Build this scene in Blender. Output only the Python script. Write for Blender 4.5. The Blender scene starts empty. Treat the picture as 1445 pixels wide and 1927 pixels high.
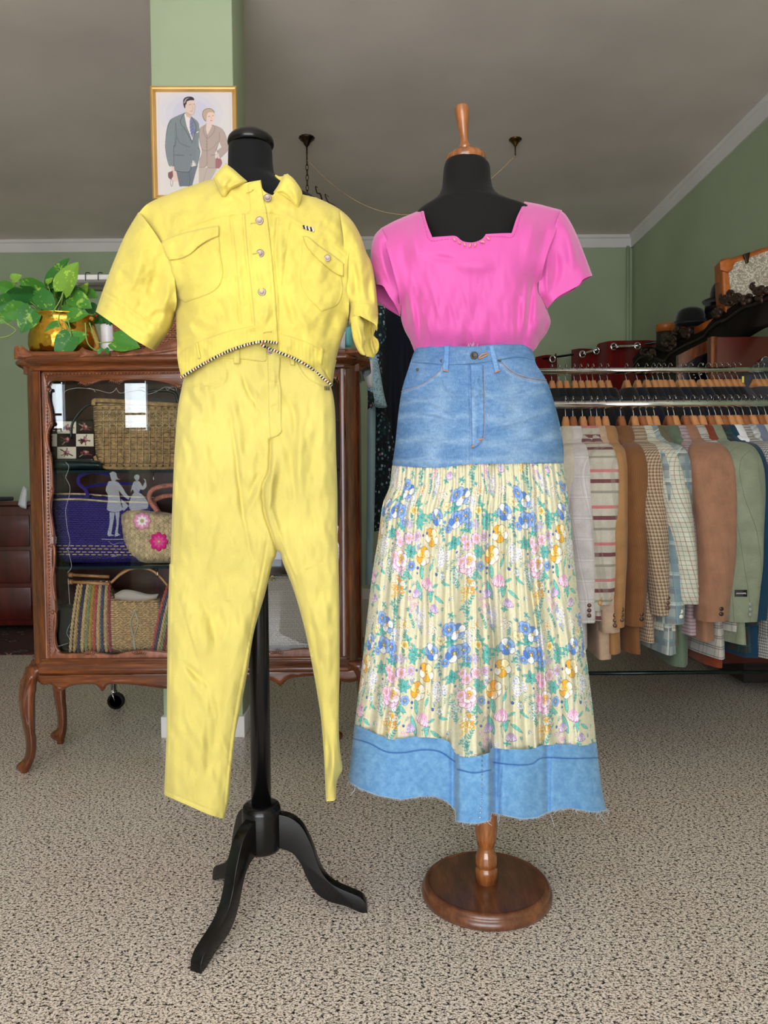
import bpy, bmesh, math, random
import numpy as np
from mathutils import Vector
random.seed(7)
rng = np.random.default_rng(7)
S = bpy.context.scene
COL = S.collection
# ------------------------------------------------------------------ camera
IW, IH, FX = 1445, 1927, 1400.0
CAMH, PITCH, ROLL = 1.0, math.atan((963.5 - 912) / FX), 0.0085
Fv = np.array([0, math.cos(PITCH), -math.sin(PITCH)])
Uv = np.array([0, math.sin(PITCH), math.cos(PITCH)])
Rv = np.array([1.0, 0, 0])
cr = Rv * math.cos(ROLL) - Uv * math.sin(ROLL)
cu = Uv * math.cos(ROLL) + Rv * math.sin(ROLL)
cam_d = bpy.data.cameras.new('camera'); cam = bpy.data.objects.new('camera', cam_d); COL.objects.link(cam)
cam_d.sensor_fit = 'HORIZONTAL'; cam_d.sensor_width = 36; cam_d.lens = FX / IW * 36
cam_d.clip_start = 0.05
from mathutils import Matrix
M = Matrix([[cr[i], cu[i], -Fv[i], 0] for i in range(3)] + [[0, 0, 0, 1]])
M.translation = (0, 0, CAMH)
cam.matrix_world = M
S.camera = cam
# ------------------------------------------------------------------ light
S.view_settings.view_transform = 'Standard'; S.view_settings.look = 'None'
S.view_settings.gamma = 1; S.view_settings.exposure = 0.0
try: S.cycles.use_denoising = True
except Exception: pass
wd = bpy.data.worlds.new('sky'); S.world = wd; wd.use_nodes = True
bg = wd.node_tree.nodes['Background']; bg.inputs[0].default_value = (0.80, 0.90, 1.0, 1); bg.inputs[1].default_value = 3.0
def area(name, loc, rot, sx, sy, e, col=(1, 1, 1)):
    l = bpy.data.lights.new(name, 'AREA'); l.shape = 'RECTANGLE'; l.size = sx; l.size_y = sy; l.energy = e; l.color = col
    o = bpy.data.objects.new(name, l); COL.objects.link(o); o.location = loc; o.rotation_euler = rot
    return o
# daylight of the shop window behind the camera, plus one added ceiling fill (light points into the room, +Y)
area('daylight_and_fill', (-.45, -1.75, .75), (math.pi / 2 + .85, 0, 0), 2.9, .9, 50, (1.0, 0.985, 0.965))   # added fill lamp, aimed up to brighten the ceiling like pavement bounce
area('daylight_and_fill', (-.45, -1.93, 1.6), (math.pi / 2 + .08, 0, 0), 2.9, 2.6, 73, (1.0, 0.985, 0.965))
area('side_window_daylight', (-3.12, -1.93, 1.77), (math.pi / 2, 0, 0), .14, .46, 2.4, (0.85, 0.94, 1.0))
area('side_window_daylight', (-2.355, -1.93, 1.77), (math.pi / 2, 0, 0), .2, .46, 4, (0.85, 0.94, 1.0))

# ------------------------------------------------------------------ helpers
def lin(c):
    c = np.asarray(c, float) / 255.0
    return np.where(c <= 0.04045, c / 12.92, ((c + 0.055) / 1.055) ** 2.4)
def W(px, py, Y):
    px, py, Y = np.broadcast_arrays(np.asarray(px, float), np.asarray(py, float), np.asarray(Y, float))
    d = Fv * FX + cr * (px - 722.5)[..., None] + cu * (963.5 - py)[..., None]
    k = Y / d[..., 1]
    return d * k[..., None] + np.array([0, 0, CAMH])
def w3(px, py, Y): return Vector(W(px, py, Y).tolist())
def T(s, ox, oy, pts): return [(ox + p[0] / s, oy + p[1] / s) + tuple(p[2:]) for p in pts]
def link(o, parent=None):
    COL.objects.link(o)
    if parent is not None:
        o.parent = parent
        o.matrix_parent_inverse = parent_inv(parent)
    return o
def parent_inv(p):
    return Matrix.LocRotScale(p.location, p.rotation_euler, p.scale).inverted() if p.type == 'EMPTY' else Matrix.Identity(4)
def tag(o, label=None, cat=None, group=None, kind=None):
    if label: o['label'] = label
    if cat: o['category'] = cat
    if group: o['group'] = group
    if kind: o['kind'] = kind
    return o
def thing(name, loc, label, cat, group=None, rz=0):
    o = bpy.data.objects.new(name, None); o.empty_display_size = 0.05; COL.objects.link(o)
    o.location = tuple(float(v) for v in loc); o.rotation_euler = (0, 0, rz)
    return tag(o, label, cat, group)
def mk(name, V, Fc, mat, parent=None, smooth=True, col=None, uv=None, local=False):
    """V (n,3); Fc: (m,4) array or list of tuples"""
    me = bpy.data.meshes.new(name)
    V = np.asarray(V, float)
    if isinstance(Fc, np.ndarray):
        k = Fc.shape[1]; m = len(Fc)
        me.vertices.add(len(V)); me.vertices.foreach_set('co', V.ravel())
        me.loops.add(m * k); me.loops.foreach_set('vertex_index', Fc.ravel().astype(np.int32))
        me.polygons.add(m); me.polygons.foreach_set('loop_start', np.arange(m, dtype=np.int32) * k)
        me.polygons.foreach_set('loop_total', np.full(m, k, dtype=np.int32))
        me.update(calc_edges=True)
    else:
        me.from_pydata(V.tolist(), [], [list(map(int, f)) for f in Fc])
    me.validate()
    if smooth: me.polygons.foreach_set('use_smooth', [True] * len(me.polygons))
    if col is not None:
        a = me.color_attributes.new('Col', 'FLOAT_COLOR', 'POINT')
        c = np.ones((len(V), 4)); c[:, :3] = col; a.data.foreach_set('color', c.ravel())
    if uv is not None:
        u = me.uv_layers.new(name='UVMap'); li = np.zeros(len(me.loops), np.int32); me.loops.foreach_get('vertex_index', li)
        u.data.foreach_set('uv', np.asarray(uv)[li].ravel())
    me.materials.append(mat)
    o = bpy.data.objects.new(name, me); COL.objects.link(o)
    if parent is not None:
        o.parent = parent
        if not local: o.matrix_parent_inverse = parent_inv(parent)
    return o
class MB:
    """collect shapes into one mesh"""
    def __init__(s): s.V = []; s.F = []; s.C = []; s.n = 0
    def add(s, V, Fc, c=None):
        V = np.asarray(V, float); s.V.append(V)
        s.F += [tuple(int(i) + s.n for i in f) for f in Fc]
        s.C.append(np.tile(np.asarray(c if c is not None else (1, 1, 1), float), (len(V), 1)) if c is None or np.ndim(c) == 1 else c)
        s.n += len(V); return s
    def build(s, name, mat, parent=None, smooth=True, local=False, color=False):
        return mk(name, np.vstack(s.V), s.F, mat, parent, smooth, np.vstack(s.C) if color else None, local=local)
def g_tube(P, r, n=8, caps=True, sq=(1, 1)):
    P = np.asarray(P, float); m = len(P); r = np.broadcast_to(np.asarray(r, float), (m,))
    t = np.gradient(P, axis=0); t /= np.linalg.norm(t, axis=1)[:, None] + 1e-12
    ref = np.array([0, 0, 1.0]) if abs(t[0][2]) < .9 else np.array([1.0, 0, 0])
    a = np.cross(ref, t[0]); a /= np.linalg.norm(a); V = []
    for i in range(m):
        a = a - t[i] * a.dot(t[i]); a /= np.linalg.norm(a) + 1e-12
        b = np.cross(t[i], a)
        for k in range(n):
            th = 2 * math.pi * k / n
            V.append(P[i] + r[i] * (a * math.cos(th) * sq[0] + b * math.sin(th) * sq[1]))
    Fc = [(i * n + k, i * n + (k + 1) % n, (i + 1) * n + (k + 1) % n, (i + 1) * n + k) for i in range(m - 1) for k in range(n)]
    if caps: Fc += [tuple(range(n))[::-1], tuple((m - 1) * n + k for k in range(n))]
    return np.array(V), Fc
def spl(P, n=8):
    """Catmull-Rom through points"""
    P = np.asarray(P, float); Q = np.vstack([2 * P[0] - P[1], P, 2 * P[-1] - P[-2]]); out = []
    for i in range(1, len(Q) - 2):
        for k in range(n):
            t = k / n; p0, p1, p2, p3 = Q[i - 1], Q[i], Q[i + 1], Q[i + 2]
            out.append(.5 * ((2 * p1) + (-p0 + p2) * t + (2 * p0 - 5 * p1 + 4 * p2 - p3) * t * t + (-p0 + 3 * p1 - 3 * p2 + p3) * t ** 3))
    out.append(P[-1]); return np.array(out)
def tube(name, P, r, mat, parent=None, n=8, smooth_n=0, sq=(1, 1), local=False):
    if smooth_n: 
        P = spl(P, smooth_n)
        if np.ndim(r): r = np.interp(np.linspace(0, 1, len(P)), np.linspace(0, 1, len(r)), r)
    V, Fc = g_tube(P, r, n, True, sq)
    return mk(name, V, Fc, mat, parent, local=local)
def g_lathe(prof, c, n=28, sy=1.0):
    V = []; m = len(prof)
    for r, z in prof:
        for k in range(n):
            th = 2 * math.pi * k / n; V.append((c[0] + r * math.cos(th), c[1] + r * sy * math.sin(th), c[2] + z))
    Fc = [(i * n + k, i * n + (k + 1) % n, (i + 1) * n + (k + 1) % n, (i + 1) * n + k) for i in range(m - 1) for k in range(n)]
    Fc += [tuple(range(n))[::-1], tuple((m - 1) * n + k for k in range(n))]
    return np.array(V), Fc
def lathe(name, prof, c, mat, parent=None, n=28, sm=0, local=False, sy=1.0):
    if sm: prof = spl(prof, sm).tolist()
    prof = [(max(r, 1e-4), z) for r, z in prof]
    V, Fc = g_lathe(prof, c, n, sy); return mk(name, V, Fc, mat, parent, local=local)
def g_box(c, s):
    x, y, z = c; a, b, d = s[0] / 2, s[1] / 2, s[2] / 2
    V = [(x + i * a, y + j * b, z + k * d) for i in (-1, 1) for j in (-1, 1) for k in (-1, 1)]
    return np.array(V), [(0, 1, 3, 2), (4, 6, 7, 5), (0, 4, 5, 1), (2, 3, 7, 6), (0, 2, 6, 4), (1, 5, 7, 3)]
def box(name, c, s, mat, parent=None, bev=0.0, local=False):
    V, Fc = g_box(c, s); o = mk(name, V, Fc, mat, parent, smooth=False, local=local)
    if bev: bevel(o, bev)
    return o
def boxx(name, x0, x1, y0, y1, z0, z1, mat, parent=None, bev=0.0):
    return box(name, ((x0 + x1) / 2, (y0 + y1) / 2, (z0 + z1) / 2), (abs(x1 - x0), abs(y1 - y0), abs(z1 - z0)), mat, parent, bev)
def bevel(o, w, seg=2):
    m = o.modifiers.new('bev', 'BEVEL'); m.width = w; m.segments = seg; m.limit_method = 'ANGLE'; m.angle_limit = 0.6
    for p in o.data.polygons: p.use_smooth = True
    return o
def smooth_outline(pts, n=5, corner=48):
    """returns points, open flags; corners sharper than `corner` degrees stay sharp"""
    P = np.array([p[:2] for p in pts], float); fl = [p[2] if len(p) > 2 else 0 for p in pts]; N = len(P)
    cs = []
    for i in range(N):
        a = P[i] - P[i - 1]; b = P[(i + 1) % N] - P[i]
        ang = abs((math.degrees(math.atan2(b[1], b[0]) - math.atan2(a[1], a[0])) + 180) % 360 - 180)
        cs.append(ang > corner)
    out = []; of = []
    for i in range(N):
        p1, p2 = P[i], P[(i + 1) % N]
        p0 = 2 * p1 - p2 if cs[i] else P[i - 1]
        p3 = 2 * p2 - p1 if cs[(i + 1) % N] else P[(i + 2) % N]
        for k in range(n):
            t = k / n
            out.append(.5 * ((2 * p1) + (-p0 + p2) * t + (2 * p0 - 5 * p1 + 4 * p2 - p3) * t * t + (-p0 + 3 * p1 - 3 * p2 + p3) * t ** 3)); of.append(fl[i])
    return np.array(out), np.array(of), P[[i for i in range(N) if cs[i]]]
def inside(x, y, O):
    r = np.zeros(x.shape, bool); N = len(O)
    for i in range(N):
        x1, y1 = O[i]; x2, y2 = O[(i + 1) % N]
        if y1 == y2: continue
        c = ((y1 > y) != (y2 > y)) & (x < (x2 - x1) * (y - y1) / (y2 - y1) + x1)
        r ^= c
    return r
def near(x, y, A, B):
    """distance and nearest point to segments A[i]-B[i]"""
    bd = np.full(x.shape, 1e18); bx = x.copy(); by = y.copy()
    for (x1, y1), (x2, y2) in zip(A, B):
        dx, dy = x2 - x1, y2 - y1; L = dx * dx + dy * dy + 1e-12
        t = np.clip(((x - x1) * dx + (y - y1) * dy) / L, 0, 1)
        qx, qy = x1 + t * dx, y1 + t * dy; d = (x - qx) ** 2 + (y - qy) ** 2
        m = d < bd; bd = np.where(m, d, bd); bx = np.where(m, qx, bx); by = np.where(m, qy, by)
    return np.sqrt(bd), bx, by
def blur(H, Mk, k):
    for _ in range(k):
        Hp = np.pad(H * Mk, 1); Mp = np.pad(Mk.astype(float), 1)
        s = sum(Hp[1 + i:1 + i + H.shape[0], 1 + j:1 + j + H.shape[1]] for i in (-1, 0, 1) for j in (-1, 0, 1))
        w = sum(Mp[1 + i:1 + i + H.shape[0], 1 + j:1 + j + H.shape[1]] for i in (-1, 0, 1) for j in (-1, 0, 1))
        H = np.where(w > 0, s / np.maximum(w, 1), 0)
    return H
class Grid:
    def __init__(s, pts, step, sm=5, corner=48):
        s.O, s.fl, cor = smooth_outline(pts, sm, corner); O = s.O
        x0, y0 = O.min(0) - step; x1, y1 = O.max(0) + step
        nx = int((x1 - x0) / step) + 1; ny = int((y1 - y0) / step) + 1
        s.x0, s.y0, s.step, s.nx, s.ny = x0, y0, step, nx, ny
        gx, gy = np.meshgrid(x0 + step * np.arange(nx + 1), y0 + step * np.arange(ny + 1))
        cx, cy = gx[:-1, :-1] + step / 2, gy[:-1, :-1] + step / 2
        K = inside(cx, cy, O)
        Kp = np.pad(K, 1).astype(int)
        cnt = Kp[:-1, :-1] + Kp[1:, :-1] + Kp[:-1, 1:] + Kp[1:, 1:]
        used = cnt > 0; bd = used & (cnt < 4)
        A, B = O, np.roll(O, -1, 0)
        _, bx, by = near(gx[bd], gy[bd], A, B)
        gx[bd] = bx; gy[bd] = by
        ib = np.argwhere(bd)
        for c in cor:
            d = (gx[bd] - c[0]) ** 2 + (gy[bd] - c[1]) ** 2; j = ib[np.argmin(d)]
            if d.min() < (2 * step) ** 2: gx[j[0], j[1]], gy[j[0], j[1]] = c
        s.gx, s.gy, s.used, s.K, s.bd = gx, gy, used, K, bd
        idx = -np.ones(gx.shape, int); idx[used] = np.arange(used.sum())
        i, j = np.nonzero(K)
        s.q = np.stack([idx[i, j], idx[i + 1, j], idx[i + 1, j + 1], idx[i, j + 1]], 1)
        cl = s.fl == 0
        s.d = np.full(gx.shape, 1e3)
        if cl.any(): s.d[used] = near(gx[used], gy[used], A[cl], B[cl])[0]
        s.x, s.y = gx[used], gy[used]
    def samp(s, H, x, y):
        u = np.clip((np.asarray(x, float) - s.x0) / s.step, 0, s.nx - .001); v = np.clip((np.asarray(y, float) - s.y0) / s.step, 0, s.ny - .001)
        i = v.astype(int); j = u.astype(int); a = u - j; b = v - i
        w = [s.used[i, j] * (1 - a) * (1 - b), s.used[i, j + 1] * a * (1 - b), s.used[i + 1, j] * (1 - a) * b, s.used[i + 1, j + 1] * a * b]
        h = w[0] * H[i, j] + w[1] * H[i, j + 1] + w[2] * H[i + 1, j] + w[3] * H[i + 1, j + 1]; ws = sum(w)
        h = np.atleast_1d(h / np.maximum(ws, 1e-6)); bad = np.argwhere(np.atleast_1d(ws) < .02).ravel() if np.ndim(ws) < 2 else []
        if len(bad):
            ui, uj = np.nonzero(s.used); uu, vv = np.atleast_1d(u), np.atleast_1d(v)
            for b in bad: k = np.argmin((ui - vv[b]) ** 2 + (uj - uu[b]) ** 2); h[b] = H[ui[k], uj[k]]
        return h if np.ndim(ws) else h[0]
def prof(d, R): return np.sqrt(np.clip(1 - (1 - np.minimum(d / R, 1)) ** 2, 0, 1))
def puff(name, pts, Y0, D, R, mat, parent=None, step=3, Db=None, fold=None, hfun=None, col=None, bl=6, back=True, sm=5, corner=48, backcol=None, lip=0.0):
    """inflated cloth / cushion form from an outline in the plane Y0; open edges (flag 1) stay open"""
    g = Grid(pts, step, sm, corner); Db = D if Db is None else Db
    if hfun is not None: H0 = np.where(g.used, hfun(g.gx, g.gy, g.d), 0)
    else:
        H0 = np.where(g.used, prof(g.d, R) * (D(g.gx, g.gy) if callable(D) else D), 0)
        Hb = blur(H0, g.used, bl); w = np.clip(g.d / (R * .35), 0, 1); H0 = H0 * (1 - w) + Hb * w
    H = H0.copy()
    if fold is not None: H = H + np.where(g.used, fold(g.gx, g.gy) * np.clip(g.d / 4, 0, 1), 0)
    H = H + lip
    V = W(g.x, g.y, Y0 - H[g.used]); Q = g.q
    c = None
    if col is not None: c = lin(col(g.x, g.y))
    o = None
    if back:
        ev = lambda q: q(g.gx, g.gy) if callable(q) else q
        ratio = 1.0 if hfun is not None else ev(Db) / np.maximum(ev(D), 1e-4)
        Bv = W(g.x, g.y, Y0); hb = (H0 * ratio)[g.used]; Bv = Bv + np.stack([0 * hb, hb, 0 * hb], 1)
        n = len(V); V = np.vstack([V, Bv]); Q = np.vstack([Q, Q[:, ::-1] + n])
        if c is not None: c = np.vstack([c, c if backcol is None else np.tile(lin(backcol), (n, 1))])
    o = mk(name, V, Q, mat, parent, col=c)
    def surf(x, y): return Y0 - g.samp(H, x, y)
    return o, surf
def patch(name, pts, surf, off, mat, parent=None, step=2, R=2.5, fold=None, col=None, sm=5, corner=48, base=0.0012):
    """a thin layer of cloth lying on another surface"""
    g = Grid(pts, step, sm, corner)
    ys = np.zeros(g.gx.shape); ys[g.used] = surf(g.x, g.y)
    ys = np.where(g.used, ys, 0)
    h = off * prof(g.d, R) + (fold(g.gx, g.gy) * np.clip(g.d / 3, 0, 1) if fold is not None else 0) + base * np.clip(g.d / 1.5, 0, 1)
    Y = ys - np.where(g.used, h, 0)
    c = lin(col(g.x, g.y)) if col is not None else None
    o = mk(name, W(g.x, g.y, Y[g.used]), g.q, mat, parent, col=c)
    return o, (lambda x, y: g.samp(Y, x, y))
def slab(name, pts, Y, th, mat, parent=None, bev=0.0, sm=0, corner=48, cen=False):
    """solid board cut to an outline, front face at depth Y"""
    O = smooth_outline(pts, sm, corner)[0] if sm else np.array([p[:2] for p in pts], float)
    A = W(O[:, 0], O[:, 1], Y); B = A + np.array([0, th, 0]); n = len(O)
    Fc = [tuple(range(n)), tuple(range(2 * n - 1, n - 1, -1))] + [(i, i + n, (i + 1) % n + n, (i + 1) % n) for i in range(n)]
    o = mk(name, np.vstack([A, B]), Fc, mat, parent, smooth=False)
    if bev: bevel(o, bev)
    return o
def smn(x, y, s, seed=0):
    """soft value noise used for cloth wear"""
    r = np.random.default_rng(seed); G = r.random((64, 64)); u = (x / (s if np.ndim(s) == 0 else s[0])) % 62; v = (y / (s if np.ndim(s) == 0 else s[1])) % 62
    i = v.astype(int); j = u.astype(int); a = u - j; b = v - i; a = a * a * (3 - 2 * a); b = b * b * (3 - 2 * b)
    return (G[i, j] * (1 - a) + G[i, j + 1] * a) * (1 - b) + (G[i + 1, j] * (1 - a) + G[i + 1, j + 1] * a) * b
def crumple(a, sx, sy, seed=0):
    """soft irregular wrinkles of cloth"""
    return lambda x, y: a * (smn(x + .25 * y, y, (sx, sy), seed) + .5 * smn(x - .3 * y, y, (sx * .5, sy * .5), seed + 1) + .3 * smn(x, y + .4 * x, (sx * .3, sy * .3), seed + 2) - .9)
def ridge(lines):
    """height field made of soft ridges (+) and grooves (-) along polylines: (pts, width px, height m)"""
    L = [(spl(np.array(p, float), 5) if len(p) > 2 else np.array(p, float), w, a * (1.45 if w >= 4 and abs(a) < .5 else 1)) for p, w, a in lines]
    def f(x, y):
        h = np.zeros(np.shape(x))
        for P, w, a in L:
            b = (x > P[:, 0].min() - 4 * w) & (x < P[:, 0].max() + 4 * w) & (y > P[:, 1].min() - 4 * w) & (y < P[:, 1].max() + 4 * w)
            if not b.any(): continue
            d, qx, qy = near(x[b], y[b], P[:-1], P[1:]); tp = 1.0
            if w >= 4 and abs(a) < .5:   # folds fade out towards both ends
                e0 = np.hypot(qx - P[0, 0], qy - P[0, 1]); e1 = np.hypot(qx - P[-1, 0], qy - P[-1, 1]); Lt = np.hypot(*(P[-1] - P[0])) + 1e-6
                tp = np.clip(e0 / (Lt * .45), 0, 1) * np.clip(e1 / (Lt * .45), 0, 1); tp = tp * tp * (3 - 2 * tp)
                h[b] += a * tp * np.exp(-(d / (w * (.55 + .45 * tp))) ** 2)
            else: h[b] += a * np.exp(-(d / w) ** 2)
        return h
    return f
def ell(prof_rows):
    """row-wise elliptic body: rows (y, xl, xr, depth)"""
    R = np.array(prof_rows, float)
    def f(x, y, d=None):
        l = np.interp(y, R[:, 0], R[:, 1]); r = np.interp(y, R[:, 0], R[:, 2]); D = np.interp(y, R[:, 0], R[:, 3])
        u = np.clip((x - (l + r) / 2) / ((r - l) / 2), -1, 1)
        return D * np.sqrt(1 - u * u)
    return f
def loft(name, rows, Y0, mat, parent=None, n=40, sub=5, p=2.2, yc=None):
    """closed body from rows (y px, xl px, xr px, half depth m[, centre shift])"""
    R = spl(np.array(rows, float), sub); V = []
    for row in R:
        y, l, r, D = row[:4]; a = W(l, y, Y0); b = W(r, y, Y0); c = (a + b) / 2; hw = (b - a) / 2
        for k in range(n):
            th = 2 * math.pi * k / n; ct, st = math.cos(th), math.sin(th)
            e = 2 / p; cx = abs(ct) ** e * (1 if ct > 0 else -1); sy = abs(st) ** e * (1 if st > 0 else -1)
            V.append(c + hw * cx + np.array([0, D * sy, 0]))
    m = len(R)
    Fc = [(i * n + k, (i + 1) * n + k, (i + 1) * n + (k + 1) % n, i * n + (k + 1) % n) for i in range(m - 1) for k in range(n)]
    Fc += [tuple(range(n)), tuple((m - 1) * n + k for k in range(n))[::-1]]
    return mk(name, np.array(V), Fc, mat, parent)
class Cv:
    """small drawing surface sampled into vertex colours (printed cloth, a picture)"""
    def __init__(s, x0, y0, x1, y1, ss, bg):
        s.x0, s.y0, s.ss = x0, y0, ss; s.w = int((x1 - x0) * ss); s.h = int((y1 - y0) * ss)
        s.a = np.tile(np.asarray(bg, float), (s.h, s.w, 1))
    def win(s, P, m):
        lo = np.floor((P.min(0) - [s.x0, s.y0]) * s.ss - m).astype(int); hi = np.ceil((P.max(0) - [s.x0, s.y0]) * s.ss + m).astype(int) + 1
        lo = np.maximum(lo, 0); hi = np.minimum(hi, [s.w, s.h])
        if (hi <= lo).any(): return None
        xx, yy = np.meshgrid(np.arange(lo[0], hi[0]) / s.ss + s.x0, np.arange(lo[1], hi[1]) / s.ss + s.y0)
        return slice(lo[1], hi[1]), slice(lo[0], hi[0]), xx, yy
    def put(s, w, m, c):
        a = s.a[w[0], w[1]]; m = m[..., None]; a[...] = a * (1 - m) + np.asarray(c, float) * m
    def poly(s, P, c, a=1.0, sm=0):
        P = np.asarray(P, float)
        if sm: P = smooth_outline(P.tolist(), sm, 60)[0]
        w = s.win(P, 1)
        if w: s.put(w, inside(w[2], w[3], P) * a, c)
    def line(s, P, wd, c, a=1.0, sm=0):
        P = np.asarray(P, float)
        if sm: P = spl(P, sm)
        w = s.win(P, wd * s.ss + 2)
        if w:
            d, _, _ = near(w[2], w[3], P[:-1], P[1:]); s.put(w, np.clip((wd / 2 - d) * s.ss + .5, 0, 1) * a, c)
    def dot(s, x, y, r, c, a=1.0):
        w = s.win(np.array([[x - r, y - r], [x + r, y + r]]), 1)
        if w: s.put(w, np.clip((r - np.hypot(w[2] - x, w[3] - y)) * s.ss + .5, 0, 1) * a, c)
    def samp(s, x, y):
        j = np.clip(((x - s.x0) * s.ss), 0, s.w - 1.001); i = np.clip(((y - s.y0) * s.ss), 0, s.h - 1.001)
        i0 = i.astype(int); j0 = j.astype(int); b = (i - i0)[..., None]; a = (j - j0)[..., None]
        i1 = np.minimum(i0 + 1, s.h - 1); j1 = np.minimum(j0 + 1, s.w - 1)
        return (s.a[i0, j0] * (1 - a) + s.a[i0, j1] * a) * (1 - b) + (s.a[i1, j0] * (1 - a) + s.a[i1, j1] * a) * b
# ------------------------------------------------------------------ materials
def nodes(name):
    m = bpy.data.materials.new(name); m.use_nodes = True; nt = m.node_tree
    return m, nt, nt.nodes['Principled BSDF']
def N(nt, t, **k):
    n = nt.nodes.new(t)
    for a, b in k.items(): setattr(n, a, b)
    return n
def rgba(c): return tuple(float(v) for v in lin(c)) + (1,)
def ramp(nt, fac, stops, interp='LINEAR'):
    r = N(nt, 'ShaderNodeValToRGB'); r.color_ramp.interpolation = interp; e = r.color_ramp.elements
    while len(e) < len(stops): e.new(0.5)
    for i, (p, c) in enumerate(stops): e[i].position = p; e[i].color = rgba(c)
    nt.links.new(fac, r.inputs[0]); return r.outputs[0]
def mixc(nt, fac, a, b, mode='MIX'):
    m = N(nt, 'ShaderNodeMix', data_type='RGBA', blend_type=mode)
    for s, v in ((m.inputs[0], fac), (m.inputs[6], a), (m.inputs[7], b)):
        if hasattr(v, 'is_output'): nt.links.new(v, s)
        else: s.default_value = v if isinstance(v, (int, float)) else rgba(v)
    return m.outputs[2]
def noise(nt, scale, detail=3, vec=None, rough=.5):
    n = N(nt, 'ShaderNodeTexNoise'); n.inputs['Scale'].default_value = scale; n.inputs['Detail'].default_value = detail; n.inputs['Roughness'].default_value = rough
    if vec is not None: nt.links.new(vec, n.inputs['Vector'])
    return n.outputs[0]
def coords(nt, kind='Object', scale=(1, 1, 1), rot=(0, 0, 0)):
    t = N(nt, 'ShaderNodeTexCoord'); m = N(nt, 'ShaderNodeMapping'); m.inputs['Scale'].default_value = scale; m.inputs['Rotation'].default_value = rot
    nt.links.new(t.outputs[kind], m.inputs[0]); return m.outputs[0]
def bump(nt, b, h, st=.3, dist=.002):
    n = N(nt, 'ShaderNodeBump'); n.inputs['Strength'].default_value = st; n.inputs['Distance'].default_value = dist
    nt.links.new(h, n.inputs['Height']); nt.links.new(n.outputs[0], b.inputs['Normal'])
def basic(name, c, rough=.6, metal=0, var=.12, scale=8, bmp=0, bscale=60, sheen=0, coat=0, spec=.5):
    m, nt, b = nodes(name); v = coords(nt)
    c = np.array(c, float)
    nt.links.new(ramp(nt, noise(nt, scale, 4, v), [(.3, c * (1 - var)), (.7, np.minimum(c * (1 + var * .6), 255))]), b.inputs['Base Color'])
    b.inputs['Roughness'].default_value = rough; b.inputs['Metallic'].default_value = metal
    b.inputs['Sheen Weight'].default_value = sheen; b.inputs['Coat Weight'].default_value = coat; b.inputs['Specular IOR Level'].default_value = spec
    if bmp: bump(nt, b, noise(nt, bscale, 3, v), bmp, .003)
    return m
def cloth(name, c=None, weave=900, var=.06, rough=.9, bmp=.25, blot=5, sheen=.15, attr=False, spec=.2, wr=.0):
    """woven cloth, plain colour or coloured by its own print (attribute Col)"""
    m, nt, b = nodes(name); v = coords(nt)
    if attr: a = N(nt, 'ShaderNodeAttribute', attribute_name='Col'); base = a.outputs['Color']
    else: base = ramp(nt, noise(nt, blot, 4, v), [(.3, np.array(c) * (1 - var)), (.7, np.minimum(np.array(c) * (1 + var * .5), 255))])
    f = mixc(nt, .10 if attr else var + .06, base, mixc(nt, 1.0, base, ramp(nt, noise(nt, weave, 1, v), [(.35, (120, 120, 120)), (.65, (255, 255, 255))]), 'MULTIPLY'))
    nt.links.new(f, b.inputs['Base Color']); b.inputs['Roughness'].default_value = rough
    b.inputs['Sheen Weight'].default_value = sheen; b.inputs['Specular IOR Level'].default_value = spec
    if wr:
        mm = N(nt, 'ShaderNodeMath', operation='ADD'); s1 = noise(nt, 14, 5, v, .6); ms = N(nt, 'ShaderNodeMath', operation='MULTIPLY'); nt.links.new(s1, ms.inputs[0]); ms.inputs[1].default_value = wr
        nt.links.new(ms.outputs[0], mm.inputs[0]); nt.links.new(noise(nt, weave, 1, v), mm.inputs[1]); bump(nt, b, mm.outputs[0], bmp, .0015)
    else: bump(nt, b, noise(nt, weave, 1, v), bmp, .0008)
    return m
def wood(name, dark, light, rough=.3, sc=(14, 14, 1.6), coat=.3, rot=(0, 0, 0), dist=3.0):
    m, nt, b = nodes(name); v = coords(nt, 'Object', sc, rot)
    n = noise(nt, 1.1, 6, v, .6); n2 = noise(nt, 5.5, 3, v, .6)
    f = mixc(nt, .3, n, n2)
    mid = (np.array(dark) + np.array(light)) / 2
    nt.links.new(ramp(nt, f, [(.32, dark), (.5, mid), (.66, light)]), b.inputs['Base Color'])
    b.inputs['Roughness'].default_value = rough; b.inputs['Coat Weight'].default_value = coat; b.inputs['Coat Roughness'].default_value = .15
    bump(nt, b, f, .05, .002); return m
def metal(name, c, rough=.2, bmp=0, bs=40):
    m, nt, b = nodes(name); v = coords(nt); c = np.array(c, float)
    nt.links.new(ramp(nt, noise(nt, 20, 3, v), [(.3, c * .9), (.7, np.minimum(c * 1.05, 255))]), b.inputs['Base Color'])
    b.inputs['Metallic'].default_value = 1; b.inputs['Roughness'].default_value = rough
    if bmp: bump(nt, b, noise(nt, bs, 2, v), bmp, .01)
    return m
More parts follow.
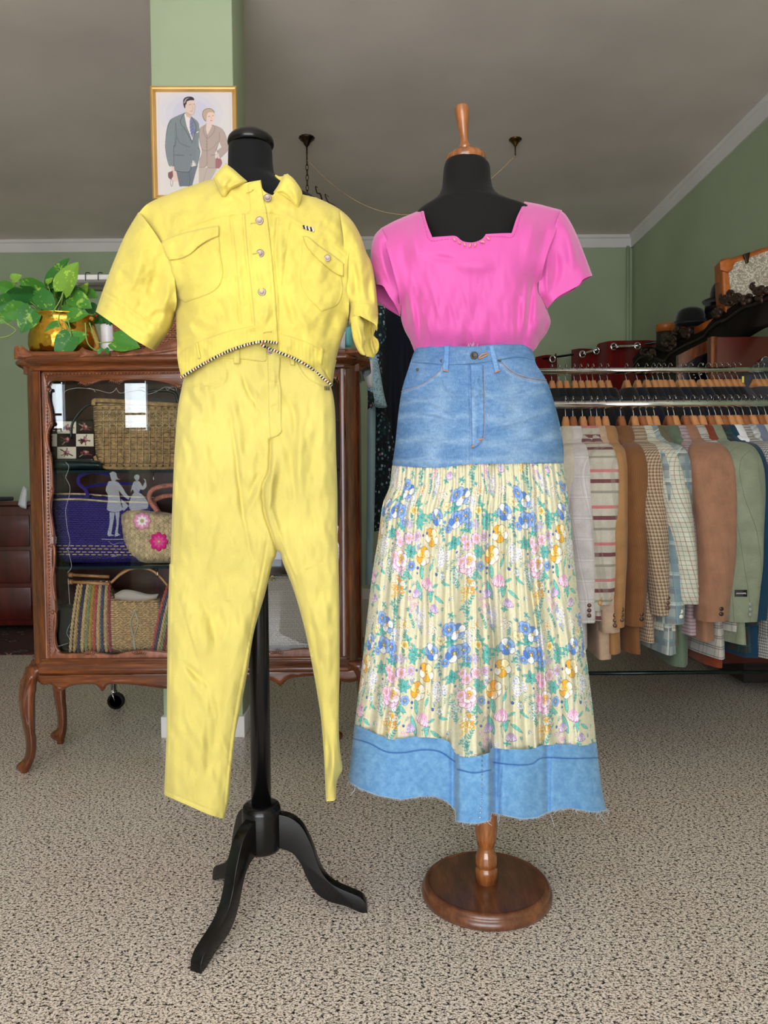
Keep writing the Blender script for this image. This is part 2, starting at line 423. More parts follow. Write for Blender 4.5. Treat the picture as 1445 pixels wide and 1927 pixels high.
# ================================================================== the setting
HC, YB, XR, XL, YF = 3.13, 6.5, 2.16, -4.2, -2.1
def wall_mat(name, c):
    m, nt, b = nodes(name); v = coords(nt); c = np.array(c, float)
    nt.links.new(ramp(nt, noise(nt, 1.3, 5, v), [(.35, c * .96), (.65, c * 1.03)]), b.inputs['Base Color'])
    b.inputs['Roughness'].default_value = .75; bump(nt, b, noise(nt, 90, 3, v), .08, .002); return m
m_green = wall_mat('green_paint', (170, 184, 152))
m_ceil = wall_mat('ceiling_paint', (232, 218, 212))
m_white = wall_mat('white_paint', (232, 228, 226))
def struct(o): o['kind'] = 'structure'; return o
mf, nt, b = nodes('granite_floor'); v = coords(nt, 'Object', (.8, 1.15, 1))
big = noise(nt, 135, 4, v, .72); n2 = noise(nt, 260, 2, v, .6); n3 = noise(nt, 1.5, 3, v)
base = ramp(nt, n2, [(.38, (120, 104, 94)), (.46, (216, 200, 184)), (.55, (248, 240, 230))])
spk = ramp(nt, big, [(.43, (0, 0, 0)), (.465, (255, 255, 255))])
f = mixc(nt, spk, (28, 26, 27), base)
f = mixc(nt, .3, f, ramp(nt, n3, [(.3, (214, 176, 150)), (.45, (228, 218, 212)), (.7, (228, 226, 226))]), 'MULTIPLY')
# joints between the slabs
br = N(nt, 'ShaderNodeTexBrick'); br.offset = 0; br.inputs['Scale'].default_value = 1; br.inputs['Mortar Size'].default_value = .0035
br.inputs['Brick Width'].default_value = .62; br.inputs['Row Height'].default_value = .62
br.inputs['Color1'].default_value = br.inputs['Color2'].default_value = (0, 0, 0, 1); br.inputs['Mortar'].default_value = (1, 1, 1, 1)
nt.links.new(coords(nt), br.inputs['Vector'])
jm = N(nt, 'ShaderNodeMath', operation='MULTIPLY'); nt.links.new(br.outputs['Color'], jm.inputs[0]); jm.inputs[1].default_value = .3
f = mixc(nt, jm.outputs[0], f, (150, 140, 130))
nt.links.new(f, b.inputs['Base Color']); b.inputs['Roughness'].default_value = .22; b.inputs['Specular IOR Level'].default_value = .45
struct(boxx('floor', XL, XR, YF, YB, -.1, 0, mf))
struct(boxx('ceiling', XL, XR, YF, YB, HC, HC + .1, m_ceil))
struct(boxx('wall_back', XL, XR, YB, YB + .1, 0, HC, m_green))
struct(boxx('wall_right', XR, XR + .1, YF, YB, 0, HC, m_green))
struct(boxx('wall_left', XL - .1, XL, YF, YB, 0, HC, m_green))
# shop front behind the camera with its window openings
fb = MB()
for x0, x1, z0, z1 in [(XL, -3.19, 0, HC), (-3.05, -2.455, 0, HC), (-2.255, -1.92, 0, HC), (-3.3, -1.92, 0, 1.54), (-3.3, -1.92, 2.0, HC), (-1.92, XR, 0, .15), (-1.92, XR, 2.98, HC), (1.05, XR, 0, HC)]:
    fb.add(*g_box(((x0 + x1) / 2, YF + .05, (z0 + z1) / 2), (x1 - x0, .1, z1 - z0)))
struct(fb.build('wall_front', m_green, smooth=False))
m_dark = basic('dark_frame', (40, 38, 38), .5)
wf = MB()
for x in (-1.89, -.9, .05, 1.02): wf.add(*g_box((x, YF + .05, 1.56), (.06, .06, 2.8)))
for z in (.18, 2.95): wf.add(*g_box((-.435, YF + .05, z), (2.95, .06, .06)))
struct(wf.build('window_1', m_dark, smooth=False))
wf = MB()
for x in (-3.185, -3.055, -2.45, -2.26): wf.add(*g_box((x, YF + .05, 1.77), (.015, .06, .46)))
for z in (1.55, 1.69, 1.99):
    for x, w_ in ((-3.12, .14), (-2.355, .2)): wf.add(*g_box((x, YF + .2, z), (w_, .02, .02)))
struct(wf.build('window_2', m_dark, smooth=False))
# cornices
def cornice(name, p0, p1, nrm):
    # stepped board under the ceiling: p0,p1 plan points on the wall, nrm into the room
    p0 = np.array(p0 + (0,)); p1 = np.array(p1 + (0,)); nrm = np.array(nrm + (0,)); pr = [(0, -.105), (.012, -.105), (.016, -.03), (.03, -.022), (.034, 0), (0, 0)]
    V = [p + nrm * a + np.array([0, 0, HC + z]) for p in (p0, p1) for a, z in pr]; n = len(pr)
    Fc = [(i, (i + 1) % n, (i + 1) % n + n, i + n) for i in range(n)] + [tuple(range(n)), tuple(range(2 * n - 1, n - 1, -1))]
    struct(mk(name, np.array(V), Fc, m_white, smooth=False))
cornice('trim_1', (XL, YB), (XR, YB), (0, -1)); cornice('trim_2', (XR, YF), (XR, YB), (-1, 0)); cornice('trim_3', (XL, YF), (XL, YB), (1, 0))
struct(tube('trim_4', [(XR - .045, YB - .03, 0), (XR - .045, YB - .03, HC - .1)], .014, m_green))
for nm, a in (('baseboard_back', (XL, XR, YB - .02, YB)), ('baseboard_right', (XR - .02, XR, YF, YB)), ('baseboard_left', (XL, XL + .02, YF, YB))):
    struct(boxx(nm, a[0], a[1], a[2], a[3], 0, .09, m_white))
# column
CY0, CY1 = 2.935, 3.20
cx0 = W(295, 700, CY0)[0]; cx1 = W(447, 700, CY0)[0]
struct(boxx('column', cx0, cx1, CY0, CY1, 0, HC, m_green, bev=.004))
struct(boxx('baseboard_column', cx0 - .008, cx1 + .008, CY0 - .012, CY1 + .012, 0, .085, m_white, bev=.003))
# ceiling light fittings
m_bronze = metal('dark_bronze', (78, 62, 50), .35, .2)
m_cord = basic('cream_cord', (205, 170, 130), .8)
def on_ceiling(px, py):
    d = Fv * FX + cr * (px - 722.5) + cu * (963.5 - py); k = (HC - CAMH) / d[2]; return d * k + np.array([0, 0, CAMH])
def canopy(p, parent, s=1.0):
    n = 24; pr = [(.048, 0), (.047, -.006), (.034, -.016), (.022, -.03), (.014, -.045), (.006, -.056), (.003, -.06)]
    V, Fc = g_lathe([(r * s, z * s) for r, z in pr], (0, 0, 0), n)
    a = np.arctan2(V[:, 1], V[:, 0]); V[:, :2] *= (1 + .05 * np.cos(a * 12))[:, None]
    return mk('canopy', V + p, Fc, m_bronze, parent)
p1 = on_ceiling(577, 259)
L1 = thing('chandelier', p1, 'dark bronze chandelier hanging by a chain, mostly hidden behind the yellow jacket', 'chandelier')
canopy(p1, L1)
tube('stem', [p1 + [0, 0, -.055], p1 + [0, 0, -.135]], .0045, m_bronze, L1)
mb = MB()
zb = W(577, 372, p1[1])[2]; k = 0; z = p1[2] - .13
while z > zb:
    t = np.linspace(0, 2 * math.pi, 13); ax = (1, 0) if k % 2 else (.25, 1)
    P = np.stack([.008 * np.sin(t) * ax[0], .008 * np.sin(t) * ax[1], .019 * np.cos(t)], 1) + p1 * [1, 1, 0] + [0, 0, z - .019]
    mb.add(*g_tube(P, .0024, 6)); z -= .031; k += 1
mb.build('chain', m_bronze, L1)
mb = MB(); c0 = p1 * [1, 1, 0] + [0, 0, z]
mb.add(*[x if i else x + c0 for i, x in enumerate(g_lathe([(.005, .03), (.02, .0), (.03, -.05), (.012, -.12), (.035, -.18), (.01, -.24)], (0, 0, 0), 16))])
mb.build('body', m_bronze, L1)
for k in range(5):
    a = k * 2 * math.pi / 5 + .25
    P = np.array([(.02, -.15), (.08, -.2), (.15, -.17), (.19, -.08), (.17, -.02), (.13, -.0), (.11, .045), (.135, .03)])
    P3 = np.stack([P[:, 0] * math.cos(a), P[:, 0] * math.sin(a), P[:, 1]], 1) + c0
    tube('arm', P3, [.006, .006, .005, .005, .0045, .004, .003, .002], m_bronze, L1, smooth_n=5)
p2 = on_ceiling(969.5, 262)
L2 = thing('ceiling_canopy', p2, 'small brass ceiling rose with a short rod, right of the wooden mannequin handle', 'ceiling light')
canopy(p2, L2, .82).data.materials[0] = metal('aged_brass', (120, 92, 50), .3)
tube('stem', [p2 + [0, 0, -.045], p2 + [0, 0, -.1]], .004, m_bronze, L2)
q1 = p1 + np.array([0, 0, -.135]); q2 = p2 + np.array([0, 0, -.1]); t = np.linspace(0, 1, 60)
P = q1[None] * (1 - t[:, None]) + q2[None] * t[:, None]; P[:, 2] -= 4 * .345 * t * (1 - t) * (1 - .12 * (t - .5))
tag(tube('light_cord', P, .0022, m_cord, n=6), 'thin pale cord swagged between the two ceiling fittings', 'cord')
# ================================================================== yellow outfit on the black dress form
YK = 1.72
m_blk = basic('black_lacquer', (9, 9, 11), .26, coat=.15, var=.05, spec=.35)
m_blkc = cloth('black_jersey', (17, 17, 19), 700, .05, .85, .15, sheen=.05)
BX = float(W(491.5, 1500, YK)[0])
form = thing('dress_form', (BX, YK, 0), 'black dress form on a black wooden tripod, wearing the yellow jacket and trousers', 'mannequin')
def zat(py, Y, px=491.5): return float(W(px, py, Y)[2])
lathe('pole', [(.0232, 0), (.0232, zat(760, YK) - .2)], (BX, YK, .2), m_blk, form, 32)
zh1 = zat(1511, YK); zh0 = zat(1596, YK)
lathe('hub', [(.02, zh0), (.043, zh0), (.0455, zh0 + .006), (.0455, zh1 - .016), (.042, zh1 - .004), (.034, zh1), (.02, zh1)], (BX, YK, 0), m_blk, form, 40)
# S-shaped legs cut from board
def leg(ang, nm='leg', L=.232):
    f = lambda k: [(.040 + a * (L - .032), b_ * (zh1 - .022)) for a, b_ in k]
    top = spl(f([(-.04, 1), (0, 1), (.14, .966), (.26, .885), (.34, .76), (.40, .63), (.45, .49), (.52, .37), (.63, .277), (.79, .21), (.925, .155), (.985, .09)]), 5)
    bot = spl(f([(1, 0.0), (.93, .0), (.76, .066), (.56, .118), (.425, .20), (.325, .345), (.25, .50), (.155, .61), (0, .66), (-.04, .66)]), 5)
    O = np.vstack([top, bot]); n = len(O); d = np.array([math.cos(ang), math.sin(ang), 0]); s = np.array([-d[1], d[0], 0]) * .0135
    B = np.array([BX, YK, 0]); P = B + O[:, :1] * d + np.array([0, 0, 1]) * O[:, 1:]
    Fc = [tuple(range(n)), tuple(range(2 * n - 1, n - 1, -1))] + [(i, i + n, (i + 1) % n + n, (i + 1) % n) for i in range(n)]
    o = mk(nm, np.vstack([P + s, P - s]), Fc, m_blk, form, smooth=False); bevel(o, .0045, 3); return o
for tx, ty in ((367, 1830), (692, 1712), (408, 1650)):
    d = Fv * FX + cr * (tx - 722.5) + cu * (963.5 - ty); p = d * (-CAMH / d[2])
    leg(math.atan2(p[1] - YK, p[0] - BX), L=float(np.hypot(p[0] - BX, p[1] - YK)) - .008)
loft('torso', [(274, 432, 510, .042), (285, 430.5, 511.5, .046), (310, 430, 513, .05), (332, 429, 518, .055), (345, 418, 532, .062), (362, 385, 565, .07), (385, 340, 605, .08), (430, 345, 605, .08), (500, 355, 600, .085), (600, 380, 585, .06), (660, 385, 580, .045), (740, 375, 590, .04), (800, 380, 580, .03), (840, 400, 570, .015)], YK, m_blkc, form, 48)
# cap: shallow lacquered dome
cc = W(472, 268, YK)
cap = lathe('neck_cap', [(.02, -.012), (.045, -.011), (.0515, -.006), (.0520, .001), (.049, .009), (.037, .019), (.02, .0235), (.001, .0245)], (cc[0], YK, cc[2]), m_blk, form, 44, sm=4)

# ---- jacket
j = lambda pts: T(2.676, 180, 220, pts)
yj = lambda x, y: np.stack(np.broadcast_arrays(*[np.float64(c) + 0 * x for c in (244, 226, 105)]), -1)
m_yj = cloth('yellow_cotton_twill', (224, 205, 100), 1100, .06, .92, .35, 9, wr=1.2)
m_yp = cloth('yellow_denim', (216, 200, 110), 1100, .05, .92, .3, 9, wr=1.0)
jk = thing('denim_jacket', W(480, 640, 1.7), 'cropped yellow short-sleeved jacket with metal buttons and striped hem piping', 'jacket')
YJ = 1.70
hemL = [(430, 1310, 1), (520, 1255, 1), (620, 1200, 1), (720, 1158, 1), (830, 1130, 1), (918, 1136, 1), (922, 1184, 1), (1000, 1215, 1), (1080, 1260, 1), (1140, 1310, 1)]
bo = j([(595, 315, 1), (680, 350, 1), (765, 330, 1), (830, 318, 1), (845, 370, 1), (890, 395, 1), (930, 360, 1), (1000, 365), (1120, 410), (1220, 460), (1290, 522), (1330, 600), (1285, 650), (1270, 720), (1268, 820), (1275, 900), (1272, 1020), (1250, 1090), (1220, 1180), (1205, 1250), (1190, 1352)]) + [p for p in reversed(j([(p[0], p[1], 1) for p in hemL]))] 
bo += j([(412, 1220), (410, 1150), (405, 1050), (398, 965), (390, 900), (382, 800), (355, 700), (300, 600), (215, 485), (270, 432), (400, 375), (500, 340)])
# flag fix: each flag belongs to the segment leaving its point
bo = [(p[0], p[1], 1 if (i < 7 or 21 <= i < 32 or 11 <= i < 16 or 35 <= i < 40) else 0) for i, p in enumerate(bo)]
Dj = lambda x, y: .115 * np.sqrt(np.clip(1 - ((x - 478) / 212) ** 2, .05, 1)) * np.interp(y, [340, 400, 470, 600, 720], [.8, .92, 1, 1, .95])
rj = ridge([(j(a), w, h) for a, w, h in [
    ([(320, 640), (440, 575), (600, 515), (750, 492), (865, 487)], 1.4, -.0028), ([(880, 487), (970, 512), (1050, 560), (1150, 612), (1262, 705)], 1.4, -.0028),
    ([(320, 632), (440, 567), (600, 507), (750, 484), (865, 479)], 2.5, .0018), ([(880, 479), (970, 504), (1050, 552), (1150, 604), (1262, 697)], 2.5, .0018),
    ([(680, 505), (700, 700), (728, 1042)], 1.8, -.006), ([(690, 505), (715, 700), (745, 1042)], 6, .004), ([(745, 500), (760, 700), (795, 1035)], 1.8, -.006), ([(758, 500), (775, 700), (808, 1035)], 5, .003),
    ([(915, 510), (905, 700), (925, 900), (930, 1080)], 2.2, -.006), ([(985, 540), (960, 700), (945, 850)], 2.2, -.004), ([(940, 520), (930, 700), (935, 850)], 6, .004),
    ([(215, 480), (290, 590), (350, 690), (375, 760), (390, 900), (398, 970)], 1.8, -.004), ([(1335, 600), (1275, 650), (1268, 800), (1275, 930)], 1.8, -.004),
    ([(240, 470), (330, 600), (395, 760), (420, 900)], 9, .005), ([(430, 960), (470, 1050), (520, 1120)], 9, .006), ([(410, 1000), (560, 1080), (700, 1060)], 10, -.004),
    ([(600, 900), (640, 980), (650, 1080)], 8, -.005), ([(640, 330), (760, 420), (840, 440)], 10, .006), ([(560, 340), (520, 430), (420, 480)], 12, -.004), ([(900, 420), (960, 440), (1010, 480)], 8, .005),
    ([(1060, 420), (1150, 480), (1250, 600)], 12, .005), ([(1160, 640), (1120, 800), (1130, 950)], 12, .006), ([(1230, 930), (1180, 1050), (1150, 1150)], 9, -.006), ([(1000, 900), (1030, 1000), (1100, 1080)], 9, .005), ([(950, 870), (990, 1000), (1000, 1080)], 7, -.005),
    ([(450, 620), (480, 800), (470, 950)], 14, .004), ([(870, 900), (860, 1000), (840, 1080)], 6, .004), ([(520, 560), (480, 640)], 8, .003)]])
_, sj = puff('body', bo, YJ, Dj, 60, m_yj, jk, step=2.2, Db=.09, fold=lambda x, y: rj(x, y) + crumple(.010, 26, 34, 11)(x, y), bl=26)
# sleeves
sl = j([(215, 480), (150, 590), (90, 730), (40, 862), (0, 980, 1), (100, 1050, 1), (200, 1125, 1), (292, 1172), (325, 1128), (372, 1062), (398, 985, 1), (408, 935, 1), (402, 860, 1), (390, 775, 1), (358, 685, 1), (298, 585, 1), (225, 485)])
rs = ridge([(j(a), w, h) for a, w, h in [([(38, 878), (150, 945), (250, 1010), (352, 1078)], 1.5, -.003), ([(34, 890), (145, 958), (246, 1023), (345, 1088)], 2.5, .002),
    ([(260, 560), (200, 800), (120, 900)], 16, .010), ([(330, 700), (300, 850), (250, 960)], 13, -.009), ([(370, 800), (350, 950), (310, 1060)], 9, .009), ([(385, 990), (300, 1000), (250, 1090)], 8, -.006), ([(110, 760), (190, 850)], 12, -.005),
    ([(25, 945), (150, 1030), (292, 1118)], 3, -.0015)]])
_, ssl = puff('sleeve', sl, YJ - .004, .074, 34, m_yj, jk, step=2.2, Db=.045, fold=lambda x, y, rs=rs: rs(x, y) + crumple(.010, 24, 30, 12)(x, y), bl=12)
sr = j([(1225, 462), (1290, 522), (1335, 600), (1362, 680), (1390, 740), (1408, 840), (1420, 950), (1422, 1005, 1), (1415, 1060, 1), (1400, 1040, 1), (1330, 1002, 1), (1292, 1018, 1), (1280, 1050), (1266, 950, 1), (1258, 820, 1), (1250, 700, 1), (1246, 600, 1)])
rs = ridge([(j(a), w, h) for a, w, h in [([(1290, 560), (1330, 700), (1340, 900)], 10, .008), ([(1380, 760), (1375, 880), (1390, 980)], 6, -.007), ([(1300, 700), (1310, 850), (1330, 1000)], 6, -.006), ([(1395, 850), (1412, 960)], 4, .005),
    ([(1282, 940), (1340, 930), (1410, 950)], 1.5, -.003)]])
_, ssr = puff('sleeve', sr, YJ - .006, .058, 24, m_yj, jk, step=2.0, Db=.045, fold=lambda x, y, rs=rs: rs(x, y) + crumple(.008, 18, 36, 13)(x, y), bl=8)
# open mouth of the right sleeve: wavy near lip, far lining, dark hollow between
near_lip = j([(1284, 1010, 1), (1320, 1003, 1), (1335, 1012), (1352, 1040), (1352, 1080), (1362, 1120), (1350, 1160), (1362, 1204), (1330, 1190), (1300, 1130), (1288, 1070)])
puff('cuff', near_lip, YJ - .045, .016, 9, m_yj, jk, step=1.6, Db=.004, bl=4, fold=ridge([(j([(1310, 1020), (1330, 1090), (1345, 1180)]), 4, .006)]))
far_lip = j([(1330, 1000, 1), (1380, 998, 1), (1400, 1018), (1412, 1060), (1398, 1100), (1424, 1130), (1424, 1175), (1400, 1212), (1362, 1206), (1345, 1160), (1342, 1090), (1334, 1040)])
puff('cuff_lining', far_lip, YJ + .03, .006, 12, m_yj, jk, step=1.8, Db=.01, bl=4, fold=ridge([(j([(1372, 1010), (1392, 1080), (1388, 1140), (1405, 1200)]), 3.2, .012), (j([(1395, 1030), (1382, 1080), (1410, 1150)]), 2.5, -.01)]))
# placket with buttonholes
pk = j([(762, 338), (800, 325), (832, 318), (845, 400), (862, 480), (882, 640), (902, 850), (915, 1040), (920, 1138), (870, 1134), (800, 1136), (797, 1035), (785, 900), (765, 700), (752, 560), (748, 490), (778, 470), (772, 400)])
m_bh = cloth('buttonhole_thread', (205, 186, 92), 600)
_, spk = patch('placket', pk, sj, .0055, m_yj, jk, 1.6, fold=ridge([(j([(835, 330), (868, 640), (886, 850), (900, 1120)]), 1.2, -.0015), (j([(800, 560), (820, 760), (850, 1000)]), 6, .003)]))
for a in ([(757, 383), (783, 375), (793, 366)], [(780, 537), (800, 533), (818, 528)], [(790, 690), (808, 686), (820, 682)], [(843, 1088), (865, 1082), (887, 1082)], [(462, 655), (475, 648), (486, 630)]):
    a = j(a); ys = [min(float(spk(x, y)) if a[0][0] > 400 else 9, float(sj(x, y)) - .006) for x, y in a]
    tube('buttonhole', [W(p[0], p[1], yy - .0015) for p, yy in zip(a, ys)], .0011, m_bh, jk, n=6)
# pockets and flaps
def pocket(pts, seam, nm='pocket', off=.0035):
    return patch(nm, j(pts), sj, off, m_yj, jk, 1.8, R=2.2, fold=ridge([(j(seam), 1.0, -.0014)]))
pocket([(372, 722), (385, 800), (398, 905), (450, 937), (598, 877), (642, 797), (630, 690), (622, 590), (540, 640), (450, 700)], [(385, 760), (395, 850), (408, 897), (452, 925), (592, 868), (632, 795), (618, 640)])
pocket([(1040, 612), (1032, 740), (1030, 830), (1062, 905), (1136, 982), (1216, 950), (1245, 885), (1240, 805), (1150, 740)], [(1048, 640), (1040, 740), (1040, 828), (1072, 898), (1138, 968), (1208, 940), (1234, 880), (1230, 820)])
_, sf1 = patch('pocket_flap', j([(322, 635), (360, 612), (440, 583), (530, 562), (622, 545), (622, 602), (565, 625), (520, 655), (480, 692), (430, 716), (372, 724), (352, 700)]), sj, .010, m_yj, jk, 1.6, R=3, fold=ridge([(j([(345, 690), (372, 712), (430, 704), (476, 680), (518, 645), (562, 614), (612, 593)]), 1.0, -.0016)]))
_, sf2 = patch('pocket_flap', j([(1040, 598), (1075, 605), (1130, 650), (1190, 690), (1252, 738), (1249, 806), (1215, 795), (1165, 760), (1110, 712), (1060, 655)]), sj, .010, m_yj, jk, 1.6, R=3, fold=ridge([(j([(1055, 635), (1110, 700), (1165, 748), (1236, 790)]), 1.0, -.0016)]))
# waistband
wb = j([(412, 1205), (440, 1172), (520, 1128), (620, 1092), (720, 1066), (830, 1046), (916, 1032), (919, 1136), (830, 1130), (720, 1158), (620, 1200), (520, 1255), (430, 1310)])
patch('waistband', wb, sj, .005, m_yj, jk, 1.8, R=2.4, fold=lambda x, y: .0005 * np.sin(x * .9) )
wb = j([(922, 1090), (1000, 1110), (1080, 1140), (1150, 1182), (1214, 1225), (1205, 1260), (1192, 1350), (1140, 1310), (1080, 1260), (1000, 1215), (922, 1184)])
patch('waistband', wb, sj, .004, m_yj, jk, 1.8, R=2.4, fold=lambda x, y: .0005 * np.sin(x * .9))
for a in ([(498, 1140), (516, 1132), (532, 1215), (514, 1225)], [(1134, 1160), (1152, 1170), (1142, 1255), (1126, 1245)]):
    patch('belt_loop', j(a), sj, .010, m_yj, jk, 1.2, R=1.6)
# striped piping along the hem: dark cord with pale twists
def piping(pts, Yf):
    P = spl(j(pts), 14); L = np.cumsum(np.r_[0, np.hypot(*np.diff(P, axis=0).T)]); t = np.arange(0, L[-1], .75)
    P = np.stack([np.interp(t, L, P[:, 0]), np.interp(t, L, P[:, 1])], 1)
    ys = [Yf(x, y) for x, y in P]; Q = W(P[:, 0], P[:, 1], ys); V, Fc = g_tube(Q, .0030, 8)
    k = (np.arange(len(V)) // 8); u = np.arange(len(V)) % 8
    ph = (k * .75 + u * .25) % 5.6
    c = np.where((ph < 2.4)[:, None], lin((236, 226, 190)), np.where(((k * .75 // 5.6) % 5 == 0)[:, None], lin((130, 40, 34)), lin((38, 28, 22))))
    return mk('piping', V, Fc, cloth('piping_cord', attr=True), jk, col=c)
yh = lambda x, y: min(float(sj(x, y - 3)) - .010, 1.622)
piping([(430, 1312), (520, 1257), (620, 1202), (720, 1160), (830, 1132), (918, 1138)], yh)
piping([(832, 1146), (870, 1165), (922, 1186), (1000, 1217), (1080, 1262), (1140, 1312), (1192, 1354)], yh)
# collar: standing back part and two folded leaves
puff('inner_collar', j([(893, 283), (930, 300), (965, 285), (985, 300), (960, 360), (925, 400), (888, 378), (925, 332)]), YJ - .02, .012, 8, m_yj, jk, step=1.6, bl=4)
cl = lambda pts, Y, fo, D=.016: puff('collar', j(pts), Y, D, 7, m_yj, jk, step=1.5, Db=.004, bl=4, fold=ridge([(j(a), w, h) for a, w, h in fo]))
cl([(655, 235), (690, 260), (730, 295), (766, 326), (735, 345), (700, 362), (672, 378), (656, 408), (634, 402), (612, 355), (590, 308), (620, 270)], YJ - .085, [([(604, 312), (625, 350), (645, 390)], 1, -.0018), ([(690, 300), (650, 330), (640, 380)], 8, .008), ([(760, 330), (700, 340), (665, 370)], 5, .006)], .02)
cl([(893, 382), (915, 350), (932, 318), (950, 288), (985, 300), (1012, 330), (1036, 368), (1040, 400), (1022, 465), (1003, 455), (978, 425), (940, 397), (905, 388)], YJ - .07, [([(1026, 375), (1028, 405), (1014, 448)], 1, -.0018), ([(960, 330), (1000, 380), (1010, 430)], 7, .007), ([(900, 384), (945, 388), (985, 425)], 4, -.004)], .02)
# metal buttons
m_btn = metal('nickel_button', (150, 134, 126), .5)
def button(x, y, r, Y, parent, mat=None, nm='button', tilt=.15, flat=.16):
    c = W(x, y, Y); R = r * Y / FX
    V, Fc = g_lathe([(R * a, R * z) for a, z in [(.02, flat * .55), (.55, flat * .5), (.62, flat * .75), (.9, flat * .8), (1, flat * .5), (1, 0), (.9, -.05)]], (0, 0, 0), 20)
    V = np.stack([V[:, 0], -V[:, 2], V[:, 1]], 1) + c
    return mk(nm, V, Fc, mat or m_btn, parent)
for x, y in ((866, 407), (825, 522), (828, 687), (837, 881)):
    x, y = j([(x, y)])[0]; button(x, y, 7.4, float(sj(x, y)) - .009, jk)
x, y = j([(1167, 711)])[0]; button(x, y, 6.2, float(sf2(x, y)) - .003, jk)
m_emb = cloth('dark_embroidery', (50, 42, 45), 500); m_emb2 = cloth('pale_embroidery', (225, 220, 210), 500)
mb, mb2 = MB(), MB()
for k in range(6):
    x = 1046 + k * 9; y = 546 + k * 2.6
    a = j([(x, y), (x + 6, y + 18)]); (mb if k % 2 == 0 else mb2).add(*g_tube([W(p[0], p[1], float(sj(p[0], p[1])) - .003) for p in a], .0022, 6))
mb.build('embroidered_mark', m_emb, jk); mb2.build('embroidered_mark', m_emb2, jk)

# ---- trousers
ja = lambda pts: T(3.36, 290, 620, pts)
jb = lambda pts: T(3.36, 290, 1060, pts)
tr = thing('trousers', W(470, 900, 1.66), 'long yellow high-waisted denim trousers hanging below the yellow jacket', 'trousers')
po = ja([(192, 300), (240, 200, ), (300, 62, 1), (640, 50, 1), (980, 62), (1060, 215), (1112, 345), (1136, 440), (1146, 560), (1150, 760), (1158, 1000), (1160, 1300)]) \
   + jb([(1166, 0), (1171, 300), (1172, 700), (1167, 950), (1172, 1150), (1190, 1292), (1172, 1340), (1154, 1390), (1150, 1482, 1), (1135, 1503, 1), (1105, 1503, 1), (1086, 1484), (1075, 1250), (1058, 1020), (1040, 880), (1000, 650), (948, 400), (882, 170), (815, 0)]) \
   + ja([(800, 1420), (775, 1400), (768, 1440)]) + jb([(748, 0), (700, 200), (632, 430), (590, 690), (550, 900), (510, 1100), (490, 1300), (475, 1480), (446, 1618, 1), (350, 1590, 1), (200, 1525, 1), (65, 1466), (64, 1420), (76, 1150), (80, 900), (86, 400), (97, 0)]) \
   + ja([(104, 1480), (115, 1100), (130, 750), (150, 500), (172, 380)])
def Dp(x, y): return np.interp(y, [640, 700, 830, 1000, 1150, 1540], [.045, .052, .060, .055, .045, .040])
fa = [(ja(a), w, h) for a, w, h in [
    ([(735, 700), (733, 800), (725, 900), (690, 985), (690, 1090), (702, 1175), (740, 1290), (775, 1400)], 2.6, -.016), ([(760, 720), (758, 900), (725, 1000), (735, 1160), (790, 1330)], 9, .012),
    ([(700, 1180), (735, 1100), (745, 980), (750, 800)], 4, .006), ([(690, 1200), (715, 1300), (700, 1420), (680, 1540), (650, 1680)], 1.4, -.003), ([(735, 1140), (800, 1350), (880, 1550), (915, 1680)], 1.2, -.003), ([(745, 1140), (812, 1350), (892, 1550)], 3, .0022),
    ([(475, 380), (490, 600), (520, 800), (560, 1150), (640, 1550)], 5, -.007), ([(500, 380), (520, 600), (550, 800), (600, 1150)], 10, .006), ([(540, 240), (600, 400), (700, 560)], 5, -.006), ([(560, 230), (640, 370), (720, 480)], 7, .005),
    ([(210, 380), (240, 480), (300, 560)], 12, -.005), ([(420, 200), (440, 300), (380, 345), (300, 350), (212, 358)], 1.4, -.0035), ([(434, 200), (452, 305), (390, 358), (300, 366), (212, 372)], 2.6, .0028),
    ([(910, 200), (940, 260), (985, 310), (1060, 350), (1112, 372)], 1.4, -.0035), ([(898, 205), (928, 270), (978, 325), (1055, 364), (1110, 385)], 2.6, .0028),
    ([(150, 480), (140, 760), (128, 1100), (112, 1500)], 1.2, -.0022), ([(165, 300), (160, 480), (152, 760), (142, 1100), (128, 1500)], 1.0, -.0015),
    ([(810, 380), (880, 520), (900, 700)], 7, -.006), ([(960, 380), (930, 600), (920, 900), (960, 1200)], 9, .006), ([(1060, 520), (1010, 800), (1020, 1100)], 11, -.005), ([(860, 650), (870, 900), (900, 1150)], 8, -.006),
    ([(300, 700), (320, 1000), (300, 1400)], 20, .006), ([(640, 700), (620, 900), (650, 1100)], 10, .006), ([(700, 880), (640, 960), (600, 1080)], 6, -.005), ([(700, 960), (620, 1100), (560, 1250)], 7, .006), ([(200, 560), (330, 600), (450, 620)], 7, -.003)]]
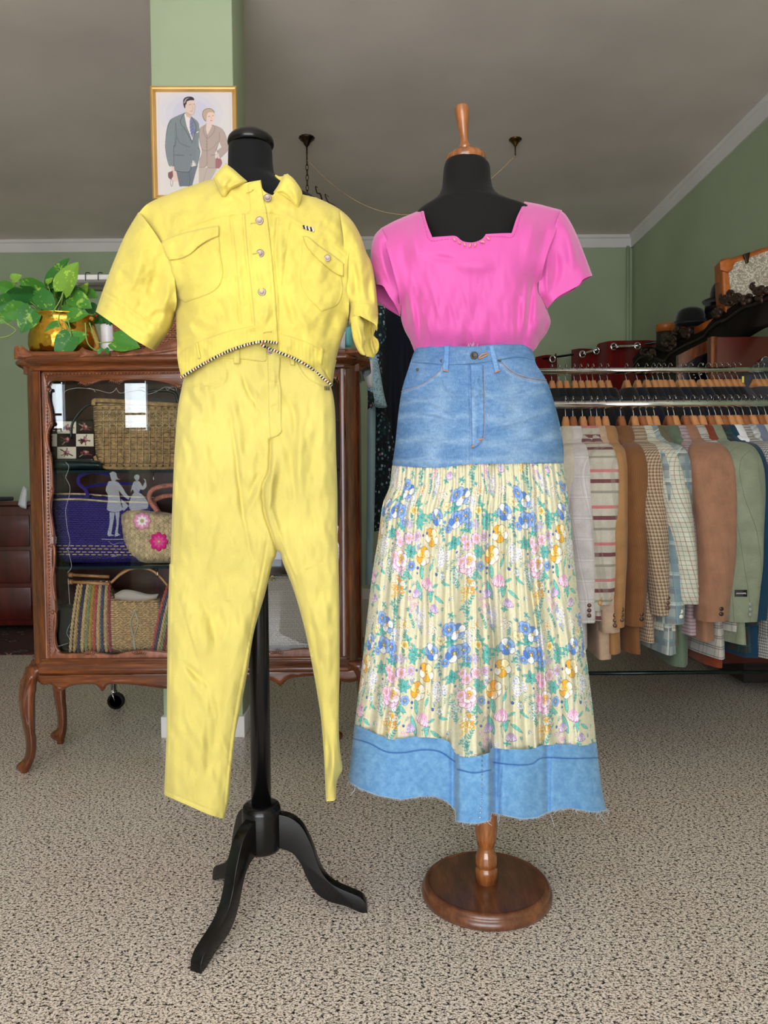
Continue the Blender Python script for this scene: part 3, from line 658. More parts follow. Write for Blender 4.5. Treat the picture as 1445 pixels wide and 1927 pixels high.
fb_ = [(jb(a), w, h) for a, w, h in [
    ([(690, 0), (650, 200), (620, 380), (570, 640), (520, 900), (480, 1180), (440, 1580)], 1.2, -.003), ([(700, 0), (662, 200), (632, 380), (582, 640), (532, 900), (492, 1180), (452, 1580)], 3, .002),
    ([(820, 0), (890, 150), (960, 400), (1015, 650), (1050, 880), (1080, 1150)], 1.2, -.003), ([(125, 0), (112, 400), (104, 900), (95, 1380)], 1.1, -.002),
    ([(68, 1440), (200, 1497), (350, 1560), (450, 1590)], 1.3, -.0022), ([(300, 200), (360, 350), (420, 560)], 14, -.009), ([(230, 180), (300, 420), (330, 700)], 16, .008), ([(160, 600), (260, 700), (380, 800)], 7, -.006), ([(170, 640), (250, 760), (330, 900)], 9, .005),
    ([(200, 950), (280, 1150), (300, 1400)], 15, .007), ([(450, 700), (400, 950), (380, 1250)], 13, -.007), ([(130, 1000), (170, 1200), (150, 1400)], 9, -.004),
    ([(1050, 100), (1090, 400), (1110, 800)], 9, .006), ([(960, 200), (1020, 500), (1060, 800)], 6, -.004), ([(1085, 1050), (1100, 1200), (1090, 1400)], 4, -.006), ([(1140, 1100), (1130, 1300), (1120, 1450)], 5, .006)]]
_, st_ = puff('legs', po, 1.66, Dp, 40, m_yp, tr, step=2.2, Db=.024, fold=lambda x, y: ridge(fa + fb_)(x, y) + crumple(.013, 26, 70, 21)(x, y), bl=14)
# waistband, fly, loops
patch('waistband', ja([(305, 66), (500, 56), (680, 54), (712, 54), (714, 186), (690, 205), (560, 190), (440, 185), (300, 190)]), st_, .004, m_yp, tr, 1.8)
patch('waistband', ja([(700, 54), (830, 56), (970, 66), (1040, 200), (1000, 205), (860, 182), (716, 186)]), st_, .004, m_yp, tr, 1.8)
patch('fly', ja([(714, 130), (800, 130), (800, 200), (795, 300), (806, 400), (806, 600), (810, 640), (790, 668), (745, 690), (730, 672), (722, 500), (718, 300)]), st_, .006, m_yp, tr, 1.8, fold=ridge([(ja([(795, 240), (790, 400), (797, 600), (780, 655), (740, 680)]), 1.1, -.002), (ja([(740, 220), (760, 300), (745, 420)]), 4, .003), (ja([(730, 330), (780, 345)]), 3, -.003), (ja([(730, 500), (785, 480)]), 4, -.003)]))
for a in ([(500, 128), (544, 120), (544, 216), (502, 218)], [(850, 170), (890, 180), (890, 228), (862, 226)]): patch('belt_loop', ja(a), st_, .009, m_yp, tr, 1.3, R=1.5)
button(*ja([(735, 140)])[0], 6.5, float(st_(*ja([(735, 140)])[0])) - .008, tr)
mb = MB()
for k in range(5):
    a = ja([(1078 + k * 7, 358), (1080 + k * 7, 384)]); mb.add(*g_tube([W(p[0], p[1], float(st_(p[0] - 3, p[1])) - .003) for p in a], .0007, 6))
mb.build('embroidered_mark', m_emb, tr)
# ================================================================== pink blouse and denim skirt on the wooden stand
YP = 1.777
m_wal = wood('walnut_lacquer', (104, 58, 28), (176, 108, 58), .22, (40, 40, 6), .5)
m_wal2 = wood('walnut_base', (66, 34, 20), (132, 80, 48), .3, (24, 5, 24), .4, rot=(0, 0, .9))
PX = float(W(915, 1650, YP)[0])
st = thing('dress_form', (PX, YP, 0), 'black dress form on a turned wooden post wearing pink blouse and long skirt', 'mannequin')
lathe('base', [(.02, 0), (.148, 0), (.150, 0), (.157, .004), (.158, .014), (.154, .021), (.1515, .0225), (.152, .026), (.1505, .031), (.144, .036), (.1405, .0365), (.139, .0345), (.1385, .034), (.1375, .034), (.03, .034), (.02, .034)], (PX, YP, 0), m_wal2, st, 96)
zz = lambda y: float(W(917, y, YP - .026)[2])
lathe('post', [(.0265, .033), (.0275, .06), (.0275, zz(1648)), (.0262, zz(1643)), (.0235, zz(1641)), (.0235, zz(1639)), (.0268, zz(1636)), (.0270, zz(1630)), (.0262, zz(1627)), (.0262, zz(1622)), (.0245, zz(1617)), (.0205, zz(1610)), (.0188, zz(1604)), (.0196, zz(1600)), (.0228, zz(1594)), (.0252, zz(1584)), (.0270, zz(1570)), (.0274, zz(1550)), (.0265, zz(1500)), (.024, zz(1400)), (.024, zz(1200)), (.024, zz(860))], (PX, YP, 0), m_wal, st, 36)
m_blkf = cloth('black_form_cloth', (19, 18, 18), 800, .05, .8, .2, sheen=.05)
loft('torso', [(306, 838, 914, .047), (316, 835, 921, .05), (340, 833, 923, .053), (355, 831, 926, .056), (367, 826, 932, .062), (378, 817, 945, .068), (388, 803, 968, .075), (398, 787, 1000, .076), (412, 778, 1008, .078), (440, 778, 1006, .084), (500, 785, 1000, .09), (560, 800, 990, .085), (620, 820, 975, .06), (655, 826, 970, .045), (700, 815, 985, .045), (800, 800, 1000, .06), (860, 810, 995, .04)], YP, m_blkf, st, 56)
def tilted(o, c, ax, ang):
    from mathutils import Matrix
    R = Matrix.Translation(c) @ Matrix.Rotation(ang, 4, ax) @ Matrix.Translation(-Vector(c)); o.data.transform(R)
c = w3(876, 300, YP); rd = YP / FX
o = lathe('neck_cap', [(.02, -.013), (.044, -.012), (.0475, -.005), (.0475, .002), (.043, .010), (.033, .0145), (.014, .0155), (.001, .0155)], c, m_wal, st, 44, sm=4); tilted(o, c, 'Y', math.radians(-3))
zc = lambda y: (292 - y) * rd
o = lathe('handle', [(.015, -.004), (.0155, .002), (.0125, .006), (.0145, .012), (.0145, .015), (.0108, .022), (.0095, .03), (.0098, .042), (.0128, .065), (.0158, .088), (.0168, .098), (.0160, .106), (.0125, .110), (.004, .1112), (.0005, .1112)], (c[0] - .0, YP, c[2] + .014), m_wal, st, 36, sm=4)
tilted(o, (c[0], YP, c[2] + .01), 'Y', math.radians(-4.5))

# ---- blouse
m_pk = cloth('pink_viscose', (214, 86, 166), 1300, .03, .62, .12, 4, sheen=.35, spec=.35, wr=.5)
q = lambda pts: T(3.211, 680, 180, pts)
bl_ = thing('blouse', W(890, 500, YP), 'bright pink short-sleeved blouse with a beaded square neckline', 'blouse')
YB2 = YP - .01
body = q([(375, 683), (280, 723), (200, 757), (120, 800, 1), (140, 880, 1), (165, 960, 1), (195, 1070, 1), (222, 1180, 1), (233, 1280), (240, 1350), (258, 1410), (290, 1470), (320, 1545, 1), (450, 1560, 1), (700, 1560, 1), (950, 1560, 1), (1038, 1545), (1080, 1485), (1120, 1432), (1143, 1368), (1128, 1310), (1105, 1230), (1084, 1150, 1), (1100, 1040, 1), (1130, 930, 1), (1170, 830, 1), (1200, 740, 1), (1212, 692), (1150, 676), (1070, 655), (985, 640, 1), (960, 690, 1), (935, 745, 1), (908, 830, 1), (830, 832, 1), (752, 836, 1), (733, 862, 1), (700, 880, 1), (660, 887, 1), (610, 878, 1), (568, 848, 1), (500, 850, 1), (428, 855, 1), (402, 790, 1), (385, 735, 1)])
fp = ridge([(q(a), w, h) for a, w, h in [
    ([(300, 1080), (295, 1250), (345, 1500)], 7, .008), ([(340, 1120), (345, 1300), (370, 1500)], 6, -.006), ([(260, 1150), (270, 1350), (320, 1500)], 6, -.007), ([(1085, 1000), (1060, 1200), (1040, 1500)], 7, .008), ([(1045, 1050), (1020, 1250), (1000, 1500)], 5, -.008), ([(1000, 1080), (985, 1300), (965, 1500)], 6, .007), ([(950, 1150), (945, 1320), (930, 1500)], 5, -.004),
    ([(1120, 1300), (1080, 1360), (1050, 1480)], 6, .007), ([(480, 1250), (485, 1500)], 10, .003), ([(780, 1250), (775, 1500)], 5, -.003), ([(830, 1200), (820, 1500)], 9, .003),
    ([(380, 960), (500, 985), (600, 990)], 7, -.005), ([(520, 1010), (700, 1030), (850, 1020)], 14, .006), ([(300, 760), (330, 900), (330, 1020)], 12, .008), ([(240, 860), (260, 1000), (290, 1100)], 9, -.006), ([(1060, 700), (1020, 850), (990, 1000)], 12, .006), ([(1130, 760), (1100, 900), (1060, 1020)], 9, -.006),
    ([(365, 690), (395, 790), (420, 866), (500, 861), (565, 859), (605, 890), (660, 899), (705, 892), (745, 870), (760, 847), (915, 842), (945, 745), (970, 690), (994, 645)], 1.6, .0035), ([(352, 695), (380, 795), (408, 880)], 1, -.0012)]])
def Db_(x, y): return np.interp(y, [370, 420, 480, 560, 630, 648, 670], [.085, .115, .14, .125, .10, .075, .055]) * np.sqrt(np.clip(1 - ((x - 888) / 190) ** 2, .05, 1))
_, sb = puff('body', body, YB2, Db_, 60, m_pk, bl_, step=2.2, Db=.10, fold=lambda x, y: fp(x, y) + np.clip((y - 470) / 120, .15, 1) * crumple(.012, 20, 90, 31)(x, y), bl=22)
ls = q([(120, 800), (80, 845), (58, 930), (60, 1040), (90, 1138, 1), (130, 1150, 1), (150, 1180, 1), (170, 1215, 1), (200, 1258, 1), (234, 1332), (246, 1240, 1), (232, 1150, 1), (208, 1050, 1), (178, 950, 1), (150, 865, 1)])
puff('sleeve', ls, YB2 - .01, .05, 17, m_pk, bl_, step=1.8, Db=.04, bl=7, fold=ridge([(q([(110, 850), (130, 1000), (190, 1180)]), 7, .008), (q([(75, 950), (100, 1080)]), 5, -.004)]))
puff('sleeve_lining', q([(88, 1120), (84, 1180), (88, 1238), (120, 1262), (160, 1290), (236, 1337), (225, 1250), (180, 1190), (135, 1140)]), YB2 + .03, .004, 6, m_pk, bl_, step=2, bl=2)
rs_ = q([(1205, 694), (1235, 720), (1268, 772), (1300, 838), (1345, 950), (1396, 1088, 1), (1368, 1096, 1), (1338, 1112, 1), (1310, 1148, 1), (1250, 1180, 1), (1180, 1222, 1), (1120, 1292), (1090, 1240, 1), (1070, 1160, 1), (1088, 1050, 1), (1120, 930, 1), (1156, 830, 1), (1185, 740, 1)])
puff('sleeve', rs_, YB2 - .006, .055, 24, m_pk, bl_, step=2, Db=.04, bl=10, fold=ridge([(q([(1225, 740), (1260, 900), (1280, 1100)]), 11, .008), (q([(1170, 900), (1180, 1050), (1150, 1200)]), 8, -.008), (q([(1300, 900), (1340, 1050)]), 6, -.004), (q([(1130, 960), (1120, 1100), (1125, 1230)]), 5, .006)]))
puff('sleeve_lining', q([(1390, 1090), (1345, 1118), (1322, 1145), (1265, 1180), (1240, 1195), (1300, 1150), (1345, 1105)]), YB2 + .028, .003, 4, m_pk, bl_, step=1.5, bl=1)
m_bead = basic('rose_bead', (222, 132, 140), .25, coat=.5)
for a in ([(552, 858), (572, 880)], [(583, 880), (603, 895)], [(617, 888), (630, 912)], [(660, 890), (652, 918)], [(692, 888), (682, 915)], [(716, 882), (738, 885)], [(728, 874), (745, 892)], [(755, 855), (778, 872)]):
    a = q(a); mid = ((a[0][0] + a[1][0]) / 2, (a[0][1] + a[1][1]) / 2); yy = float(sb(*mid)) - .003
    tube('bead', [W(a[0][0], a[0][1], yy), W(*mid, yy - .001), W(a[1][0], a[1][1], yy)], [.0012, .0028, .0010], m_bead, bl_, n=8, smooth_n=4)
# running stitch around the neckline
m_st = cloth('pink_thread', (214, 92, 160), 400); mb = MB()
P = spl(q([(362, 705), (385, 790), (412, 872), (500, 868), (560, 866)]), 14); P2 = spl(q([(765, 852), (850, 850), (915, 850), (948, 760), (975, 690)]), 14)
for PP in (P, P2):
    L = np.cumsum(np.r_[0, np.hypot(*np.diff(PP, axis=0).T)])
    for t in np.arange(0, L[-1] - 3, 5.2):
        a = [(np.interp(u, L, PP[:, 0]), np.interp(u, L, PP[:, 1])) for u in (t, t + 2.8)]
        mb.add(*g_tube([W(x, y, float(sb(x, y)) - .0012) for x, y in a], .0008, 5))
mb.build('neckline_stitching', m_st, bl_)

# ---- skirt
k7 = lambda pts: T(2.833, 640, 620, pts)
k8 = lambda pts: T(2.779, 640, 1080, pts)
sk = thing('skirt', W(895, 1100, YP), 'long skirt of faded denim yoke, floral cotton panel and frayed blue denim hem', 'skirt')
m_dn, nt, b = nodes('washed_denim'); v = coords(nt)
at = N(nt, 'ShaderNodeAttribute', attribute_name='Col')
f = mixc(nt, .55, at.outputs['Color'], ramp(nt, noise(nt, 1, 3, coords(nt, 'Object', (900, 900, 90))), [(.3, (150, 165, 185)), (.7, (255, 255, 255))]), 'MULTIPLY')
f = mixc(nt, .35, f, ramp(nt, noise(nt, 1, 2, coords(nt, 'Object', (60, 60, 900))), [(.3, (190, 200, 215)), (.7, (255, 255, 255))]), 'MULTIPLY')
nt.links.new(f, b.inputs['Base Color']); b.inputs['Roughness'].default_value = .9; b.inputs['Specular IOR Level'].default_value = .2
bump(nt, b, noise(nt, 900, 1, v), .3, .001)
rows = [(640, 776, 1008, .088), (660, 774, 1008, .09), (700, 758, 1028, .10), (760, 748, 1044, .12), (840, 741, 1060, .135), (880, 738, 1061, .14), (950, 722, 1071, .15), (1080, 698, 1086, .165), (1250, 681, 1104, .18), (1390, 664, 1126, .195), (1560, 650, 1146, .20)]
E = ell(rows)
seams = [([(375, 178), (480, 186), (560, 196), (690, 186), (780, 180), (850, 166), (950, 150), (1036, 168)], 1, -.0016), ([(545, 178), (530, 210), (490, 250), (420, 292), (325, 322)], 1.2, -.0025), ([(550, 188), (538, 222), (495, 264), (425, 306), (325, 338)], 2.4, .002),
    ([(860, 172), (900, 215), (950, 245), (1020, 262), (1100, 272)], 1.2, -.0025), ([(855, 186), (895, 228), (945, 258), (1015, 276), (1100, 287)], 2.4, .002), ([(690, 190), (694, 400), (698, 610), (695, 712)], 1.5, -.004), ([(765, 190), (768, 400), (765, 560), (740, 620), (706, 640)], 1, -.002),
    ([(1105, 290), (1150, 450), (1172, 600), (1178, 712)], 1, -.003)]
creas = [([(300, 470), (420, 460), (560, 480), (680, 460)], 5, -.003), ([(300, 600), (450, 590), (600, 600), (680, 580)], 5, .0025), ([(330, 400), (450, 380), (560, 420)], 5, .003), ([(780, 340), (900, 360), (1050, 320)], 5, -.003), ([(790, 480), (900, 500), (1100, 440)], 5, .003), ([(780, 600), (950, 610), (1150, 560)], 6, -.003), ([(400, 430), (540, 440), (680, 540)], 4, -.002), ([(715, 200), (735, 320), (720, 450)], 6, .004), ([(745, 340), (700, 420)], 4, -.003), ([(540, 240), (580, 330), (670, 420)], 4, .002), ([(450, 210), (400, 260)], 4, .002)]
fy = ridge([(k7(a), w, h * 1.5) for a, w, h in seams + creas])
pf = ridge([(k7(a), w, 1.0) for a, w in [([(300, 470), (420, 455), (560, 475), (680, 455)], 6), ([(300, 600), (450, 585), (600, 600), (680, 585)], 7), ([(330, 400), (450, 380), (560, 420)], 5), ([(780, 350), (900, 372), (1080, 330)], 6), ([(790, 470), (900, 490), (1110, 430)], 6), ([(780, 610), (950, 600), (1170, 560)], 9), ([(285, 700), (690, 705)], 5), ([(710, 690), (1190, 690)], 7), ([(540, 330), (500, 560), (470, 700)], 20), ([(900, 330), (960, 560), (980, 700)], 26), ([(705, 330), (712, 440), (705, 600)], 5), ([(550, 190), (538, 222), (495, 264), (425, 306), (325, 338)], 2.2), ([(855, 186), (895, 228), (945, 258), (1015, 276), (1100, 287)], 2.2)]])
def cden(x, y):
    f = np.clip(.35 + .38 * np.clip(pf(x, y), 0, 1) + .22 * (smn(x, y, 22, 1) - .5) + .25 * (smn(x, y, (9, 3), 2) - .5) + .25 * (smn(x, y, 2.5, 8) - .5), 0, 1)[:, None]
    return np.array([86, 128, 178]) * (1 - f) + np.array([158, 186, 212]) * f
yoke = k7([(398, 112, 1), (430, 95, 1), (550, 86, 1), (690, 90, 1), (800, 82, 1), (960, 76, 1), (1010, 98), (1030, 128), (1045, 185), (1100, 272), (1140, 385), (1170, 500), (1190, 625), (1191, 712, 1), (1050, 712, 1), (950, 715, 1), (700, 718, 1), (600, 730, 1), (500, 738, 1), (400, 733, 1), (277, 725), (295, 600), (310, 450), (330, 320), (362, 215)])
_, sy = puff('yoke', yoke, YP, .1, 40, m_dn, sk, step=2.0, fold=lambda x, y: fy(x, y) + crumple(.007, 30, 16, 41)(x, y), hfun=lambda x, y, d: E(x, y), Db=.1, col=cden, lip=.004)
puff('waistband_facing', k7([(400, 110), (470, 90), (600, 80), (700, 78), (850, 74), (965, 74), (1030, 126), (960, 100), (700, 106), (560, 104), (440, 118)]), YP + .05, .01, 12, m_dn, sk, step=2, col=lambda x, y: np.tile((150, 170, 190), (len(x), 1)), bl=1)
patch('fly', k7([(692, 185), (762, 185), (768, 400), (766, 560), (740, 615), (700, 640), (697, 400)]), sy, .0035, m_dn, sk, 1.5, col=lambda x, y: cden(x, y) * 1.04, fold=ridge([(k7(a), w, h) for a, w, h in [([(735, 230), (715, 330), (740, 440)], 4, .004), ([(712, 300), (765, 330)], 3, -.003), ([(700, 420), (760, 440)], 3, -.003), ([(730, 500), (720, 600)], 4, .003)]]))
patch('waistband', k7([(383, 150), (400, 112), (430, 97), (550, 88), (690, 91), (800, 84), (960, 79), (1008, 100), (1030, 130), (1040, 165), (950, 150), (850, 164), (700, 186), (560, 190), (480, 184), (380, 176)]), sy, .003, m_dn, sk, 1.5, col=lambda x, y: cden(x, y) * .97)
for a in ([(552, 88), (584, 88), (578, 220), (546, 218)], [(790, 86), (820, 84), (852, 218), (824, 232)]):
    patch('belt_loop', k7(a), sy, .007, m_dn, sk, 1.1, R=1.3, col=lambda x, y: cden(x, y) * 1.12)
m_rv = metal('dark_rivet', (70, 66, 62), .45); m_or = cloth('orange_thread', (214, 140, 78), 500); m_gold = metal('brass_zip', (190, 160, 100), .35)
for x, y in ((541, 168), (850, 165), (412, 214)): x, y = k7([(x, y)])[0]; button(x, y, 2.9, float(sy(x, y)) - .004, sk, m_rv, 'rivet')
x, y = k7([(714, 139)])[0]; button(x, y, 7.2, float(sy(x, y)) - .008, sk, m_rv)
def threads(nm, lines, mat, surf, r=.0009, parent=None, off=.0014):
    mb = MB()
    for a in lines:
        P = spl(np.array(a, float), 6) if len(a) > 2 else np.linspace(a[0], a[1], 6)
        mb.add(*g_tube(W(P[:, 0], P[:, 1], surf(P[:, 0], P[:, 1]) - off), r, 5))
    return mb.build(nm, mat, parent)
threads('orange_stitching', [k7([(738, 150), (760, 132), (788, 126)]), k7([(738, 156), (765, 146), (790, 132)]), k7([(546, 218), (578, 222)]), k7([(824, 230), (854, 216)]), k7([(735, 590), (762, 582)]), k7([(700, 628), (716, 616)])], m_or, sy, .0013, sk, .008)
m_ts = cloth('tan_thread', (186, 158, 138), 500)
threads('topstitching', [k7([(548, 196), (530, 226), (488, 262), (425, 300), (325, 330)]), k7([(862, 184), (900, 222), (950, 252), (1020, 270), (1102, 280)]), k7([(866, 176), (905, 212), (955, 241), (1020, 258), (1100, 268)]), k7([(768, 200), (770, 400), (767, 560), (742, 612)])], m_ts, sy, .0006, sk, .0012)
# frayed edge at the waist centre
mb = MB()
for k in range(7):
    x = 875 + rng.random() * 26; y = 652 - rng.random() * 2; a = rng.uniform(-1, 1)
    P = [(x, y + 1), (x + a, y - 2 - rng.random() * 3), (x + a * 3, y - 3 - rng.random() * 4)]
    mb.add(*g_tube([W(p[0], p[1], float(sy(880, 655)) - .004) for p in P], .0004, 4))
m_fray = cloth('frayed_threads', (190, 204, 216), 300)
mb.build('fray', m_fray, sk)
# ---- printed floral panel: flowers drawn as a repeating print (colours only), gathered at the yoke
TW, TH = 160.0, 253.0
cv = Cv(0, 0, TW, TH, 3.0, (216, 210, 180))
OUT = (88, 104, 150); TE = (118, 196, 186); TED = (52, 130, 132)
def wrap(fn, x, y, r):
    for dx in (-TW, 0, TW):
        for dy in (-TH, 0, TH):
            if -r < x + dx < TW + r and -r < y + dy < TH + r: fn(x + dx, y + dy)
def petal(cx, cy, L, wd, a, c0, c1, out, vein=True):
    ca, sa = math.cos(a), math.sin(a)
    S_ = [(0, 0), (.25, .32), (.6, .52), (.88, .42), (1.0, .12), (1.0, -.12), (.88, -.42), (.6, -.52), (.25, -.32)]
    f = lambda k, sc=1: [(cx + ca * u * L * sc - sa * w * wd * sc, cy + sa * u * L * sc + ca * w * wd * sc) for u, w in k]
    cv.poly(f(S_, 1.0), out, 1, 2); q_ = [(u * .93 + .02, w * .86) for u, w in S_]; cv.poly(f(q_), c1, 1, 2)
    cv.poly(f([(u * .58, w * .6) for u, w in S_]), c0, .75, 2)
    if vein:
        for w in (-.2, 0, .2): cv.line(f([(.15, w * .3), (.75, w)]), .35, out, .45)
def flower(x, y, r, c0, c1, cc=(240, 200, 90), n=5, rot=0.3, out=OUT, wd=.95, mix=None):
    def g(X, Y):
        for k in range(n):
            m = mix[k % len(mix)] if mix else (c0, c1)
            petal(X, Y, r, r * wd, rot + k * 2 * math.pi / n, m[0], m[1], out)
        cv.dot(X, Y, r * .2, (90, 80, 60), .8); cv.dot(X, Y, r * .15, cc)
        for k in range(6): cv.dot(X + r * .3 * math.cos(k * 1.05), Y + r * .3 * math.sin(k * 1.05), max(.45, r * .05), cc)
    wrap(g, x, y, r)
def leaf(x, y, L, a, c=TE, d=TED, w=.42):
    def g(X, Y):
        ca, sa = math.cos(a), math.sin(a)
        f = lambda k: [(X + ca * u * L - sa * v_ * L, Y + sa * u * L + ca * v_ * L) for u, v_ in k]
        sh = [(0, 0), (.2, w * .38), (.5, w * .5), (.8, w * .28), (1, 0), (.8, -w * .28), (.5, -w * .5), (.2, -w * .38)]
        cv.poly(f(sh), d, 1, 2); cv.poly(f([(u * .9 + .05, v_ * .8) for u, v_ in sh]), c, 1, 2); cv.line(f([(0, 0), (.92, 0)]), .5, d, .9)
        for u in (.3, .55): cv.line(f([(u, 0), (u + .15, w * .25)]), .35, d, .7); cv.line(f([(u, 0), (u + .15, -w * .25)]), .35, d, .7)
    wrap(g, x, y, L)
def leafc(x, y, r, n=5, rot=0):
    for k in range(n): leaf(x, y, r * (1 - .12 * (k % 2)), rot + k * 2 * math.pi / n, w=.55)
def stem(P, c=TED, w=.7):
    P = np.array(P, float)
    for dx in (-TW, 0, TW):
        for dy in (-TH, 0, TH): cv.line(P + [dx, dy], w, c, .9, 6)
def cluster(x, y, r, cs, n, fr, out=OUT, seed=0):
    rg = np.random.default_rng(seed)
    for k in range(n):
        a = rg.random() * 6.28; d = r * math.sqrt(rg.random()); c = cs[k % len(cs)]
        flower(x + d * math.cos(a) * .8, y + d * math.sin(a) * 1.1, fr * (.8 + .4 * rg.random()), c[0], c[1], (236, 190, 80), 5, rg.random() * 6, out)
def sprig(P, L, side=1, c=TE):
    P = spl(np.array(P, float), 8); stem(P[::4].tolist())
    Lc = np.cumsum(np.r_[0, np.hypot(*np.diff(P, axis=0).T)]); t = 3
    while t < Lc[-1]:
        i = np.searchsorted(Lc, t) - 1; d = P[min(i + 1, len(P) - 1)] - P[i]; a = math.atan2(d[1], d[0])
        leaf(P[i][0], P[i][1], L, a + .75 * side, c); leaf(P[i][0], P[i][1], L * .9, a - .75 * side, c); t += L * .8
u_ = lambda pts: [(p[0] / 5.558, p[1] / 5.558 - 3.6) for p in pts]
WH = (250, 248, 246); BL = (84, 132, 205); BL2 = (150, 182, 228); PK = (232, 168, 205); PK2 = (246, 216, 228); YE = (238, 176, 62); YE2 = (250, 236, 190); PU = (186, 160, 208); PU2 = (226, 208, 232); LV = (128, 140, 200)
for P in ([(60, 150), (70, 500), (50, 900)], [(430, 640), (425, 800), (430, 1100)], [(860, 600), (890, 900), (870, 1300)], [(590, 480), (590, 800), (600, 1100)], [(700, 700), (690, 1000), (700, 1250)], [(240, 620), (230, 900), (200, 1250)], [(520, 1100), (500, 1350), (520, 1480)], [(1080, 800), (1085, 1000), (1080, 1250)]): stem(u_(P))
sprig(u_([(60, 700), (40, 500), (70, 250)]), 8); sprig(u_([(880, 1290), (850, 1180), (830, 1050)]), 7); sprig(u_([(215, 640), (190, 500), (215, 330)]), 6); sprig(u_([(1000, 250), (960, 150), (930, 60)]), 9, c=(170, 215, 205)); sprig(u_([(80, 180), (110, 60), (150, -20)]), 7); sprig(u_([(1070, 1330), (1060, 1180), (1010, 1040)]), 11)
sprig(u_([(330, 320), (300, 240), (230, 100)]), 6); sprig(u_([(700, 520), (670, 640), (700, 760)]), 6, c=(150, 165, 210)); sprig(u_([(160, 1000), (120, 1120), (130, 1290)]), 7); sprig(u_([(620, 250), (600, 420), (640, 560)]), 6)
for a in ((800, 410, 70, 6, .2), (330, 560, 85, 6, .5), (450, 560, 70, 5, 0), (320, 640, 70, 5, 1), (820, 790, 88, 6, .3), (230, 920, 95, 6, .1), (950, 860, 70, 5, .9), (640, 660, 42, 3, .4), (250, 440, 70, 4, 1.2), (700, 450, 55, 3, 2), (320, 830, 50, 4, .3), (980, 700, 50, 4, 1), (30, 690, 50, 4, .4), (1000, 400, 40, 4, 0), (560, 130, 45, 4, .2), (800, 130, 40, 4, .7)):
    leafc(*u_([a[:2]])[0], a[2] / 5.558, a[3], a[4])
for x, y, L, a in ((420, 1210, 34, -1.75), (545, 1420, 30, -1.45), (420, 1430, 42, -1.9), (600, 1330, 26, .5), (600, 1290, 24, 2.6), (520, 1100, 22, -1.2), (190, 1100, 24, 1.1), (280, 1200, 24, -2.6), (650, 1200, 18, 2.5), (690, 1180, 20, .4)):
    leaf(*u_([(x, y)])[0], L, a, (130, 205, 190), TED, .3)
rg = np.random.default_rng(77)
for k in range(46):      # fine sprigs filling the ground
    x, y = rg.random() * TW, rg.random() * TH; a = -1.57 + rg.normal() * .5; l = 7 + rg.random() * 9
    P = [(x, y), (x + l * .5 * math.cos(a), y + l * .5 * math.sin(a)), (x + l * math.cos(a + .3), y + l * math.sin(a + .3))]; stem(P, (70, 130, 150), .6)
    for t in (.35, .6, .85): leaf(x + l * t * math.cos(a), y + l * t * math.sin(a), 3.6, a + .9, TE if k % 3 else (150, 190, 215)); leaf(x + l * t * math.cos(a), y + l * t * math.sin(a), 3.4, a - .9, TE if k % 3 else (150, 190, 215))
    if k % 2: flower(*P[2], 2.3 + rg.random() * 1.6, (248, 246, 244), [(248, 246, 244), (226, 208, 232), (250, 236, 190)][k % 3], (236, 190, 80), 5, rg.random() * 3)
cluster(*u_([(400, 200)])[0], 17, [(BL2, WH), (LV, BL2), (WH, WH)], 34, 3.0, LV, 1)
cluster(*u_([(690, 920)])[0], 15, [(BL2, WH), (WH, WH)], 18, 4.6, LV, 2)
cluster(*u_([(90, 420)])[0], 13, [(BL2, WH), (WH, WH)], 16, 3.4, LV, 3)
cluster(*u_([(110, 1310)])[0], 16, [(YE, YE2), (WH, WH), (YE, YE)], 30, 4.6, (140, 120, 100), 4)
cluster(*u_([(195, 290)])[0], 11, [(YE2, WH), (YE, YE2)], 10, 4.2, (120, 110, 110), 5)
cluster(*u_([(560, 280)])[0], 12, [(WH, WH), (YE2, WH)], 11, 4.0, (130, 120, 130), 6)
cluster(*u_([(290, 60)])[0], 14, [(PK, PK2), (WH, PK2)], 12, 3.8, (150, 120, 170), 7)
cluster(*u_([(940, 1370)])[0], 11, [(YE, YE2)], 9, 3.2, (150, 120, 60), 8)
cluster(*u_([(840, 1150)])[0], 11, [(BL2, WH)], 9, 4.0, TED, 9)
cluster(*u_([(1010, 1130)])[0], 8, [(WH, WH), (PU2, WH)], 7, 4.2, LV, 10)
cluster(*u_([(1190, 850)])[0], 12, [(LV, BL2), (WH, WH)], 12, 3.4, LV, 11)
cluster(*u_([(175, 640)])[0], 7, [(LV, PU2)], 12, 3.6, LV, 12); cluster(*u_([(140, 785)])[0], 5, [(LV, LV)], 9, 3.0, (70, 84, 150), 13)
cluster(*u_([(1000, 380)])[0], 9, [(WH, WH), (PU2, WH)], 8, 3.0, LV, 14)
F_ = lambda x, y, r, *a, **k: flower(*u_([(x, y)])[0], r / 5.558 * 1.06, *a, **k)
F_(870, 330, 82, WH, WH, n=5, rot=.9, mix=[(BL, BL2), (WH, WH), (WH, WH), (BL, BL), (WH, WH)])
F_(780, 275, 72, BL, BL2, rot=.2); F_(575, 520, 88, BL, BL2, rot=.6, mix=[(BL2, WH), (BL, BL), (BL, BL2), (WH, WH), (BL, BL2)])
F_(930, 540, 74, BL, BL2, rot=.1); F_(835, 545, 90, BL, BL, rot=.5, mix=[(BL, BL2), (WH, WH), (BL, BL), (BL, BL2), (BL, BL2)]); F_(740, 620, 45, BL, BL2, rot=1)
F_(515, 745, 95, YE, YE, rot=.25, n=5, mix=[(YE2, WH), (YE, YE), (YE2, WH), (YE, YE), (YE2, YE2)], out=(150, 120, 70)); F_(415, 960, 96, YE, YE2, rot=.5, n=6, mix=[(YE2, WH), (YE2, WH), (YE, YE), (YE, YE2), (YE, YE)], out=(150, 120, 70))
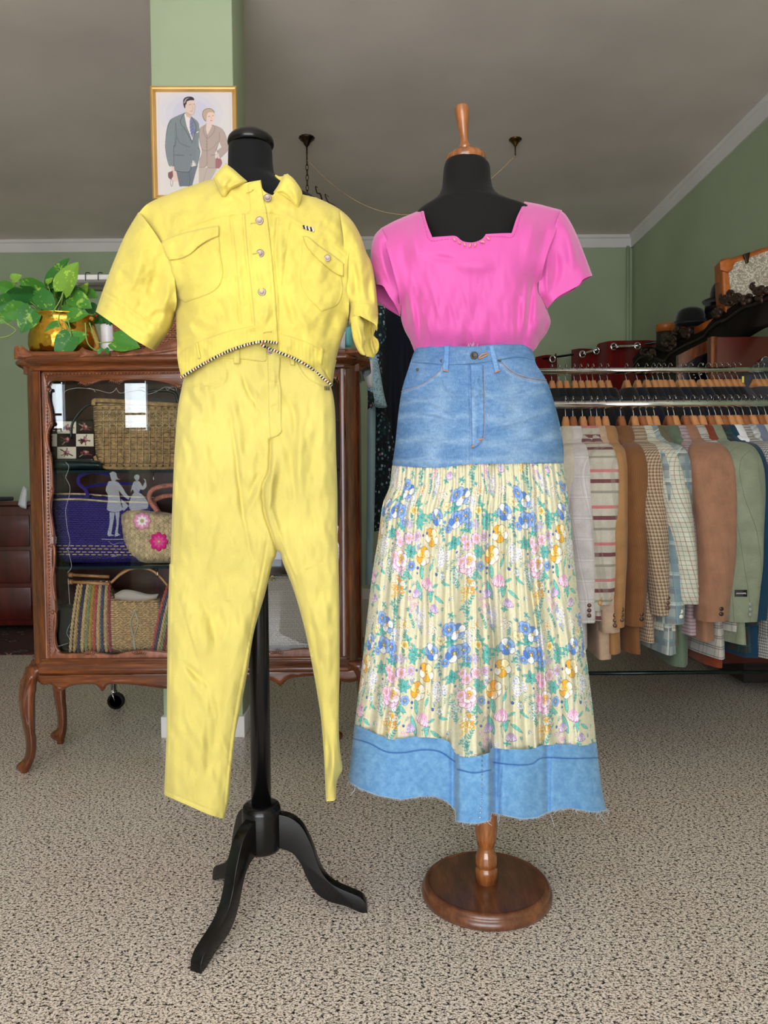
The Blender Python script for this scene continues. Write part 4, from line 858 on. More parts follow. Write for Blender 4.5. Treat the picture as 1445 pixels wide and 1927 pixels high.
F_(690, 385, 48, YE2, YE2, (236, 180, 60), out=(140, 120, 100)); F_(215, 490, 48, YE, YE2, out=(150, 120, 60)); F_(545, 945, 26, YE, YE2, n=3, rot=-1.6)
F_(75, 850, 56, PK, PK2, rot=.2, out=(170, 110, 160)); F_(85, 1065, 92, PK, PK2, (220, 180, 60), rot=.4, n=6, out=(170, 110, 160)); F_(30, 780, 42, PK, PK2, rot=.7, out=(170, 110, 160))
F_(1075, 785, 60, PK, PK2, n=6, out=(170, 110, 160)); F_(300, 755, 50, PU, PU2, n=10, wd=.4, out=(130, 90, 150)); F_(1000, 1020, 85, PK, YE2, n=5, rot=2.0, mix=[(YE, WH), (PK, WH), (YE, WH)], out=(170, 110, 160)); F_(910, 1010, 50, PK, PK2, out=(170, 110, 160)); F_(980, 640, 44, BL, BL2, n=4, rot=1)
F_(255, 1070, 52, BL, BL2, n=5, rot=.2); F_(700, 1120, 32, BL2, WH)
def tulip(x, y, r, c0, c1, out, a0=1.57):
    X, Y = u_([(x, y)])[0]; r /= 5.558
    for k, a in enumerate((-.9, .9, -.5, .5, 0)):
        wrap(lambda A, B, a=a: petal(A, B - r * .75, r * 1.6, r * .62, a0 + a * .62, c0, c1, out), X, Y, r * 2)
tulip(525, 1235, 88, PK, PK2, (170, 90, 160), 1.9); tulip(330, 1350, 66, PU, PU2, (110, 80, 140), 1.3); tulip(600, 1465, 62, PU, PU2, (110, 80, 140))
for x, y, r in ((380, 747, 15), (345, 1088, 17), (620, 1107, 18), (345, 1142, 12), (435, 715, 14), (255, 1335, 15), (850, 895, 12)):
    X, Y = u_([(x, y)])[0]; wrap(lambda A, B, r=r: (cv.dot(A, B, r / 5.558, (44, 66, 130)), cv.dot(A - .4, B - .4, r / 8, (76, 112, 190))), X, Y, 5)
big = cv.a; cv2 = Cv(0, 0, TW, TH, 3.0, WH); cv2.a = big
def yl(y): return np.interp(y, [872, 915, 955, 1015, 1090, 1250, 1360, 1440], [738, 733, 719, 711, 699, 682, 665, 660])
def yr(y): return np.interp(y, [872, 915, 955, 1015, 1080, 1170, 1240, 1330, 1400, 1440], [1060.5, 1067, 1071, 1076, 1083, 1094, 1104, 1115, 1122, 1126])
def cflo(x, y):
    l, r = yl(y), yr(y); u = (x - l) / (r - l); th = np.arcsin(np.clip(u * 2 - 1, -1, 1)); sfl = 222 * (th * .45 + (u * 2 - 1) * .55) * (1 + .1 * np.clip((y - 1050) / 400, 0, 1))
    g = np.clip((960 - y) / 90, 0, 1); sfl = sfl * (1 + .25 * g) + g * 3 * np.sin(u * 70)
    X = (sfl + 893 - 860 + 3 * np.sin(u * 23)) % TW; Y = (y - 880 + 6 * np.sin(u * 13 + .5) + 3 * np.sin(u * 31) + (u - .5) ** 2 * 40) % TH
    c = cv2.samp(X, Y); n = smn(x, y, 3, 5)[:, None]
    return c * (.97 + .05 * n)
def pleats(x, y):
    l, r = yl(y), yr(y); u = (x - l) / (r - l); k = np.clip((y - 875) / 380, 0, 1)
    h = .016 * k * np.cos(2 * math.pi * (u * 6.2 + .1)) + .006 * np.cos(2 * math.pi * (u * 17 + .3)) * (.5 + .5 * k) + .0028 * np.cos(2 * math.pi * u * 38 + 3 * np.sin(u * 11)) * (1 - .6 * k)
    # deep folds
    for u0, w, a in ((.78, .012, -.030), (.575, .014, -.045), (.40, .014, -.024), (.13, .012, -.016), (.27, .012, -.012), (.93, .012, -.014), (.67, .012, -.010)):
        h = h + a * (.35 + .65 * k) * np.exp(-((u - u0 - .01 * np.sin(y / 60)) / w) ** 2)
    h = h + .030 * k ** 2 * np.exp(-((u - .485) / .075) ** 4)
    return h * np.clip(np.minimum(u, 1 - u) * 14, 0, 1)
m_fl = cloth('floral_cotton', weave=1400, attr=True, bmp=.15, rough=.9)
flo = k7([(277, 725, 1), (500, 738, 1), (700, 718, 1), (950, 715, 1), (1191, 712)]) + [(1071, 955), (1083, 1080), (1094, 1170), (1104, 1240), (1115, 1330)] + k8([(1340, 885, 1), (1250, 899, 1), (1080, 894, 1), (1000, 919, 1), (900, 919, 1), (795, 910, 1), (780, 940, 1), (700, 960, 1), (612, 945, 1), (570, 885, 1), (500, 860, 1), (400, 855, 1), (300, 867, 1), (220, 855, 1), (130, 815, 1), (75, 792)]) + [(681, 1250), (699, 1090), (711, 1015), (720, 950), (733, 915)]
_, sfl_ = puff('floral_panel', flo, YP, .1, 40, m_fl, sk, step=1.0, fold=pleats, hfun=lambda x, y, d: E(x, y), col=cflo, lip=-.002)
# ---- denim hem
hem = k8([(75, 788, 1), (130, 810, 1), (220, 850, 1), (300, 862, 1), (400, 850, 1), (500, 855, 1), (570, 880, 1), (612, 940, 1), (700, 955, 1), (780, 935, 1), (795, 905, 1), (900, 915, 1), (1000, 915, 1), (1080, 890, 1), (1250, 895, 1), (1340, 880), (1366, 1100), (1392, 1235, 1), (1340, 1246, 1), (1290, 1242, 1), (1200, 1225, 1), (1090, 1246, 1), (1030, 1275, 1), (950, 1282, 1), (830, 1257, 1), (792, 1248, 1), (786, 1290, 1), (720, 1306, 1), (650, 1302, 1), (603, 1290, 1), (606, 1242, 1), (560, 1192, 1), (500, 1166, 1), (420, 1165, 1), (320, 1180, 1), (200, 1160, 1), (100, 1122, 1), (42, 1082), (55, 960)])
rg = np.random.default_rng(3); jh = []
for i, p in enumerate(hem):
    jh.append(p)
hl = k8
def hfold(x, y):
    k = np.clip((y - 1370) / 120, .4, 1)
    X = (x - 640) * 2.779
    h = .016 * np.cos((X - 110) / 118 * 1.1) * k
    h = h + .030 * (1 / (1 + np.exp(-(X - 610) / 5)) - 1 / (1 + np.exp(-(X - 789) / 4)))
    h = h - .022 * np.exp(-((X - 815) / 22) ** 2) - .010 * np.exp(-((X - 590) / 16) ** 2) - .012 * np.exp(-((X - 1085) / 18) ** 2) + .008 * np.exp(-((X - 960) / 70) ** 2)
    return h
hs = ridge([(k8(a), w, h) for a, w, h in [([(64, 860), (150, 885), (240, 930), (330, 935), (430, 920), (520, 930), (600, 982)], 1.3, -.003), ([(612, 1022), (700, 1040), (788, 1025)], 1.3, -.003), ([(800, 985), (900, 998), (1000, 995), (1060, 962), (1200, 965), (1355, 962)], 1.3, -.003), ([(1105, 900), (1095, 1080), (1088, 1250)], 1.2, -.003), ([(850, 930), (838, 1080), (826, 1250)], 1.2, -.003)]])
ribb = lambda x, y: .0010 * np.sin(x * .75) * np.exp(-((smn(x, y, 90, 4)) * 2))
line_ = ridge([(k8([(64, 860), (150, 885), (240, 930), (330, 935), (430, 920), (520, 930), (600, 982)]), 1, 1), (k8([(612, 1022), (700, 1040), (788, 1025)]), 1, 1), (k8([(800, 985), (900, 998), (1000, 995), (1060, 962), (1200, 965), (1355, 962)]), 1, 1)])
def chem(x, y):
    f = np.clip(.45 + .5 * (smn(x, y, 9, 6) - .5) + .45 * (smn(x, y, 3, 7) - .5), 0, 1)[:, None]
    c = np.array([86, 136, 186]) * (1 - f) + np.array([128, 174, 212]) * f
    s_ = np.clip(line_(x, y) * 1.2, 0, 1)[:, None]
    return c * (1 - s_) + np.array([40, 84, 150]) * s_
m_dn2 = cloth('blue_chambray', weave=1200, attr=True, bmp=.2)
_, shm = puff('hem_band', hem, YP, .1, 40, m_dn2, sk, step=1.6, fold=lambda x, y: hfold(x, y) + hs(x, y), hfun=lambda x, y, d: E(x, y), col=chem, lip=.003, backcol=(110, 160, 205), sm=4)
# frayed lower edge
mb = MB(); E2 = np.array(k8([(42, 1082), (100, 1122), (200, 1160), (320, 1180), (420, 1165), (500, 1166), (560, 1192), (603, 1238), (603, 1290), (650, 1302), (720, 1306), (786, 1290), (792, 1250), (830, 1257), (950, 1282), (1030, 1275), (1090, 1246), (1200, 1225), (1290, 1242), (1340, 1246), (1392, 1235)]))
L = np.cumsum(np.r_[0, np.hypot(*np.diff(E2, axis=0).T)])
for t in np.arange(0, L[-1], 1.0):
    x, y = np.interp(t, L, E2[:, 0]), np.interp(t, L, E2[:, 1]); a = rg.normal() * .8; l = .6 + rg.random() ** 2 * 4.2
    yy = float(shm(x, y - 3)) - .001
    mb.add(*g_tube([W(x, y - 1.5, yy), W(x + a * .5, y + l * .5, yy), W(x + a * 1.4, y + l, yy)], .00028, 3, False))
for x, y, pts in [(40, 1085, [(-3, 20), (-10, 32)]), (80, 1118, [(-12, 22), (-30, 45)]), (76, 1120, [(-4, 18), (-22, 26)]), (640, 1302, [(2, 16), (8, 30)]), (770, 1292, [(8, 12), (22, 24)]), (826, 1256, [(-3, 26), (4, 60)]), (830, 1256, [(2, 30), (-4, 44)]), (1092, 1246, [(14, 30), (28, 76)]), (1125, 1238, [(-6, 14), (-14, 24)]), (1240, 1230, [(-5, 14), (4, 28)]), (1300, 1243, [(2, 16), (-4, 24)]), (1350, 1243, [(-12, 24), (-2, 44)]), (1352, 1243, [(10, 30), (36, 68)]), (1360, 1243, [(6, 20), (24, 40)]), (1388, 1236, [(14, 10), (12, 26)]), (1380, 1238, [(20, -6), (28, 4)])]:
    P = k8([(x, y)] + [(x + a, y + b_) for a, b_ in pts]); yy = float(shm(P[0][0], P[0][1] - 4))
    mb.add(*g_tube(spl([W(p[0], p[1], yy) for p in P], 4), .00045, 4, False))
mb.build('fray', m_fray, sk)
m_gem = metal('crystal_stud', (205, 205, 200), .15)
P = spl(k8([(742, 950), (742, 1060), (738, 1180), (730, 1300)]), 12); L = np.cumsum(np.r_[0, np.hypot(*np.diff(P, axis=0).T)])
mb = MB()
for k in range(14):
    t = 1 + k * L[-1] / 14.2; x, y = np.interp(t, L, P[:, 0]), np.interp(t, L, P[:, 1]); c_ = W(x, y, float(shm(x, y)) - .002)
    V, Fc = g_lathe([(.0001, -.0019), (.0015, -.0013), (.0021, 0), (.0015, .0013), (.0001, .0019)], c_, 8); mb.add(V, Fc)
mb.build('studs', m_gem, sk, smooth=False)
# ================================================================== glazed display cabinet
YC = 2.58
m_mah = wood('mahogany', (54, 22, 7), (142, 74, 28), .24, (26, 26, 3.2), .5)
m_mah2 = wood('carved_mahogany', (88, 42, 22), (160, 94, 56), .35, (30, 30, 12), .3)
m_mahh = wood('mahogany_rail', (62, 26, 9), (142, 78, 32), .24, (3.2, 26, 26), .5)
m_mahd = wood('dark_mahogany', (48, 20, 10), (100, 48, 24), .4, (26, 26, 3.2), .2)
cb = thing('display_cabinet', W(365, 1400, YC + .18) * [1, 1, 0], 'carved mahogany display cabinet with glass door standing behind the yellow outfit', 'cabinet')
kz = lambda y: float(W(365, y, YC)[2])
xl, xr = float(W(46, 980, YC)[0]), float(W(678, 980, YC)[0]); ZT, ZB = kz(694), kz(1250); YR = 2.90
def sweep(nm, pr, mat, cut=.055, par=cb, x0=xl, x1=xr, y0=YC, y1=YR):
    """moulding run around left side, front and right side; pr = (out, z)"""
    pl = [((x0, y1), (-1, 0)), ((x0, y0 + cut), (-1, -.41)), ((x0 + cut, y0), (-.41, -1)), ((x1 - cut, y0), (.41, -1)), ((x1, y0 + cut), (1, -.41)), ((x1, y1), (1, 0))]
    V = [(p[0] + d[0] * o, p[1] + d[1] * o, z) for p, d in pl for o, z in pr]; n = len(pr)
    Fc = [(i * n + k, i * n + (k + 1) % n, (i + 1) * n + (k + 1) % n, (i + 1) * n + k) for i in range(5) for k in range(n)] + [tuple(range(n))[::-1], tuple(5 * n + k for k in range(n))]
    o = mk(nm, np.array(V), Fc, mat, par, smooth=False); bevel(o, .003, 2); return o
# carcass
boxx('back_panel', xl + .01, xr - .01, YR - .015, YR, ZB, ZT + .02, m_mahd, cb)
boxx('side_panel', xl + .004, xl + .02, YC + .05, YR, ZB, ZT, m_mah, cb)
boxx('side_panel', xr - .02, xr - .004, YC + .05, YR, ZB, ZT, m_mah, cb)
boxx('top_panel', xl, xr, YC + .02, YR, ZT - .01, ZT + .02, m_mah, cb)
boxx('floor_panel', xl, xr, YC + .02, YR, ZB - .01, ZB + .012, m_mahd, cb)
# rounded corner posts
for sx, x in ((-1, xl), (1, xr)):
    R = .062; c = (x - sx * R, YC + R - .002); th = np.linspace(0, math.pi / 2, 9)
    P = [(c[0] + sx * R * math.sin(t), c[1] - R * math.cos(t)) for t in th]
    P = [(c[0] - sx * .006, YC - .002)] + P + [(x, YC + R + .02), (x - sx * .02, YC + R + .02), (x - sx * .03, c[1]), (c[0] - sx * .006, YC + .03)]
    n = len(P); V = [(a, b_, z) for z in (ZB - .004, ZT + .01) for a, b_ in P]
    Fc = [tuple(range(n)), tuple(range(2 * n - 1, n - 1, -1))] + [(i, (i + 1) % n, (i + 1) % n + n, i + n) for i in range(n)]
    o = mk('corner_post', np.array(V), Fc, m_mah, cb, smooth=False); bevel(o, .0015)
# cornice and plinth mouldings
sweep('cornice', [(-.02, ZT - .004), (.012, ZT - .004), (.016, ZT + .004), (.012, ZT + .010), (.026, ZT + .018), (.036, ZT + .026), (.038, ZT + .034), (.030, ZT + .042), (.024, ZT + .048), (.024, ZT + .060), (-.02, ZT + .060)], m_mahh)
zb = ZB + .005
sweep('plinth_moulding', [(-.02, zb + .02), (.006, zb + .02), (.010, zb + .014), (.007, zb + .006), (.014, zb - .002), (.017, zb - .010), (.022, zb - .016), (.022, zb - .026), (.015, zb - .033), (-.02, zb - .033)], m_mahh)
# carved crest: wavy front board on the cornice, mirrored about the middle
mid = 363
cL = [(27, 676), (26, 664), (27, 653), (33, 650), (36, 656), (41, 650), (47, 655), (55, 660), (66, 662), (85, 665), (105, 666), (130, 663), (147, 660), (155, 653), (163, 658), (180, 661), (200, 662), (212, 660), (218, 653), (226, 658), (240, 659), (263, 657), (285, 652), (302, 648), (318, 642), (330, 638), (345, 640), (mid, 634)]
cR = [(2 * mid - x + (2 if x < 60 else 0), y - 6 * (mid - x) / 330 * .9) for x, y in cL[:-1]][::-1]
cr_ = cL + cR + [(698, 668), (520, 676), (363, 679), (200, 681)]
puff('crest', cr_, YC - .012, .014, 7, m_mah2, cb, step=2, Db=.012, bl=2, sm=4, corner=70, fold=ridge([([(33, 670), (66, 672), (105, 675), (150, 671), (200, 671), (240, 668), (302, 661), (340, 655)], 2.2, .006), ([(30, 656), (36, 668), (44, 672)], 2, .006), ([(388, 655), (430, 658), (490, 664), (540, 666), (640, 664), (690, 660)], 2.2, .006), ([(684, 650), (690, 664)], 2, .006), ([(60, 668), (110, 671), (150, 667)], 1.2, -.004), ([(160, 656), (156, 668), (148, 676)], 1.6, .005), ([(218, 656), (222, 668)], 1.6, .005)]))
# return of the crest on the right-hand side
o = boxx('crest', xr + .012, xr + .030, YC + .04, YR - .02, ZT + .055, ZT + .085, m_mah2, cb); bevel(o, .007, 3)
o = boxx('crest', xl - .030, xl - .012, YC + .04, YR - .02, ZT + .055, ZT + .085, m_mah2, cb); bevel(o, .007, 3)
# door frame with scalloped opening
dr = boxx('door_backing', float(W(84, 980, YC)[0]), float(W(90, 980, YC)[0]), YC + .004, YC + .02, ZB + .02, ZT - .01, m_mah, cb); dr.name = 'door'
fr = lambda nm, pts, bv=.002, yy=YC - .001, th=.02, mt=m_mah: slab(nm, pts, yy, th, mt, dr, bv, sm=4, corner=40)
inL = [(90, 727), (88, 735), (90, 752), (93, 768), (96, 790), (95, 800), (89, 812), (87, 825), (90, 845), (94, 862), (96, 885), (97, 908), (98, 924), (95, 940), (94, 960), (97, 985), (100, 1005), (101, 1025), (98, 1038), (98, 1060), (100, 1080), (101, 1105), (103, 1130), (104, 1150), (101, 1170), (101, 1190), (103, 1208), (106, 1222)]
fr('stile', [(81, 699), (90, 727)] + inL + [(95, 1240), (86, 1251), (83, 980)], mt=m_mah2)
topw = [(90, 727), (94, 719), (103, 716), (118, 717), (135, 716), (150, 719), (160, 726), (172, 722), (190, 716), (210, 715), (219, 722), (230, 717), (255, 714), (290, 716), (318, 722), (335, 730), (350, 722), (363, 715)]
topR = [(2 * mid - x, y - 6 * (mid - x) / 330 * .9) for x, y in topw[:-1]][::-1]
fr('top_rail', [(81, 699), (640, 694)] + [(636, 706)] + (topw + topR)[::-1], mt=m_mahh)
fr('stile', [(640, 694), (652, 694), (646, 980), (644, 1240), (634, 1240)] + [(2 * mid - x + 10, y - 9) for x, y in inL[::-1]] + [(630, 716)])
botw = [(106, 1222), (112, 1229), (125, 1231), (150, 1230), (165, 1226), (178, 1229), (195, 1232), (215, 1233), (235, 1228), (262, 1225), (290, 1226), (318, 1229), (350, 1231), (380, 1227), (420, 1224), (470, 1223), (520, 1226), (560, 1222), (600, 1221), (622, 1212)]
fr('bottom_rail', botw + [(634, 1240), (86, 1251)], mt=m_mah2)
# raised scroll beading along the inner edge, ribbed cord beading along the outer edge
mb = MB()
for pts in ([(89, 735), (89, 752), (94, 775), (96, 795)], [(96, 796), (89, 812), (88, 828), (93, 850)], [(94, 855), (97, 885), (98, 920)], [(99, 925), (94, 940), (93, 958), (97, 985), (100, 1010)], [(97, 1026), (102, 1030), (102, 1060), (99, 1085), (100, 1105), (104, 1130)], [(98, 1152), (104, 1155), (104, 1175), (102, 1195), (104, 1215), (112, 1228)]):
    mb.add(*g_tube(spl([W(x, y, YC - .004) for x, y in pts], 6), .0042, 8))
for x, y in ((96, 797), (97, 924), (97, 1027), (99, 1152), (91, 733)): mb.add(*g_lathe([(.0001, -.007), (.005, -.005), (.007, 0), (.005, .005), (.0001, .007)], W(x, y, YC - .006), 10))
mb.build('scroll_beading', m_mah2, dr)
mb = MB()
for (xa, ya, xb, yb) in ((88, 706, 93, 1246), (88, 704, 636, 698), (93, 1246, 634, 1238)):
    n = int(math.hypot(xb - xa, yb - ya) / 6.5)
    for k in range(n):
        t = (k + .5) / n; x, y = xa + (xb - xa) * t, ya + (yb - ya) * t; dx, dy = (xb - xa) / n * .36, (yb - ya) / n * .36
        mb.add(*g_tube([W(x - dx, y - dy, YC - .001), W(x - dx * .5, y - dy * .5, YC - .004), W(x + dx * .5, y + dy * .5, YC - .004), W(x + dx, y + dy, YC - .001)], [.0008, .0028, .0028, .0008], 6))
mb.build('beading', m_mah2, dr)
mb = MB()
for cxy in ((160, 724, 1), (218, 720, 1), (336, 727, 1), (165, 1228, -1), (262, 1227, -1), (520, 1226, -1)):
    for k in range(-3, 4):
        x, y, s_ = cxy; mb.add(*g_tube([W(x + k * 1.5, y - 4 * s_, YC - .002), W(x + k * 3, y - 2 * s_ + abs(k) * -.8 * s_, YC - .006), W(x + k * 4.6, y + (2 - abs(k)) * s_, YC - .003)], [.001, .0026, .0008], 6))
mb.build('leaf_carving', m_mah2, dr)
mb = MB()
for k in range(150):   # gouge cuts on the carved stile
    y = 740 + k * 3.2; x = 84.5 + (y - 740) * .018 + 3.5
    mb.add(*g_tube([W(x, y, YC - .0015), W(x + 4.2, y + .4, YC - .0022)], [.0012, .0006], 5))
tag(mb.build('carved_ribs', m_mah2, dr), kind='stuff')
# glass
m_glass, nt, b = nodes('window_glass'); nt.nodes.remove(b)
fr_ = N(nt, 'ShaderNodeFresnel'); fr_.inputs[0].default_value = 1.5; tr_ = N(nt, 'ShaderNodeBsdfTransparent'); tr_.inputs[0].default_value = (.95, .96, .96, 1)
gl = N(nt, 'ShaderNodeBsdfGlossy'); gl.inputs['Roughness'].default_value = .0; mx = N(nt, 'ShaderNodeMixShader')
nt.links.new(fr_.outputs[0], mx.inputs[0]); nt.links.new(tr_.outputs[0], mx.inputs[1]); nt.links.new(gl.outputs[0], mx.inputs[2]); nt.links.new(mx.outputs[0], nt.nodes['Material Output'].inputs[0])
a, c_ = W(84, 706, YC + .012), W(645, 1240, YC + .012)
gp = boxx('glass', a[0], c_[0], YC + .010, YC + .013, kz(1240), kz(706), m_glass, dr)
m_etch, nt, b = nodes('etched_glass'); b.inputs['Base Color'].default_value = rgba((225, 232, 236)); b.inputs['Roughness'].default_value = .6; b.inputs['Alpha'].default_value = .2
YG = YC + .0085
mb = MB()
def et(pts, r=.0011, n=6): mb.add(*g_tube(spl([W(x, y, YG) for x, y in pts], n), r, 5))
c2 = lambda pts: T(3.012, 20, 640, pts)
for pts in ([(300, 330), (310, 290), (370, 272), (440, 275), (500, 285), (560, 300), (590, 285), (600, 270)], [(600, 275), (620, 300), (680, 290), (740, 285), (780, 305), (830, 290), (880, 265), (930, 285)], [(300, 330), (295, 350), (310, 372)], [(880, 270), (890, 285), (905, 268), (935, 268), (940, 290)], [(440, 270), (470, 282), (480, 296)], [(720, 275), (750, 268), (770, 285)],
            [(310, 690), (330, 720), (310, 780)], [(310, 780), (335, 830), (330, 890), (312, 960), (320, 1060), (335, 1140), (320, 1190)], [(325, 1190), (345, 1280), (322, 1320)], [(325, 1350), (330, 1420), (335, 1500)], [(250, 1740), (290, 1730), (325, 1718)], [(335, 1610), (318, 1660), (340, 1700)]): et(c2(pts), .0009)
mb.build('etched_scrollwork', m_etch, dr)
def etch(parts, nm):
    mb = MB()
    for p in parts:
        O = smooth_outline(c2(p), 3, 60)[0]; A = W(O[:, 0], O[:, 1], YG + .0005); B = A + np.array([0, .001, 0]); n = len(O)
        mb.add(np.vstack([A, B]), [tuple(range(n)), tuple(range(2 * n - 1, n - 1, -1))] + [(i, i + n, (i + 1) % n + n, (i + 1) % n) for i in range(n)])
    mb.build(nm, m_etch, dr, smooth=False)
etch([[(560, 755), (578, 745), (598, 755), (604, 780), (622, 790), (600, 792), (588, 800), (572, 795), (566, 775)],
      [(555, 800), (600, 800), (630, 830), (655, 870), (675, 890), (668, 905), (640, 885), (612, 850), (625, 930), (640, 960), (600, 975), (560, 970), (545, 960), (552, 880), (538, 850)],
      [(560, 975), (590, 978), (580, 1040), (570, 1100), (590, 1108), (555, 1112), (548, 1098), (560, 1040)], [(592, 978), (618, 972), (612, 1040), (608, 1090), (622, 1105), (590, 1115), (592, 1090), (600, 1040)],
      [(625, 900), (670, 940), (640, 970)]], 'etched_gentleman')
etch([[(700, 770), (715, 760), (730, 768), (728, 790), (715, 798), (702, 788)], [(700, 800), (728, 800), (748, 830), (762, 800), (750, 785), (765, 790), (770, 830), (750, 850), (735, 845), (725, 862), (700, 862), (692, 845), (680, 862), (690, 820)],
      [(700, 865), (728, 865), (760, 890), (780, 930), (775, 955), (690, 965), (670, 940), (680, 895)]], 'etched_lady')
mb = MB()
et(c2([(515, 1128), (580, 1130), (660, 1128)]), .0012, 2); et(c2([(555, 1140), (580, 1160), (610, 1150), (640, 1150)]), .0006); et(c2([(590, 1180), (600, 1215), (570, 1228), (610, 1222)]), .0006)
mb.build('etched_ground_line', m_etch, dr)
# apron and cabriole legs
ap = [(60, 1268), (680, 1257), (676, 1280), (660, 1284), (640, 1282), (610, 1272), (560, 1274), (540, 1280), (528, 1292), (520, 1286), (500, 1278), (440, 1275), (400, 1280), (365, 1284), (363, 1296)]
apL = [(355, 1288), (340, 1294), (310, 1296), (280, 1292), (240, 1288), (205, 1288), (198, 1296), (192, 1301), (186, 1294), (178, 1288), (150, 1288), (130, 1292), (112, 1302), (105, 1298), (96, 1288), (78, 1288)]
puff('apron', ap + apL, YC + .004, .010, 6, m_mahh, cb, step=2.2, Db=.010, bl=1, sm=3, corner=60, fold=ridge([([(80, 1286), (98, 1285), (112, 1298), (130, 1289), (150, 1285), (178, 1285), (192, 1298), (205, 1285), (240, 1285), (310, 1293), (340, 1291)], 1.3, .004), ([(440, 1272), (500, 1275), (528, 1289), (560, 1271), (610, 1269)], 1.3, .004)]))
def cab_leg(y, fx, fy, flip, par):
    """cabriole leg: knee at the corner, foot turned outward; traced in px at depth y then placed"""
    L = [(0, 0), (-6, 12), (-14, 30), (-17, 55), (-15, 85), (-9, 115), (-4, 140), (-4, 160), (-8, 175), (-18, 184), (-22, 192), (-18, 197), (-14, 203), (-12, 209), (-3, 209), (2, 199), (8, 188), (14, 170), (16, 150), (14, 125), (13, 90), (14, 55), (18, 30), (28, 14), (40, 8), (40, 0)]
    return [(fx + flip * a, fy + b_) for a, b_ in L]
for Y_, pts, nm in ((YC - .012, cab_leg(0, 52, 1253, 1, 0), 0), (YC - .012, cab_leg(0, 686, 1243, -1, 0), 0)):
    puff('leg', pts, Y_ + .02, .028, 14, m_mah, cb, step=2.2, Db=.028, bl=2, sm=4, corner=70, fold=ridge([([(pts[0][0] + (4 if nm == 0 and pts[0][0] < 300 else -4), 1278), (pts[0][0] + (-6 if pts[0][0] < 300 else 6), 1300), (pts[0][0] + (-10 if pts[0][0] < 300 else 10), 1330), (pts[0][0] + (-4 if pts[0][0] < 300 else 4), 1365)], 3, .006)]))
k = YC / YR
for fx, fl in ((118, 1), (622, -1)):
    pts = [(fx + fl * a * .82, 1248 + (b_) * .735) for a, b_ in [(-22, 0), (-24, 50), (-20, 90), (-14, 125), (-12, 150), (-14, 168), (-26, 178), (-28, 188), (-22, 196), (-14, 200), (-14, 209), (2, 209), (4, 195), (8, 178), (10, 150), (8, 110), (6, 60), (8, 30), (8, 0)]]
    puff('leg', pts, YR - .03, .025, 12, m_mah, cb, step=2.2, Db=.025, bl=2, sm=4, corner=70)
# shelves
m_shelf = basic('smoked_glass', (30, 44, 48), .1, coat=.6, var=.05)
S1, S2 = kz(883), kz(1066)
for z in (S1, S2): boxx('shelf', xl + .02, xr - .02, YC + .03, YR - .02, z - .010, z, m_shelf, cb)
m_chr = metal('chrome', (225, 225, 228), .08)
for x, z in ((289, S1 - .03), (293, S2 - .03)):
    p = W(x, 900, YC + .035); tube('shelf_pin', [(p[0], p[1], z + .02), (p[0], p[1], z), (p[0], p[1], z - .012)], [.0015, .0015, .0035], m_chr, cb)
# ================================================================== bags in the cabinet
def weave_mat(name, c1, c2, c3, su, sv, chk=.5, rough=.7, st=.8):
    """basket weave: rounded strands going over and under, in object space (x across, z up)"""
    m, nt, b = nodes(name); tc = N(nt, 'ShaderNodeTexCoord'); sp = N(nt, 'ShaderNodeSeparateXYZ'); nt.links.new(tc.outputs['Object'], sp.inputs[0])
    def mt(op, a, b_=None):
        n = N(nt, 'ShaderNodeMath', operation=op)
        for s_, v_ in ((n.inputs[0], a), (n.inputs[1], b_)):
            if v_ is None: continue
            if hasattr(v_, 'is_output'): nt.links.new(v_, s_)
            else: s_.default_value = v_
        return n.outputs[0]
    u = mt('MULTIPLY', sp.outputs[0], su); v_ = mt('MULTIPLY', sp.outputs[2], sv)
    par = mt('MODULO', mt('ADD', mt('FLOOR', u), mt('FLOOR', v_)), 2); par = mt('ABSOLUTE', par)
    hu = mt('ABSOLUTE', mt('SINE', mt('MULTIPLY', u, math.pi))); hv = mt('ABSOLUTE', mt('SINE', mt('MULTIPLY', v_, math.pi)))
    h = mt('ADD', mt('MULTIPLY', hv, .7), mt('MULTIPLY', mt('MULTIPLY', hu, par), .5))
    nz = noise(nt, 60, 4, tc.outputs['Object'])
    f = mixc(nt, h, c1, mixc(nt, nz, c2, c3)); nt.links.new(f, b.inputs['Base Color']); b.inputs['Roughness'].default_value = rough
    bump(nt, b, h, st, .004); return m
m_rope = cloth('seagrass_rope', (186, 150, 100), 300, .25, .8, .6, 60)
m_rope2 = cloth('pale_raffia', (214, 190, 148), 400, .2, .8, .5, 60)
m_blk2 = basic('black_leather', (22, 24, 24), .35, bmp=.1, bscale=120)
m_grn = basic('dark_green_leather', (26, 42, 42), .3, bmp=.08, bscale=90, coat=.2)
